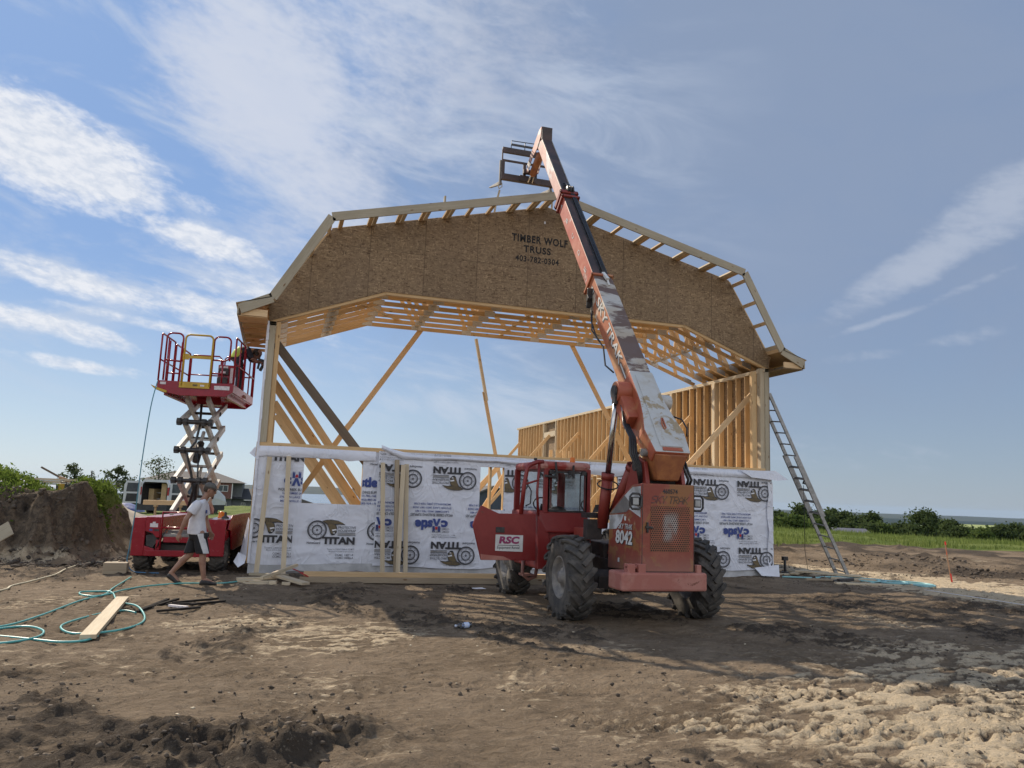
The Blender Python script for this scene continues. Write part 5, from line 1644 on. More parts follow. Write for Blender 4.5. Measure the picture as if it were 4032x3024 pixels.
mb.tube([(-.33, -.03, .45), (-.33, -.03, 1.16), (.34, -.03, 1.16), (.34, -.03, .45)], .02, 8); mb.tube([(-.33, -.03, .86), (.34, -.03, .86)], .018, 8); mb.build('entry_ladder', lr, lift)
mb = MB(); mb.cyl((-.34, .02, .70), (.30, .02, .70), .045, 12); mb.span((-.25, .12, .60), (.3, .3, .8)); mb.build('steer_cylinder', MATS['rim_grey'], lift)
mb = MB(); mb.tube([(-.36, .0, .5), (-.30, -.02, .7), (-.2, .0, .9)], .012, 6); mb.tube([(-.4, .0, .44), (-.34, -.03, .62), (-.28, .0, .74)], .012, 6); mb.build('hose', MATS['hose_black'], lift)
# scissor stack
ZL = [1.14, 1.80, 2.42, 3.00, 3.50]
YF, YB = .42, 1.78
for i in range(4):
    za, zb = ZL[i], ZL[i + 1]
    for s in (-1, 1):
        for (k, p, q) in ((0, (YF, za), (YB, zb)), (1, (YB, za), (YF, zb))):
            x = s * (.295 if k == 0 else .21) + .0
            MB().beam((x, p[0], p[1]), (x, q[0], q[1]), .07, .125, (0, 0, 1)).build('scissor_arm', MATS['scissor_grey'], lift, .006)
    mb = MB(); ym, zm = (YF + YB) / 2, (za + zb) / 2
    mb.cyl((-.33, ym, zm), (.33, ym, zm), .03, 10)
    for s in (-1, 1): mb.cyl((s * .33, ym, zm), (s * .35, ym, zm), .045, 10)
    mb.cyl((-.30, YB, zb), (.30, YB, zb), .03, 10)
    mb.build('cross_shaft', MATS['dark_frame'], lift)
for i in (1, 2, 3):
    z = ZL[i]; mb = MB()
    mb.cyl((-.34, YF - .02, z), (.34, YF - .02, z), .05, 14)
    for x in (-.31, -.18, .18, .31): mb.cyl((x - .045, YF - .02, z), (x + .045, YF - .02, z), .072, 14); mb.span((x - .04, YF - .08, z - .075), (x + .04, YF + .04, z + .07))
    mb.build('joint_shaft', MATS['black_steel'], lift, .006)
for (a, b_) in (((.02, .62, 1.2), (.02, 1.2, 2.1)), ((.02, .7, 2.2), (.02, 1.15, 2.85))):
    a = Vector(a); b_ = Vector(b_); mb = MB(); mb.cyl(a, a + (b_ - a) * .62, .075, 12, 0); mb.cyl(a + (b_ - a) * .62, b_, .04, 10, 1); mb.build('lift_cylinder', [MATS['black_steel'], MATS['scissor_grey']], lift)
mb = MB(); mb.tube([(.0, .5, 1.25), (.08, .45, 1.6), (.02, .4, 1.95), (-.1, .38, 2.36), (.05, .42, 2.6), (.08, .5, 2.95), (.05, .6, 3.4)], .025, 8); mb.tube([(.12, .5, 1.4), (.14, .45, 1.9), (.1, .5, 2.4)], .018, 8); mb.build('hose', MATS['hose_black'], lift)
for z in (2.12, 2.68): MB().span((-.2, 1.0, z - .02), (.2, 1.06, z + .02)).build('cross_brace', MATS['scissor_grey'], lift)
# platform
px0, px1, py0, py1 = -.71, .77, .02, 2.35
mb = MB()
mb.prism([(px0, py0, 3.60), (px0, py0, 3.79), (px1, py0, 3.79), (px1, py0, 3.62), (px1 - .15, py0, 3.52), (px0 + .45, py0, 3.50), (px0 + .22, py0, 3.54)], (0, .03, 0))
mb.prism([(px0, py1, 3.60), (px0, py1, 3.79), (px1, py1, 3.79), (px1, py1, 3.62), (px1 - .15, py1, 3.50), (px0 + .15, py1, 3.50)], (0, -.03, 0))
mb.span((px1 - .03, py0 + .03, 3.62), (px1, py1 - .03, 3.79)); mb.span((px0, py0 + .03, 3.60), (px0 + .03, py1 - .03, 3.79)); mb.span((px0 + .03, py0 + .03, 3.60), (px1 - .03, py1 - .03, 3.63))
mb.span((px1 - .2, py0 + .1, 3.52), (px1 - .12, py1 - .1, 3.60)); mb.span((px0 + .12, py0 + .1, 3.50), (px0 + .2, py1 - .1, 3.60)); mb.span((-.2, 1.2, 3.46), (.3, 1.6, 3.6))
plat = mb.build('lift_platform', lr, lift, .006)
mb = MB(); mb.prism([(px0 - .11, .0, 3.68), (px0 - .02, .0, 3.60), (px0 + .2, 0, 3.54), (px0 + .2, 0, 3.585), (px0, 0, 3.645), (px0 - .11, 0, 3.69)], (0, 1.6, 0)); mb.build('slide_bracket', MATS['lift_yellow'], plat)
mb = MB(); mb.span((.40, .012, 3.655), (.70, .018, 3.735)); mb.span((px0 + .06, .012, 3.71), (px0 + .17, .018, 3.76)); mb.build('platform_label', MATS['label_white'], plat)
ZR = 4.76


def loop(x0, x1, z0, z1, y, r=.019, rad=.1, name='guard_rail', mat=None, par=None):
    P = []
    for (cx, cz, a0) in ((x0 + rad, z1 - rad, 180), (x1 - rad, z1 - rad, 90)):
        for k in range(5): P.append((cx + rad * math.cos(R(a0 - 22.5 * k)), y, cz + rad * math.sin(R(a0 - 22.5 * k))))
    mb = MB(); mb.tube([(x0, y, z0)] + P + [(x1, y, z0)], r, 8)
    return mb


mb = loop(px0 + .10, px0 + .42, 4.20, ZR + .02, .04); mb.tube([(px0 + .10, .04, 4.22), (px0 + .42, .04, 4.20)], .019, 8); mb.tube([(px0 + .17, .05, 3.79), (px0 + .17, .05, 4.62)], .019, 8); mb.tube([(px0 + .40, .05, 3.79), (px0 + .41, .05, 4.6)], .022, 8); mb.tube([(px0 + .17, .05, 3.95), (px0 + .42, .05, 3.95)], .016, 8); mb.tube([(px0 + .10, .04, 4.25), (px0 + .10, .04, 3.80)], .02, 8)
mb.build('guard_rail', lr, plat)
mb = loop(px0 + 1.03, px0 + 1.36, 4.26, ZR, .04); mb.tube([(px0 + 1.03, .04, 4.27), (px0 + 1.27, .04, 4.26), (px0 + 1.34, .04, 4.30), (px0 + 1.36, .04, 4.4)], .019, 8); mb.tube([(px0 + 1.02, .05, 3.79), (px0 + 1.02, .05, 4.55)], .022, 8); mb.tube([(px0 + 1.23, .05, 3.80), (px0 + 1.23, .05, 4.26)], .018, 8); mb.tube([(px0 + 1.02, .05, 3.99), (px0 + 1.23, .05, 3.99)], .018, 8)
mb.build('guard_rail', lr, plat)
mb = loop(-.235, .305, 3.70, ZR + .0, .0, .02, .09); mb.span((-.26, -.01, 4.27), (.31, .012, 4.33)); mb.span((-.28, -.012, 3.66), (.31, .006, 3.78)); mb.span((-.26, -.012, 4.24), (-.14, .012, 4.36))
gate = mb.build('platform_gate', MATS['lift_yellow'], lift)
q = MB()
for k in range(24):
    a, c = 2 * math.pi * k / 24, 2 * math.pi * (k + 1) / 24
    q.poly([(.03 + .05 * math.cos(t) * f, -.0135, 3.72 + .03 * math.sin(t) * f) for t, f in ((a, .86), (a, 1), (c, 1), (c, .86))])
q.span((-.005, -.0137, 3.708), (.065, -.0132, 3.732)); q.build('gate_emblem', MATS['print_black'], gate)
q = MB(); q.span((.13, -.0137, 3.70), (.21, -.0130, 3.735)); q.build('gate_label', MATS['label_white'], gate)
for s, x in ((-1, px0 + .01), (1, px1 - .01)):
    for (ya, yb) in ((.03, 1.02), (1.10, 2.30)):
        mb = MB(); z1 = ZR - (.0 if ya < 1 else .03)
        mb.tube([(x, ya, 3.79), (x, ya, z1 - .02), (x, ya + .03, z1), (x, yb - .03, z1), (x, yb, z1 - .05), (x, yb, 3.79)], .019, 8); mb.tube([(x, ya, 4.22), (x, yb, 4.22)], .017, 8); mb.tube([(x, (ya + yb) / 2, 3.79), (x, (ya + yb) / 2, z1)], .016, 8)
        mb.build('guard_rail', lr, plat)
mb = MB()
for xa, xb in ((px0 + .04, .0), (.08, px1 - .04)):
    mb.tube([(xa, 2.30, 3.79), (xa, 2.30, ZR - .1), (xa + .05, 2.30, ZR - .05), (xb - .05, 2.30, ZR - .05), (xb, 2.30, ZR - .1), (xb, 2.30, 3.79)], .018, 8); mb.tube([(xa, 2.3, 4.25), (xb, 2.3, 4.25)], .016, 8)
mb.build('guard_rail', lr, plat)
mb = MB(); mb.span((.35, .45, 3.80), (.70, .50, 4.24)); mb.build('control_panel', lr, plat, .008)
mb = MB(); mb.span((.36, .36, 3.83), (.56, .45, 3.97)); mb.span((.37, .38, 4.02), (.57, .45, 4.16)); cbx = mb.build('control_box', MATS['black_steel'], plat, .01)
q = MB(); q.span((.42, .355, 4.05), (.52, .379, 4.09)); q.span((.38, .43, 4.17), (.55, .445, 4.215)); q.span((.60, .44, 3.86), (.68, .449, 4.18)); q.build('control_label', MATS['label_white'], plat)

# ------------------------------------------------------------------ people
M('skin', (.30, .165, .11), (.25, .13, .085), .55, 12)
M('shirt_white', (.66, .66, .68), (.56, .56, .60), .8, 7, bump=.012, bscale=9)
M('shorts_black', (.005, .005, .007), (.010, .010, .013), .75, 9, bump=.01, bscale=12)
M('shorts_stripe', (.62, .62, .62), (.5, .5, .5), .8, 12)
M('shoe_dark', (.02, .019, .02), (.04, .036, .034), .7, 14)
M('cap_grey', (.12, .115, .105), (.08, .078, .072), .85, 22)
M('hair_dark', (.035, .024, .016), (.06, .04, .025), .8, 60)
M('hi_vis', (.52, .66, .07), (.40, .52, .06), .6, 10)
M('cloth_dark', (.018, .02, .028), (.03, .032, .042), .8, 12, bump=.01, bscale=14)


def capsule(mb, p, r0, q, r1, n=12):
    p = Vector(p); q = Vector(q); d = (q - p)
    L = d.length
    pr = []
    for k in range(5): a = math.pi / 2 * k / 4; pr.append((r0 * math.sin(a), -r0 * math.cos(a)))
    for k in range(5): a = math.pi / 2 * k / 4; pr.append((r1 * math.cos(a), L + r1 * math.sin(a)))
    mb.lathe(p, d, pr, n)


def ring_loft(mb, secs, n=20):
    """secs: (centre, axis_a vector, axis_b vector)"""
    b = len(mb.v)
    for c, a, d in secs:
        c = Vector(c); a = Vector(a); d = Vector(d)
        for k in range(n):
            t = 2 * math.pi * k / n; mb.v.append(tuple(c + a * math.cos(t) + d * math.sin(t)))
    for i in range(len(secs) - 1):
        for k in range(n):
            k2 = (k + 1) % n; mb.face((b + i * n + k, b + i * n + k2, b + (i + 1) * n + k2, b + (i + 1) * n + k), None, 0, True)
    mb.face([b + k for k in range(n - 1, -1, -1)], None, 0, True); mb.face([b + (len(secs) - 1) * n + k for k in range(n)], None, 0, True)


def fuse(mb, name, mat, parent, voxel, smooth=4):
    """grow one continuous skin over the shapes"""
    bm = bmesh.new(); me0 = mb.mesh(name, mat); bm.from_mesh(me0); bmesh.ops.recalc_face_normals(bm, faces=bm.faces); bm.to_mesh(me0); bm.free()
    o = bpy.data.objects.new(name, me0); col.objects.link(o)
    m_ = o.modifiers.new('r', 'REMESH'); m_.mode = 'VOXEL'; m_.voxel_size = voxel; m_.use_smooth_shade = True
    s_ = o.modifiers.new('s', 'SMOOTH'); s_.iterations = smooth; s_.factor = .5
    dg = bpy.context.evaluated_depsgraph_get(); dg.update()
    me = bpy.data.meshes.new_from_object(o.evaluated_get(dg)); bpy.data.objects.remove(o)
    me.name = name; me.materials.clear(); me.materials.append(mat)
    return link(name, me, parent)


def hand(mb, wrist, d, up, curl=.5, s=1.0, side=1):
    """palm and five fingers; d points along the hand, up is the back of the hand"""
    w = Vector(wrist); d = Vector(d).normalized(); up = Vector(up); up = (up - d * up.dot(d)).normalized(); r = d.cross(up) * side
    for k in range(4): capsule(mb, w + r * (.012 * (k - 1.5)), .017, w + d * .085 + r * (.021 * (k - 1.5)), .0135, 8)
    for k, ln in enumerate((.068, .078, .073, .056)):
        p = w + d * .088 + r * (.021 * (k - 1.5)); c = curl + .08 * k
        d1 = (d * math.cos(c) - up * math.sin(c)); d2 = (d * math.cos(2.2 * c) - up * math.sin(2.2 * c))
        q = p + d1 * ln * .55 * s; e = q + d2 * ln * .55 * s
        capsule(mb, p, .0095, q, .0088, 8); capsule(mb, q, .0088, e, .0075, 8)
    p = w + d * .025 - r * .03; q = p + (d * .7 - r * .6 - up * .3).normalized() * .042; e = q + (d * .9 - up * .45).normalized() * .034
    capsule(mb, p, .014, q, .011, 8); capsule(mb, q, .011, e, .0085, 8)


def head(mb, c, fwd, up, s=1.0):
    c = Vector(c); f = Vector(fwd).normalized(); u = Vector(up); u = (u - f * u.dot(f)).normalized(); l = u.cross(f)
    P = lambda a, b_, d_: c + f * a * s + l * b_ * s + u * d_ * s
    ring_loft(mb, [(P(-.015, 0, .118), f * .03, l * .03), (P(-.012, 0, .105), f * .062, l * .05), (P(-.008, 0, .07), f * .092, l * .072), (P(-.004, 0, .02), f * .099, l * .076), (P(.004, 0, -.03), f * .088, l * .070), (P(.022, 0, -.075), f * .066, l * .055), (P(.042, 0, -.108), f * .040, l * .036), (P(.045, 0, -.118), f * .02, l * .02)], 20)
    capsule(mb, P(.088, 0, .012), .010, P(.112, 0, -.028), .0145, 8)       # nose
    capsule(mb, P(.088, -.02, -.062), .0085, P(.088, .02, -.062), .0085, 8)     # lips
    for q in (-1, 1):
        capsule(mb, P(-.005, q * .074, .01), .016, P(-.012, q * .080, -.025), .012, 8)   # ears
        capsule(mb, P(.082, q * .022, .03), .012, P(.078, q * .05, .028), .010, 8)       # brow
    return P


pr = thing('person', 'man in grey cap, white t-shirt and black shorts walking past the red lift', 'person', (-.80, -2.0, .01))
SH = {'n': (-.07, -.185, 1.385), 'f': (.0, .18, 1.375)}; ELB = {'n': (-.225, -.27, 1.12), 'f': (.055, .245, 1.10)}; WR = {'n': (-.305, -.25, .885), 'f': (.15, .225, .885)}
HIP = {'n': (-.005, -.095, .88), 'f': (-.05, .095, .88)}; KN = {'n': (.085, -.105, .515), 'f': (-.145, .10, .505)}; AN = {'n': (.135, -.105, .10), 'f': (-.415, .095, .185)}
mb = MB()
for k in 'nf':
    capsule(mb, SH[k], .056, ELB[k], .043); capsule(mb, ELB[k], .042, WR[k], .028)
    capsule(mb, HIP[k], .088, KN[k], .058)
    kn = Vector(KN[k]); an = Vector(AN[k]); cf = kn.lerp(an, .32)
    capsule(mb, kn, .056, cf + Vector((-.018, 0, 0)), .058); capsule(mb, cf + Vector((-.014, 0, 0)), .057, an, .037)
hand(mb, WR['n'], (-.30, .0, -.95), (-.55, -.8, .1), .42, 1, 1); hand(mb, WR['f'], (.28, -.05, -.95), (.3, .9, .0), .5, 1, -1)
capsule(mb, AN['n'], .04, (.28, -.11, .035), .035); capsule(mb, AN['f'], .04, (-.30, .095, .05), .035)
ring_loft(mb, [((-.05, 0, .82), (.10, 0, 0), (0, .16, 0)), ((-.05, 0, 1.0), (.095, 0, 0), (0, .145, 0)), ((-.05, 0, 1.25), (.105, 0, 0), (0, .165, 0)), ((-.03, 0, 1.40), (.08, 0, 0), (0, .15, 0)), ((.0, 0, 1.46), (.05, 0, 0), (0, .07, 0))])
capsule(mb, (-.01, 0, 1.42), .06, (.065, 0, 1.56), .054)
HP = head(mb, (.092, 0, 1.625), (1, -.06, -.22), (.22, 0, 1))
body = fuse(mb, 'body', MATS['skin'], pr, .0065, 3)
mb = MB()
ring_loft(mb, [((-.052, 0, .855), (.162, 0, -.01), (0, .198, 0)), ((-.06, 0, .95), (.155, 0, 0), (0, .192, 0)), ((-.07, 0, 1.12), (.130, 0, 0), (0, .182, 0)), ((-.05, 0, 1.28), (.128, 0, 0), (0, .20, 0)), ((-.035, 0, 1.39), (.098, 0, .01), (0, .185, 0)), ((-.015, 0, 1.455), (.068, 0, .02), (0, .085, 0))])
for k in 'nf':
    s_, e_ = Vector(SH[k]), Vector(ELB[k]); d_ = (e_ - s_).normalized(); q1 = d_.cross(Vector((1, 0, 0))).normalized(); q2 = d_.cross(q1)
    ring_loft(mb, [(s_ - d_ * .045, q1 * .06, q2 * .06), (s_ + d_ * .03, q1 * .082, q2 * .085), (s_ + d_ * .20, q1 * .078, q2 * .086)], 16)
tee = fuse(mb, 'shirt', MATS['shirt_white'], pr, .012, 4)
q = MB(); q.box((.077, -.075, 1.25), (.006, .05, .06), 0, Euler((0, R(-4), R(-20))).to_matrix()); q.build('shirt_print', MATS['print_blue'], tee)
mb = MB()
ring_loft(mb, [((-.045, 0, .955), (.14, 0, 0), (0, .175, 0)), ((-.045, 0, .86), (.145, 0, 0), (0, .185, 0)), ((-.04, 0, .77), (.12, 0, 0), (0, .175, 0))])
for k, kz in (('n', .0), ('f', .0)):
    h_, kk = Vector(HIP[k]), Vector(KN[k]); e_ = h_.lerp(kk, .93); d_ = (kk - h_).normalized(); q1 = Vector((1, 0, 0)); q2 = Vector((0, 1, 0))
    ring_loft(mb, [(h_, q1 * .12, q2 * .10), (h_.lerp(kk, .5), q1 * .118, q2 * .105), (e_, q1 * .115 + Vector((0, 0, .012)), q2 * .102)], 18)
sh_ = fuse(mb, 'shorts', MATS['shorts_black'], pr, .012, 3)
mb = MB()
for i in range(6):
    t0, t1 = i / 6, (i + 1) / 6
    P0 = Vector(HIP['n']).lerp(Vector(KN['n']), t0 * .92); P1 = Vector(HIP['n']).lerp(Vector(KN['n']), t1 * .92)
    for (a, b_) in ((60, 85), (85, 112)):
        f_ = lambda P, an, t: P + Vector((.123 * math.cos(R(an - 95 + 20 * t)) * 1.0, -.112 * math.sin(R(an)), 0)) if 0 else P + Vector((.124 * math.cos(R(a_shift + an)), -.112 * math.sin(R(a_shift + an)), 0))
        a_shift = -30 + 22 * (1 - t0)
        p1 = f_(P0, a, t0); p2 = f_(P0, b_, t0); a_shift = -30 + 22 * (1 - t1); p3 = f_(P1, b_, t1); p4 = f_(P1, a, t1)
        mb.poly([p1, p2, p3, p4])
mb.build('shorts_stripe', MATS['shorts_stripe'], sh_)
for k in 'nf':
    mb = MB(); an = Vector(AN[k])
    if k == 'n': ring_loft(mb, [((.07, -.105, .03), (0, .032, 0), (0, 0, .028)), ((.10, -.105, .055), (0, .046, 0), (0, 0, .052)), ((.16, -.108, .06), (0, .045, 0), (0, 0, .055)), ((.25, -.112, .04), (0, .048, 0), (0, 0, .038)), ((.32, -.115, .028), (0, .043, 0), (0, 0, .026)), ((.355, -.116, .024), (0, .02, 0), (0, 0, .016))], 14)
    else:
        d_ = Vector((.80, 0, -.60)); u_ = Vector((.60, 0, .80)); o2 = Vector((-.475, .095, .155))
        ring_loft(mb, [(o2 + d_ * .0, Vector((0, .03, 0)), u_ * .028), (o2 + d_ * .03 + u_ * .012, Vector((0, .045, 0)), u_ * .052), (o2 + d_ * .10 + u_ * .012, Vector((0, .045, 0)), u_ * .052), (o2 + d_ * .185, Vector((0, .048, 0)), u_ * .036), ((-.285, .095, .03), (0, .045, 0), (0, 0, .03)), ((-.235, .095, .024), (0, .02, 0), (0, 0, .016))], 14)
    fuse(mb, 'shoe', MATS['shoe_dark'], pr, .007, 3)
mb = MB()
hu = Vector((.22, 0, 1)).normalized(); hf = Vector((1, -.06, -.22)).normalized(); hl_ = hu.cross(hf); hc = Vector((.092, 0, 1.625))
ring_loft(mb, [(hc + hu * (.135), hf * .02, hl_ * .02), (hc + hu * .125 - hf * .008, hf * .06, hl_ * .05), (hc + hu * .095 - hf * .006, hf * .095, hl_ * .078), (hc + hu * .06 - hf * .004, hf * .107, hl_ * .085), (hc + hu * .038, hf * .108, hl_ * .086)], 20)
bq = [hc + hu * .045 + hf * (.095 + .085 * math.cos(t)) + hl_ * (.085 * math.sin(t)) - hu * .02 * math.cos(t) for t in np.linspace(-1.75, 1.75, 11)]
mb.prism(bq, hu * .01)
cap_ = mb.build('cap', MATS['cap_grey'], pr)
mb = MB(); ring_loft(mb, [(hc + hu * .05 - hf * .022, hf * .086, hl_ * .082), (hc - hu * .0 - hf * .03, hf * .078, hl_ * .079), (hc - hu * .045 - hf * .04, hf * .055, hl_ * .06)], 18); mb.build('hair', MATS['hair_dark'], pr)
mb = MB()
for s in (-1, 1): mb.box(hc + hf * .096 + hl_ * s * .034 + hu * .018, (.012, .05, .03), 0, Matrix((hf, hl_, hu)).transposed()); mb.beam(hc + hf * .092 + hl_ * s * .06 + hu * .022, hc - hf * .01 + hl_ * s * .083 + hu * .022, .005, .008)
mb.build('sunglasses', MATS['black_steel'], pr)
mb = MB(); mb.box((.10, -.0, .84), (.07, .38, .10)); mb.build('tool_pouch', MATS['shorts_black'], pr, .02)

# worker leaning over the platform rail
wk = thing('person', 'worker in dark clothes and yellow vest bending over the lift rail with a nail gun', 'person', (-.50, 1.30, 3.632))
mb = MB()
J = dict(hip=(-.13, .0, .88), sh=(.08, 0, 1.09), neck=(.16, 0, 1.08), head=(.27, -.01, 1.02))
for s in (-1, 1):
    capsule(mb, (-.12, .09 * s, .86), .085, (-.04 + .02 * s, .10 * s, .47), .06); capsule(mb, (-.04 + .02 * s, .10 * s, .47), .058, (-.07, .10 * s, .10), .042); capsule(mb, (-.07, .1 * s, .08), .045, (.08, .11 * s, .04), .038)
    el_ = Vector((.17, .20 * s, .90)); wr_ = Vector((.30, .06 * s, .86)); capsule(mb, (.08, .17 * s, 1.06), .055, el_, .043); capsule(mb, el_, .042, wr_, .03); hand(mb, wr_, (.9, -.3 * s, -.1), (0, 0, 1), .7, 1, s)
ring_loft(mb, [((-.15, 0, .84), (.11, 0, 0), (0, .16, 0)), ((-.10, 0, .95), (.09, 0, -.07), (0, .16, 0)), ((.0, 0, 1.05), (.05, 0, -.10), (0, .18, 0)), ((.10, 0, 1.08), (.02, 0, -.09), (0, .15, 0)), ((.15, 0, 1.07), (.01, 0, -.05), (0, .06, 0))])
capsule(mb, (.10, 0, 1.07), .055, (.22, 0, 1.05), .05); head(mb, (.27, 0, 1.03), (.75, -.1, -.65), (.6, 0, .75))
fuse(mb, 'body', MATS['skin'], wk, .008, 3)
mb = MB()
for s in (-1, 1):
    capsule(mb, (-.12, .09 * s, .87), .105, (-.04 + .02 * s, .10 * s, .47), .078); capsule(mb, (-.04 + .02 * s, .10 * s, .47), .076, (-.07, .10 * s, .12), .066)
fuse(mb, 'trousers', MATS['cloth_dark'], wk, .012, 3)
mb = MB()
ring_loft(mb, [((-.15, 0, .86), (.135, 0, 0), (0, .185, 0)), ((-.10, 0, .98), (.11, 0, -.08), (0, .19, 0)), ((.0, 0, 1.06), (.06, 0, -.12), (0, .205, 0)), ((.09, 0, 1.09), (.03, 0, -.11), (0, .18, 0)), ((.14, 0, 1.09), (.01, 0, -.06), (0, .08, 0))])
for s in (-1, 1): capsule(mb, (.08, .17 * s, 1.06), .072, (.15, .195 * s, .93), .066)
fuse(mb, 'jacket', MATS['cloth_dark'], wk, .012, 3)
mb = MB(); ring_loft(mb, [((-.165, 0, .90), (.14, 0, 0), (0, .195, 0)), ((-.12, 0, .99), (.11, 0, -.085), (0, .20, 0)), ((-.045, 0, 1.06), (.08, 0, -.12), (0, .205, 0))]); fuse(mb, 'safety_vest', MATS['hi_vis'], wk, .012, 3)
mb = MB()
for s in (-1, 1): mb.lathe((.27, .075 * s, 1.03), (0, s, 0), [(.045, 0), (.048, .02), (.04, .035), (0, .036)], 14)
ring_loft(mb, [((.22, 0, 1.14), (.03, 0, .02), (0, .04, 0)), ((.235, 0, 1.10), (.085, 0, .05), (0, .075, 0)), ((.25, 0, 1.05), (.09, 0, .06), (0, .082, 0))]); mb.build('hair', MATS['hair_dark'], wk)
mb = MB(); mb.beam((.30, 0, .90), (.52, 0, .85), .07, .09); mb.beam((.50, 0, .86), (.60, 0, .82), .03, .03); mb.beam((.34, 0, .88), (.31, 0, .70), .05, .05); mb.beam((.44, 0, .84), (.36, 0, .66), .03, .07)
tag(mb.build('nail_gun', MATS['black_steel'], None, .008), 'black nail gun held by the worker on the lift', 'nail gun').location = (-.50, 1.30, 3.632)

# ------------------------------------------------------------------ lumber and small things on the ground
MATS['wet_lumber'] = wood('wet_lumber', (.40, .33, .235), (.32, .25, .17), var=.1)
def board(name, label, p0, p1, w, t, m_, up=(0, 0, 1), group=None, cat='board'):
    return tag(MB().beam(p0, p1, w, t, up).build(name, MATS[m_]), label, cat, group)


LEAN = 'boards leaning on the wrapped wall'
board('leaning_board', 'pale board leaning at the far left end of the white wall', (.16, -.36, 0), (.235, -.045, 2.34), .095, .04, 'pale_lumber', (0, 1, .1), LEAN)
board('leaning_board', 'pale board leaning just left of the big window opening', (.67, -.38, 0), (.61, -.045, 2.37), .095, .04, 'pale_lumber', (0, 1, .1), LEAN)
board('leaning_board', 'pale leaning board standing apart left of the cluster of three', (2.63, -.40, 0), (2.545, -.075, 2.33), .09, .04, 'pale_lumber', (0, 1, .1), LEAN)
board('leaning_board', 'brownish board leaning in the cluster, the darkest and tallest of it', (2.91, -.36, .02), (2.845, -.07, 2.40), .09, .09, 'wet_lumber', (0, 1, .1), LEAN)
board('leaning_board', 'pale board slanting across the middle of the leaning cluster', (2.93, -.47, 0), (2.97, -.16, 2.30), .09, .04, 'pale_lumber', (0, 1, .1), LEAN)
board('leaning_board', 'pale board leaning at the right end of the cluster', (3.10, -.42, 0), (3.055, -.085, 2.32), .09, .04, 'pale_lumber', (0, 1, .1), LEAN)
PK = 'long beams stacked along the foot of the wall'
board('long_beam', 'long wooden beam lying lowest on the soil along the wall', (.95, -1.52, .06), (5.6, -1.78, .06), .16, .10, 'wet_lumber', group=PK, cat='beam')
board('long_beam', 'long wooden beam lying on top of another along the wall', (1.02, -1.48, .155), (5.7, -1.74, .155), .14, .085, 'fresh_lumber', group=PK, cat='beam')
SC = 'offcuts heaped by the barn corner'
for lab, a, b_, w_, t_, m_ in (
        ('short pale offcut lying lowest at the left of the heap', (-.12, -1.55, .03), (.42, -1.75, .03), .14, .04, 'pale_lumber'),
        ('pale offcut sticking out left under the heap', (-.16, -1.35, .04), (.55, -1.25, .05), .12, .04, 'pale_lumber'),
        ('long pale stick lying slantwise across the heap of offcuts', (.28, -1.75, .10), (.90, -1.05, .27), .06, .05, 'pale_lumber'),
        ('broad pale plank end pointing toward the camera beside the heap', (.50, -1.35, .12), (1.04, -2.15, .05), .17, .04, 'pale_lumber'),
        ('greyish offcut topmost at the back of the heap', (.05, -1.15, .11), (.75, -1.25, .10), .11, .04, 'grey_lumber'),
        ('stubby wood block in front of the heap of offcuts', (.42, -1.95, .04), (.54, -1.98, .04), .09, .08, 'pale_lumber'),
        ('small wood block right of the stubby one at the heap', (.64, -1.95, .03), (.78, -1.98, .03), .08, .05, 'pale_lumber'),
        ('thin pale slat lying along the left foot of the heap', (-.02, -1.75, .015), (.5, -1.92, .015), .08, .025, 'pale_lumber')):
    board('wood_offcut', lab, a, b_, w_, t_, m_, group=SC, cat='offcut')
M('rag_red', (.45, .012, .012), (.36, .01, .012), .8, 9)
mb = MB(); n_ = 7
for i in range(n_):
    for j in range(5):
        mb.v.append((.80 + i * .05 + .02 * rnd.random(), -1.62 + j * .07, .235 - .022 * i + .025 * rnd.random()))
for i in range(n_ - 1):
    for j in range(4): a = i * 5 + j; mb.face((a, a + 5, a + 6, a + 1), None, 0, True)
tag(mb.build('red_rag', MATS['rag_red']), 'crumpled red rag lying over the end of the long beams', 'rag')
tag(MB().span((-2.58, -.34, 0), (-2.17, -.10, .21)).build('wood_block', MATS['wet_lumber'], None, .01), 'thick timber block on the soil beside the left lift tyre', 'block')
board('loose_plank', 'wide pale plank lying flat across the green hose', (-1.43, -7.05, .05), (-1.60, -4.05, .06), .16, .045, 'pale_lumber', cat='plank')
board('propped_board', 'grey board propped up at the left edge against the soil bank', (-5.45, 1.15, .10), (-4.55, 1.05, .74), .30, .03, 'grey_lumber', (0, -1, .5))
SR = 'boards scattered at the ladder foot'
for lab, a, b_, w_, t_, m_ in (
        ('short pale board flat beside the barn corner, left of the scatter', (12.42, .30, .03), (13.05, .38, .03), .14, .04, 'pale_lumber'),
        ('pale board lying slantwise in the middle of the scatter', (13.0, .20, .06), (13.95, 1.0, .07), .18, .04, 'pale_lumber'),
        ('long pale board on top of the scatter pointing at the ladder foot', (13.25, .45, .11), (14.25, -.70, .10), .19, .04, 'pale_lumber'),
        ('greyish board under the ladder behind the others', (13.6, 1.3, .03), (14.6, .9, .03), .15, .04, 'grey_lumber'),
        ('long pale board nearest the camera in the scatter', (12.85, -1.50, .03), (14.25, -1.98, .03), .16, .04, 'pale_lumber'),
        ('narrow board lying behind the nearest long board', (12.65, -.72, .03), (13.9, -1.05, .03), .12, .04, 'wet_lumber'),
        ('narrow pale stick right of the ladder foot boards', (13.5, -.55, .05), (14.35, -1.1, .05), .09, .04, 'pale_lumber'),
        ('brownish board farthest back along the barn side', (12.6, 1.1, .03), (13.9, 1.7, .03), .16, .04, 'wet_lumber')):
    board('scattered_board', lab, a, b_, w_, t_, m_, group=SR)
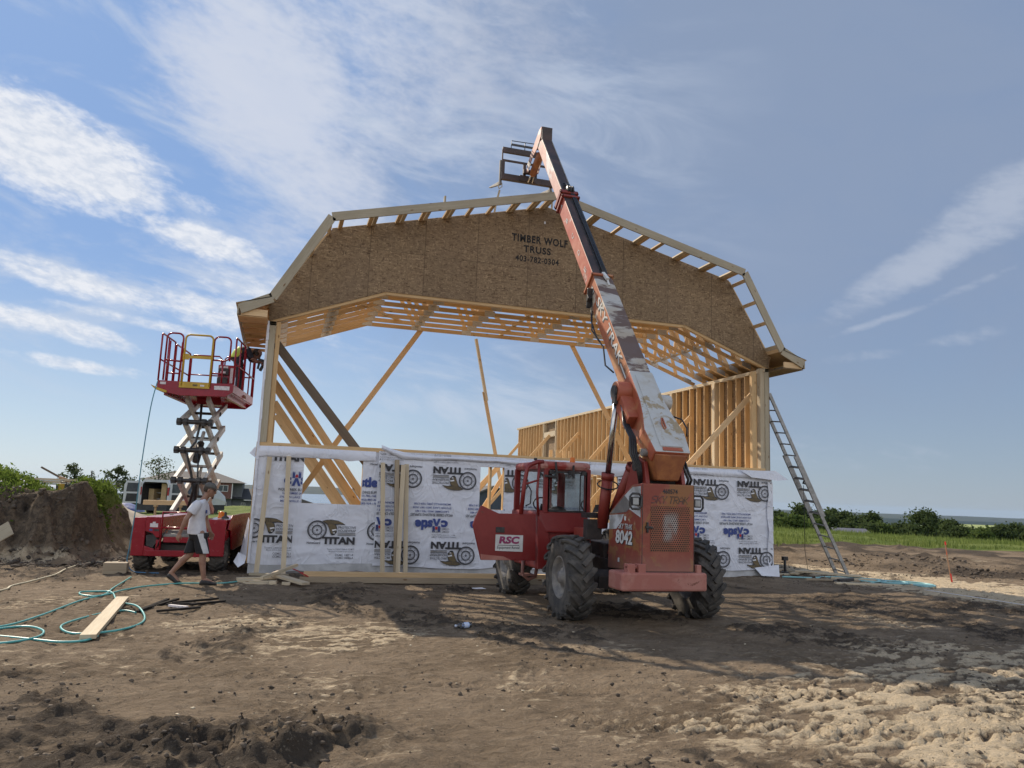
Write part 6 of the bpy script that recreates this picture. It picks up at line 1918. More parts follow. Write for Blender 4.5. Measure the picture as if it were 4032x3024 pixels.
mb = MB(); mb.cyl((13.15, .75, 0), (13.15, .75, .36), .035, 10); mb.span((13.08, .70, .34), (13.22, .80, .44)); mb.cyl((13.15, .75, .0), (13.15, .75, .06), .09, 12); tag(mb.build('jack_stand', MATS['black_steel'], None, .006), 'small black upright jack post standing on the scattered boards', 'jack')
mb = MB(); mb.beam((13.05, -1.35, .07), (13.5, -1.30, .09), .10, .07); mb.beam((13.0, -1.36, .07), (12.9, -1.38, .06), .05, .04); tag(mb.build('dark_tool', MATS['black_steel'], None, .01), 'black tool lying on the long board near the ladder', 'tool')

# extension ladder leaning on the barn side
M('ladder_grey', (.34, .335, .32), (.24, .235, .22), .5, 10, .35)
lad = thing('extension_ladder', 'tall grey aluminium extension ladder leaning on the right side wall', 'ladder', (0, 0, 0))
nb_, nt_ = Vector((14.35, -.20, -.03)), Vector((12.26, .15, 4.55)); fb_, ft_ = Vector((14.35, .26, .02)), Vector((12.26, .60, 4.60))
lo_ = (nt_ - nb_).cross(ft_ - fb_ + Vector((0, 1, 0))).normalized()
offn = Vector((.905, 0, .42)) * .055
for (a, b_, off) in ((0, .66, Vector((0, 0, 0))), (.33, 1.0, offn)):
    for (p, q) in ((nb_, nt_), (fb_, ft_)):
        MB().beam(p.lerp(q, a) + off, p.lerp(q, b_) + off, .035, .085, (.9, 0, .42)).build('stile', MATS['ladder_grey'], lad)
    for k in range(17):
        t = .035 + k * .0622
        if a + .01 < t < b_ - .01:
            MB().cyl(nb_.lerp(nt_, t) + off, fb_.lerp(ft_, t) + off, .017, 8).build('rung', MATS['ladder_grey'], lad)
mb = MB(); c_ = nb_.lerp(nt_, .50).lerp(fb_.lerp(ft_, .50), .55) + offn * 1.8
mb.tube([c_ + Vector((.0, .05, .25)), c_ + Vector((.02, .0, .12)), c_ + Vector((.0, .06, .0)), c_ + Vector((.04, -.04, -.02)), c_ + Vector((.0, -.1, .05))], .03, 7); mb.build('pulley', MATS['black_steel'], lad)
mb = MB(); mb.tube([c_ + Vector((0, .05, -.05)), c_ + Vector((.05, .1, -.9)), c_ + Vector((.2, .3, -1.7)), c_ + Vector((.75, .9, -2.3))], .007, 6); mb.build('rope', MATS['hose_black'], lad)


# survey stake
M('stake_wood', (.40, .24, .14), (.33, .19, .11), .8, 20)
M('flag_orange', (.80, .10, .015), (.72, .08, .012), .5, 9)
M('stake_red', (.70, .03, .02), (.6, .03, .02), .6, 9)
stk = thing('survey_stake', 'thin wooden survey stake with orange flagging on the bare soil', 'stake', (16.74, -1.0, gz(16.74, -1.0)))
mb = MB(); mb.beam((0, 0, -.05), (-.10, .06, .98), .03, .012, (0, 1, 0)); mb.build('stake_shaft', MATS['stake_wood'], stk)
mb = MB(); mb.beam((0, -.01, .0), (-.022, .005, .22), .034, .016, (0, 1, 0)); mb.beam((-.092, .045, .92), (-.103, .05, 1.0), .034, .016, (0, 1, 0)); mb.build('stake_paint', MATS['stake_red'], stk)
mb = MB(); mb.poly([(-.085, .03, .84), (-.12, .0, .93), (-.12, .0, .76), (-.10, .02, .72)]); mb.poly([(-.12, .0, .80), (-.17, -.05, .78), (-.19, -.05, .69), (-.15, -.04, .68), (-.13, -.02, .74)]); mb.build('flagging_tape', MATS['flag_orange'], stk)


def spline(pts, n=8):
    P = [Vector(p) for p in pts]; out = []
    for i in range(len(P) - 1):
        a = P[max(i - 1, 0)]; b_ = P[i]; c = P[i + 1]; d = P[min(i + 2, len(P) - 1)]
        for k in range(n):
            t = k / n; out.append(.5 * ((2 * b_) + (c - a) * t + (2 * a - 5 * b_ + 4 * c - d) * t * t + (3 * b_ - a - 3 * c + d) * t ** 3))
    out.append(P[-1]); return out


def hose(name, label, pts, r, m_, cat='hose', group=None, lift_=.0):
    P = spline([(p[0], p[1], (p[2] if len(p) > 2 else 0)) for p in pts])
    xs_ = np.array([p.x for p in P]); ys_ = np.array([p.y for p in P]); g = ground_z(xs_, ys_)
    g = np.convolve(np.pad(g, 12, 'edge'), np.ones(25) / 25, 'valid')
    P = [Vector((p.x, p.y, p.z + max(g[i], mound_z(p.x, p.y) if p.x < -2 and p.y > 1.5 else -9) + r * .8 + .010)) for i, p in enumerate(P)]
    mb = MB(); mb.tube(P, r, 8); return tag(mb.build(name, MATS[m_]), label, cat, group)


M('hose_teal', (.08, .36, .34), (.11, .42, .40), .35, 12)
M('hose_pale_teal', (.26, .50, .50), (.20, .42, .44), .35, 12)
M('cord_cream', (.52, .47, .32), (.44, .39, .26), .6, 14)
M('rope_blue', (.05, .16, .30), (.08, .26, .30), .5, .8)
hose('air_hose', 'teal air hose looping on the soil around the loose pale plank', [(-.05, -1.5), (-.45, -1.95), (-.85, -1.95), (-1.40, -2.3), (-1.75, -3.0), (-1.93, -3.75), (-2.2, -3.7), (-2.28, -3.35), (-2.0, -3.25), (-1.85, -3.4), (-1.62, -4.25), (-1.30, -4.8, .03), (-1.10, -5.45), (-1.05, -6.1), (-1.22, -6.6), (-1.62, -6.75), (-1.88, -6.2), (-1.72, -5.4), (-1.45, -5.0), (-1.25, -5.15)], .0125, 'hose_teal', group='teal air hoses')
hose('air_hose', 'teal air hose running in wide loops out of the left edge of the picture', [(-1.97, -1.05), (-1.96, -1.6), (-1.95, -2.7), (-1.93, -3.6), (-2.12, -4.2), (-2.30, -5.5), (-2.5, -6.2), (-2.9, -6.4), (-2.75, -6.6), (-2.3, -6.2), (-2.0, -6.5), (-1.95, -6.95), (-2.2, -7.25), (-2.8, -7.2), (-3.0, -6.9), (-2.6, -6.7), (-1.98, -7.0), (-1.7, -7.15), (-1.45, -7.12), (-1.36, -6.9)], .0125, 'hose_teal', group='teal air hoses')
hose('air_hose', 'pale teal air hose coiled loosely on the soil right of the ladder', [(12.3, -.3), (12.9, -.6), (13.5, -.4), (14.2, -.6), (14.6, -1.0), (14.3, -1.4), (13.9, -1.1), (14.3, -.8), (14.9, -1.3), (14.7, -1.7), (14.2, -1.5), (14.5, -1.1), (15.2, -1.6), (15.0, -2.2), (14.55, -2.35), (14.6, -2.0), (15.1, -2.1), (14.8, -1.5), (14.0, -1.3)], .02, 'hose_pale_teal', group='teal air hoses')
hose('power_cable', 'cream extension cable trailing along the soil toward the lift', [(-3.9, -4.0), (-3.46, -2.97), (-3.50, -2.3), (-3.42, -1.66), (-3.30, -.6), (-3.34, .49), (-3.20, 1.6), (-2.75, 1.9), (-2.5, 1.5)], .016, 'cord_cream', 'cord')
hose('string_line', 'white string line laid over the soil at the right', [(13.9, -3.0), (14.1, -4.4), (14.2, -5.8)], .007, 'print_white', 'string')
P = spline([(-2.02, -.02, 3.74), (-2.08, -.12, 3.2), (-2.13, -.14, 2.2), (-2.16, -.10, 1.2), (-2.20, -.08, .5), (-2.22, -.06, .22), (-2.10, -.16, .05), (-1.85, -.3, .03), (-1.6, -.35, .03)], 6)
tag(MB().tube(P, .010, 8).build('hanging_hose', MATS['rope_blue']), 'blue-green hose hanging from the lift platform down to the soil', 'hose')

# dark metal strips
M('strip_dark', (.016, .014, .013), (.03, .027, .025), .95, 9, spec=.1)
ST = 'dark metal strips on the soil'
for lab, a, b_ in (('dark metal strip lying nearest the pale plank', (-1.25, -5.05), (-.98, -4.15)), ('dark strip crossing the one by the plank', (-1.22, -4.9), (-.85, -4.1)), ('long dark strip at the back of the pile', (-.88, -4.45), (-.30, -4.05)), ('dark strip at the right end of the pile', (-.62, -4.7), (-.20, -4.2)), ('dark strip nearest the camera in the pile', (-1.0, -5.12), (-.47, -4.95)), ('short pale strip in the middle of the dark pile', (-.90, -4.65), (-.65, -4.85)), ('dark strip lying in the middle of the pile', (-.95, -4.55), (-.5, -4.6))):
    tag(MB().beam((a[0], a[1], gz(*a) + .025), (b_[0], b_[1], gz(*b_) + .03), .05, .028).build('metal_strip', MATS['label_white' if 'short pale' in lab else 'strip_dark']), lab, 'metal strip', ST)

# water bottle
M('bottle_label', (.35, .48, .75), (.55, .62, .75), .4, 20)
M('bottle_cap', (.55, .6, .7), (.5, .55, .66), .4)
bt = thing('water_bottle', 'clear plastic water bottle lying on the soil at the shadow edge', 'bottle', (2.74, -6.66, gz(2.74, -6.66) + .045), R(16))
mb = MB(); mb.lathe((0, 0, 0), (1, 0, .0), [(.012, 0), (.014, .025), (.022, .04), (.036, .065), (.037, .10), (.034, .11), (.037, .12), (.037, .19), (.034, .20), (.035, .225), (.02, .23), (0, .226)], 20); mb.build('bottle_body', MATS['clear_plastic'], bt)
mb = MB(); mb.lathe((0, 0, 0), (1, 0, 0), [(.0375, .115), (.0378, .12), (.0378, .185), (.0375, .19)], 20); mb.build('bottle_label', MATS['bottle_label'], bt)
mb = MB(); mb.lathe((0, 0, 0), (1, 0, 0), [(0, -.006), (.015, -.006), (.016, .012), (.012, .014)], 14); mb.build('bottle_cap', MATS['bottle_cap'], bt)
tag(MB().poly([(3.95, -2.55, .03), (4.15, -2.62, .05), (4.22, -2.72, .035), (4.02, -2.66, .025)]).build('paper_scrap', MATS['print_white']), 'small white scrap of paper on the soil near the front tyre', 'paper')

# clods of soil and wood chips
def lumps(name, pts, mat, label, flat=.7):
    base = bmesh.new(); bmesh.ops.create_icosphere(base, subdivisions=1, radius=1)
    bv = np.array([v.co[:] for v in base.verts]); bf = np.array([[v.index for v in f.verts] for f in base.faces]); base.free()
    n = len(pts); rs = np.random.RandomState(11)
    V = bv[None] * (1 + .95 * (rs.rand(n, len(bv), 1) - .5)); sc = pts[:, 3][:, None, None] * (.7 + .6 * rs.rand(n, 1, 3)); sc[:, :, 2] *= flat
    th = rs.rand(n) * 6.28; c, s = np.cos(th)[:, None], np.sin(th)[:, None]
    V = V * sc; x = V[..., 0] * c - V[..., 1] * s; y = V[..., 0] * s + V[..., 1] * c
    V = np.stack([x, y, V[..., 2]], -1) + pts[:, None, :3]
    F = (bf[None] + (np.arange(n) * len(bv))[:, None, None]).reshape(-1, 3)
    me = bpy.data.meshes.new(name); V = V.reshape(-1, 3).astype(np.float32)
    me.vertices.add(len(V)); me.vertices.foreach_set('co', V.ravel()); me.loops.add(F.size); me.loops.foreach_set('vertex_index', F.ravel().astype(np.int32)); me.polygons.add(len(F)); me.polygons.foreach_set('loop_start', np.arange(0, F.size, 3, dtype=np.int32)); me.update(); me.validate(); me.materials.append(mat)
    return tag(link(name, me), label, kind='stuff')


rs = np.random.RandomState(5)
n = 70000
x = rs.uniform(-7, 20, n); y = rs.uniform(-13, 4, n)
dens = sst(fbm(x, y, .7, 4, off=33), .48, .68) * .8 + .06 + pit(x, y) * 2 + .8 * sst((x - 14) * .894 + (y - 5.5) * .447, .3, 1.5) + .5 * np.exp(-((y + 9.9 + .19 * (x - 3)) / .35) ** 2)
dens = dens * .5 + 1.1 * crumb_zone(x, y)
dens *= 1 - .95 * (sst(x, -.3, 0) * (1 - sst(x, 12.1, 12.4)) * sst(y, -.15, .05))
k = rs.rand(n) < dens * .55
x, y = x[k], y[k]; sz = .004 + .020 * rs.rand(len(x)) ** 5 + .016 * pit(x, y) * rs.rand(len(x)) + .05 * sst((x - 14) * .894 + (y - 5.5) * .447, .3, 1.5) * rs.rand(len(x)) ** 4
x2 = rs.uniform(-8, -2.6, 1500); y2 = rs.uniform(.6, 3.2, 1500); s2_ = .012 + .06 * rs.rand(1500) ** 4
z2 = np.maximum(ground_z(x2, y2), mound_z(x2, y2))
p_ = np.concatenate([np.stack([x, y, ground_z(x, y) + sz * .25, sz], -1), np.stack([x2, y2, z2 + s2_ * .25, s2_], -1)])
m_, T, b = new_mat('clod_soil'); co = T.add('ShaderNodeTexCoord').outputs['Object']
c = T.mix(T.ss(T.noise(co, 1.3, 3), .4, .6), (.060, .046, .034), (.135, .104, .074)); c = T.mix(T.m('MULTIPLY', T.ss(T.noise(co, 9, 3), .6, .72), .5), c, (.26, .21, .15))
T.set(b.inputs['Base Color'], c); b.inputs['Roughness'].default_value = .95; T.set(b.inputs['Normal'], T.bump(T.noise(co, 60, 3), .8, .01))
lumps('soil_clods', p_, m_, 'crumbs and clods of dark soil strewn over the site')
n = 170; x = rs.uniform(-3, 9, n); y = rs.uniform(-12.5, -2.2, n); sz = .006 + .012 * rs.rand(n) ** 2
lumps('wood_chips', np.stack([x, y, ground_z(x, y) + sz * .4, sz], -1), MATS['pale_lumber'], 'small pale wood chips scattered on the soil', .35)

# ------------------------------------------------------------------ vegetation
def leaf_mat(name, c1, c2, tr=.35, hue=.5):
    m_ = bpy.data.materials.new(name); m_.use_nodes = True; T = NT(m_.node_tree)
    for n_ in list(T.n): T.n.remove(n_)
    v = T.add('ShaderNodeAttribute', attribute_name='var').outputs['Fac']
    c = T.mix(v, c1, c2)
    d = T.add('ShaderNodeBsdfDiffuse'); t = T.add('ShaderNodeBsdfTranslucent'); mx = T.add('ShaderNodeMixShader'); o = T.add('ShaderNodeOutputMaterial')
    T.set(d.inputs[0], c); T.set(t.inputs[0], T.mix(.5, c, tuple(min(1, x * 1.6) for x in c2))); mx.inputs[0].default_value = tr
    T.l.new(d.outputs[0], mx.inputs[1]); T.l.new(t.outputs[0], mx.inputs[2]); T.l.new(mx.outputs[0], o.inputs[0])
    MATS[name] = m_; return m_


leaf_mat('grass_blade', (.07, .105, .026), (.175, .215, .065), .42)
leaf_mat('weed_leaf', (.045, .085, .018), (.13, .18, .035), .4)
leaf_mat('tree_leaf', (.026, .042, .018), (.082, .110, .042), .32)
leaf_mat('light_leaf', (.040, .068, .020), (.095, .130, .04), .35)
leaf_mat('aspen_leaf', (.035, .05, .025), (.085, .105, .05), .35)
M('bark', (.075, .06, .05), (.13, .11, .095), .9, 6)


def quads_mesh(name, C, A, B, var, mat, tri=False):
    """cards centred at C spanned by half-vectors A and B"""
    if tri: V = np.stack([C - A, C + A, C + B], 1); k = 3
    else: V = np.stack([C - A, C + B * .9, C + A, C - B * .9], 1); k = 4
    n = len(C); V = V.reshape(-1, 3).astype(np.float32)
    me = bpy.data.meshes.new(name); me.vertices.add(n * k); me.vertices.foreach_set('co', V.ravel())
    me.loops.add(n * k); me.loops.foreach_set('vertex_index', np.arange(n * k, dtype=np.int32)); me.polygons.add(n); me.polygons.foreach_set('loop_start', np.arange(0, n * k, k, dtype=np.int32))
    a = me.attributes.new('var', 'FLOAT', 'POINT'); a.data.foreach_set('value', np.repeat(var, k).astype(np.float32)); me.update(); me.validate(); me.materials.append(mat)
    return me


def blades(name, x, y, z, h, w, rs, mat, lean=.35):
    n = len(x); th = rs.rand(n) * 6.28; th2 = rs.rand(n) * 6.28; ln = lean * rs.rand(n) * h
    C = np.stack([x, y, z], -1); A = np.stack([np.cos(th) * w, np.sin(th) * w, 0 * w], -1); B = np.stack([np.cos(th2) * ln, np.sin(th2) * ln, h], -1)
    return quads_mesh(name, C, A, B, np.clip(.5 + .5 * (fbm(x, y, .35, 3, off=90) - .5) * 2 + .35 * (rs.rand(n) - .5), 0, 1), mat, True)


rs = np.random.RandomState(21)
n = 230000
x = rs.uniform(12.6, 75, n); y = rs.uniform(-8, 62, n)
e = grass_edge(x) + (fbm(x, y, .5, 3) - .5) * 3.0
az_ = np.degrees(np.arctan2(x - .385, y + 16.6)); rr = np.hypot(x, y + 16.6)
k = (y > e - .1) & (az_ > 26) & (az_ < 58) & (rr < 62) & (rs.rand(n) < np.where(rr < 40, 1, .6))
x, y, rr = x[k], y[k], rr[k]
h = (.09 + .19 * rs.rand(len(x)) ** 1.5) * (.6 + .9 * sst(fbm(x, y, .28, 3, off=44), .4, .65)); w = .007 + .00036 * rr
gme = blades('grass', x, y, ground_z(x, y, False) - .02, h, w, rs, MATS['grass_blade'])
tag(link('grass', gme), 'tall green meadow grass beyond the bare soil', kind='stuff')
# grass and weeds on top of the soil bank
n = 26000
x = rs.uniform(-9, -2.4, n); y = rs.uniform(2.4, 9, n); z = mound_z(x, y)
pa = np.clip(sst(y + 1.3 * (fbm(x, y, .9, 3, off=12) - .5), 3.2, 3.7) + .8 * sst(-x, 5.2, 5.8) * sst(y, 2.7, 3.0) * sst(fbm(x, y, 1.3, 3, off=19), .4, .5), 0, 1) * sst(z, .95, 1.25) * sst(-x, 3.15, 3.6)
pa *= 1 - .9 * np.exp(-(((x + 4.55) / .5) ** 2 + ((y - 4.1) / .5) ** 2))
k = rs.rand(n) < pa
x, y, z = x[k], y[k], z[k]; h = (.05 + .13 * rs.rand(len(x)) ** 1.6) * (.55 + .9 * sst(fbm(x, y, .8, 3, off=14), .4, .65)); 
gm2 = blades('bank_grass', x, y, z - .02, h, .007 + .009 * rs.rand(len(x)), rs, MATS['weed_leaf'], .8)
tag(link('bank_grass', gm2), 'rough grass growing on top of the soil bank', kind='stuff')
wx, wy = [], []
for (cx, cy, r_, m_) in ((-3.85, 3.75, .26, 700), (-3.6, 4.3, .22, 500), (-4.0, 4.35, .2, 400), (-5.75, 3.0, .5, 900), (-6.3, 2.7, .5, 700), (-5.3, 4.1, .45, 600), (-6.0, 4.6, .6, 700), (-3.7, 5.0, .3, 400)):
    wx.append(rs.normal(cx, r_ * .6, m_)); wy.append(rs.normal(cy, r_ * .6, m_))
x = np.concatenate(wx); y = np.concatenate(wy); n = len(x); z = mound_z(x, y) + rs.rand(n) ** 1.4 * .26
C = np.stack([x, y, z], -1); A = rs.normal(0, 1, (n, 3)); A /= np.linalg.norm(A, axis=1)[:, None]; B = np.cross(A, rs.normal(0, 1, (n, 3))); B /= np.linalg.norm(B, axis=1)[:, None]; s = (.014 + .026 * rs.rand(n))[:, None]
tag(link('weeds', quads_mesh('weeds', C, A * s * 1.5, B * s * .7, rs.rand(n), MATS['weed_leaf'])), 'leafy green weeds on the soil bank', kind='stuff')
n = 26; x = rs.uniform(-6.2, -4.9, n); y = rs.uniform(2.9, 3.8, n)
lumps('white_flowers', np.stack([x, y, mound_z(x, y) + .12 + .12 * rs.rand(n), .012 + .014 * rs.rand(n)], -1), MATS['print_white'], 'small white flowers among the weeds on the bank')


def make_tree(h, w, seed, kind, leaf):
    """returns trunk mesh, crown mesh; kind: 'dense', 'airy', 'bare', 'bush'"""
    rs = np.random.RandomState(seed); rd = random.Random(seed); mb = MB()
    tips = []
    tr = h * .018 + .03
    bend = [(rd.uniform(-.05, .05) * h, rd.uniform(-.05, .05) * h) for _ in range(6)]
    tk = [Vector((bend[i][0] * i / 5, bend[i][1] * i / 5, h * .92 * i / 5)) for i in range(6)]
    mb.tube(tk, [tr * (1 - .15 * i) for i in range(6)], 6)
    nb = {'dense': 26, 'airy': 15, 'bare': 16, 'bush': 22}[kind]; z0 = {'dense': .18, 'airy': .38, 'bare': .3, 'bush': .05}[kind]
    for i in range(nb):
        t = z0 + (1 - z0) * (i + rd.random() * .8) / nb * .97
        k = min(int(t * 5 / .92 * .92), 4); f = t * 5 - k; p = tk[k].lerp(tk[k + 1], min(max(f, 0), 1))
        a = rd.uniform(0, 6.28); prof = math.sin(min(1, (t - z0) / (1 - z0) * .8 + .22) * math.pi) ** .7 if kind != 'bush' else (1 - t * .6)
        L = w * .5 * prof * rd.uniform(.55, 1.12); q = p + Vector((math.cos(a) * L, math.sin(a) * L, L * rd.uniform(.1, .55)))
        m_ = p.lerp(q, .5) + Vector((0, 0, .08 * L)); mb.tube([p, m_, q], [tr * .38, tr * .25, tr * .1], 4, cap=False)
        tips.append((q, L)); tips.append((m_.lerp(q, .3), L * .8))
        if kind == 'bare':
            for _ in range(3):
                s_ = p.lerp(q, rd.uniform(.3, .95)); e = s_ + Vector((rd.uniform(-.3, .3), rd.uniform(-.3, .3), rd.uniform(.1, .5))) * w * .45; mb.tube([s_, e], [tr * .14, tr * .06], 3, cap=False)
    tips.append((tk[5], w * .25))
    tm = mb.mesh('trunk', MATS['bark'])
    C, S, VV = [], [], []
    per = {'dense': 62, 'airy': 26, 'bare': 3, 'bush': 50}[kind]
    for q, L in tips:
        m_ = int(per * rs.uniform(.5, 1.3)); sp = w * ({'dense': .115, 'airy': .085, 'bare': .06, 'bush': .12}[kind]) * rs.uniform(.7, 1.3)
        C.append(rs.normal(0, 1, (m_, 3)) * np.array([sp, sp, sp * .65]) + np.array(q)); VV.append(np.clip(rs.uniform(.1, .9) + rs.normal(0, .22, m_), 0, 1))
    C = np.concatenate(C); VV = np.concatenate(VV); n = len(C); C[:, 2] = np.maximum(C[:, 2], h * .03)
    A = rs.normal(0, 1, (n, 3)); A /= np.linalg.norm(A, axis=1)[:, None]; B = np.cross(A, rs.normal(0, 1, (n, 3))); B /= np.linalg.norm(B, axis=1)[:, None]
    s = (leaf * rs.uniform(.6, 1.3, n))[:, None]
    return tm, (C, A * s, B * s * .7, VV)


def tree(label, x, y, h, w, seed, kind='dense', leaf=.13, mat='tree_leaf', group=None, z=None, name='tree'):
    tm, (C, A, B, VV) = make_tree(h, w, seed, kind, leaf)
    root = thing(name, label, 'bush' if name == 'bush' else 'tree', (x, y, float(far_z(x, y)) - .05 if z is None else z), 0, group)
    link('trunk', tm, root); link('crown', quads_mesh('crown', C, A, B, VV, MATS[mat]), root)
    return root


RT = 'trees along the far edge of the meadow'
for i, (x, y, h, w, kind, mt, lab) in enumerate((
        (76.0, 87.5, 4.6, 4.4, 'dense', 'tree_leaf', 'dark round tree nearest the barn corner, seen left of the ladder'),
        (48.8, 48.2, 2.0, 3.6, 'bush', 'light_leaf', 'low light green bush between the barn corner and the ladder'),
        (89.2, 99.2, 7.2, 5.0, 'dense', 'tree_leaf', 'tall dark tree rising right behind the ladder'),
        (60.7, 59.4, 2.6, 3.2, 'bush', 'tree_leaf', 'bush just above the left end of the grey shed roof'),
        (95.8, 102.7, 6.4, 5.2, 'dense', 'tree_leaf', 'dark tree just right of the ladder, left in the dense clump'),
        (104.7, 110.5, 7.4, 6.0, 'dense', 'tree_leaf', 'highest tree of the dense clump above the shed roof'),
        (99.9, 101.5, 6.4, 5.4, 'dense', 'tree_leaf', 'dark tree at the right side of the dense clump above the shed'),
        (94.1, 92.7, 5.0, 3.4, 'dense', 'tree_leaf', 'smaller tree at the right foot of the dense clump'),
        (97.4, 91.6, 6.0, 4.6, 'dense', 'tree_leaf', 'round-topped tree standing alone right of the dense clump'),
        (70.8, 62.9, 2.6, 3.4, 'bush', 'tree_leaf', 'dark bush below the round-topped tree'),
        (76.4, 66.4, 3.0, 3.6, 'bush', 'light_leaf', 'lighter green bush right of the shed gable'),
        (78.3, 65.8, 3.2, 3.8, 'bush', 'tree_leaf', 'broad dark bush midway between shed and orange stake'),
        (72.0, 57.2, 2.6, 3.0, 'bush', 'tree_leaf', 'dark bush below the big spreading tree'),
        (102.1, 84.9, 6.6, 6.2, 'dense', 'tree_leaf', 'big dark spreading tree left of the orange-flagged stake'),
        (111.9, 92.6, 6.0, 3.6, 'dense', 'tree_leaf', 'slimmer tree touching the right side of the big spreading tree'),
        (93.0, 71.9, 4.4, 3.4, 'dense', 'tree_leaf', 'tree directly behind the flagged stake'),
        (90.2, 67.5, 3.8, 3.8, 'bush', 'tree_leaf', 'bushy tree a little right of the flagged stake'),
        (95.9, 71.1, 4.0, 3.4, 'bush', 'tree_leaf', 'bushy tree second right of the flagged stake'),
        (88.5, 62.7, 3.4, 3.4, 'bush', 'light_leaf', 'lighter bush at the right end of the hedge, left of the pale field'),
        (109.1, 77.8, 4.6, 3.4, 'dense', 'tree_leaf', 'dark tree standing in front of the pale far field'),
        (120.8, 84.7, 5.6, 5.2, 'dense', 'tree_leaf', 'dark tree near the right border of the picture'),
        (117.3, 79.0, 5.2, 3.4, 'dense', 'tree_leaf', 'tree cut by the right border of the picture'),
        (57.7, 56.2, 2.3, 3.0, 'bush', 'light_leaf', 'light bush at the left end of the shed roof'))):
    tree(lab, x, y, h * (.86 if kind == 'dense' else .72), w * .9, 100 + i, kind, .15 + .0007 * math.hypot(x, y), mt, RT, name='bush' if kind == 'bush' else 'tree')
LT = 'thin trees behind the soil bank'
for i, (x, y, h, w, kind, lab) in enumerate((
        (-14.6, 50.9, 3.6, 2.2, 'airy', 'crooked airy tree rising behind the boards on the bank'),
        (-13.2, 50.4, 3.1, 1.2, 'bare', 'bare thin tree right of the crooked airy one'),
        (-11.6, 47.1, 2.8, 1.2, 'bare', 'bare thin tree midway between the bank and the hose'),
        (-10.4, 44.4, 3.1, 1.7, 'airy', 'slender tree with a flat tufted crown left of the van'),
        (-10.4, 65.3, 5.6, 3.8, 'airy', 'large leafy tree above the house roof behind the scissor lift'),
        (-9.9, 58.4, 2.9, 1.6, 'dense', 'small dark tree just left of the van roof'),
        (-12.7, 50.6, 1.9, 2.4, 'bush', 'dark bush behind the green slope of the bank'),
        (-11.9, 60.9, 2.4, 2.6, 'bush', 'dark bush under the tufted slender tree'),
        (-9.8, 50.3, 1.9, 2.2, 'bush', 'bush left behind the open van door'),
        (-19.1, 52.5, 2.1, 2.4, 'bush', 'bush at the far left behind the bank'))):
    tree(lab, x, y, h, w, 300 + i, kind, .10 if kind != 'bush' else .12, 'aspen_leaf' if kind in ('airy', 'bare') else 'tree_leaf', LT, name='bush' if kind == 'bush' else 'tree')
# far woods: one mass
rs = np.random.RandomState(77)
n = 1500; a = R(1) * rs.uniform(21, 62, n); r_ = 260 + 1000 * rs.rand(n) ** 1.3
x = np.sin(a) * r_; y = np.cos(a) * r_
k = ((fbm(x, y, .006, 3, off=6) > .44) | (r_ < 300)) & ~((np.degrees(a) > 43) & (r_ > 480)); x, y, r_ = x[k], y[k], r_[k]; n = len(x)
a2 = R(1) * rs.uniform(-24, 20, 260); r2 = rs.uniform(160, 420, 260); x = np.concatenate([x, np.sin(a2) * r2]); y = np.concatenate([y, np.cos(a2) * r2]); r_ = np.concatenate([r_, r2]); n = len(x)
hh_ = np.where(np.arange(n) < n - 260, 3.4, 2.2) + 2.6 * rs.rand(n) * np.where(np.arange(n) < n - 260, 1, .5)
z = far_z(x, y); m_ = 34
C = np.repeat(np.stack([x, y, z], -1), m_, 0); hr_ = np.repeat(hh_, m_); u = rs.rand(n * m_)
C += np.stack([rs.normal(0, 1, n * m_) * hr_ * .20, rs.normal(0, 1, n * m_) * hr_ * .20, hr_ * (.08 + .9 * u)], -1)
A = rs.normal(0, 1, (n * m_, 3)); A /= np.linalg.norm(A, axis=1)[:, None]; B = np.cross(A, rs.normal(0, 1, (n * m_, 3))); B /= np.linalg.norm(B, axis=1)[:, None]; s = (hr_ * .10 * rs.uniform(.6, 1.3, n * m_))[:, None]
tag(link('far_woods', quads_mesh('far_woods', C, A * s, B * s, np.clip(np.repeat(rs.rand(n), m_) + rs.normal(0, .15, n * m_), 0, 1), MATS['tree_leaf'])), 'distant woods beyond the meadow trees', kind='stuff')

# ------------------------------------------------------------------ buildings and things in the background
M('siding_red', (.15, .065, .055), (.13, .055, .045), .8, 3)
M('siding_grey', (.13, .14, .155), (.11, .12, .135), .8, 3)
M('siding_beige', (.34, .30, .24), (.30, .26, .21), .8, 3)
M('siding_navy', (.045, .06, .085), (.06, .075, .10), .8, 3)
M('roof_shingle', (.115, .105, .10), (.085, .08, .078), .9, 5)
M('roof_metal', (.17, .155, .17), (.20, .185, .19), .4, .8, .4)
M('window_dark', (.05, .06, .07), (.08, .09, .10), .12, 3)
M('trim_white', (.62, .62, .62), (.55, .55, .55), .6, 6)


def win(parent, x0, x1, z0, z1, y):
    mb = MB(); t = .07
    mb.span((x0 - t, y - .04, z0 - t), (x1 + t, y, z0)); mb.span((x0 - t, y - .04, z1), (x1 + t, y, z1 + t)); mb.span((x0 - t, y - .04, z0), (x0, y, z1)); mb.span((x1, y - .04, z0), (x1 + t, y, z1)); xm = (x0 + x1) / 2; mb.span((xm - t / 2, y - .03, z0), (xm + t / 2, y, z1))
    f = mb.build('window', MATS['trim_white'], parent)
    MB().poly([(x0, y - .012, z0), (x1, y - .012, z0), (x1, y - .012, z1), (x0, y - .012, z1)]).build('pane', MATS['window_dark'], f)


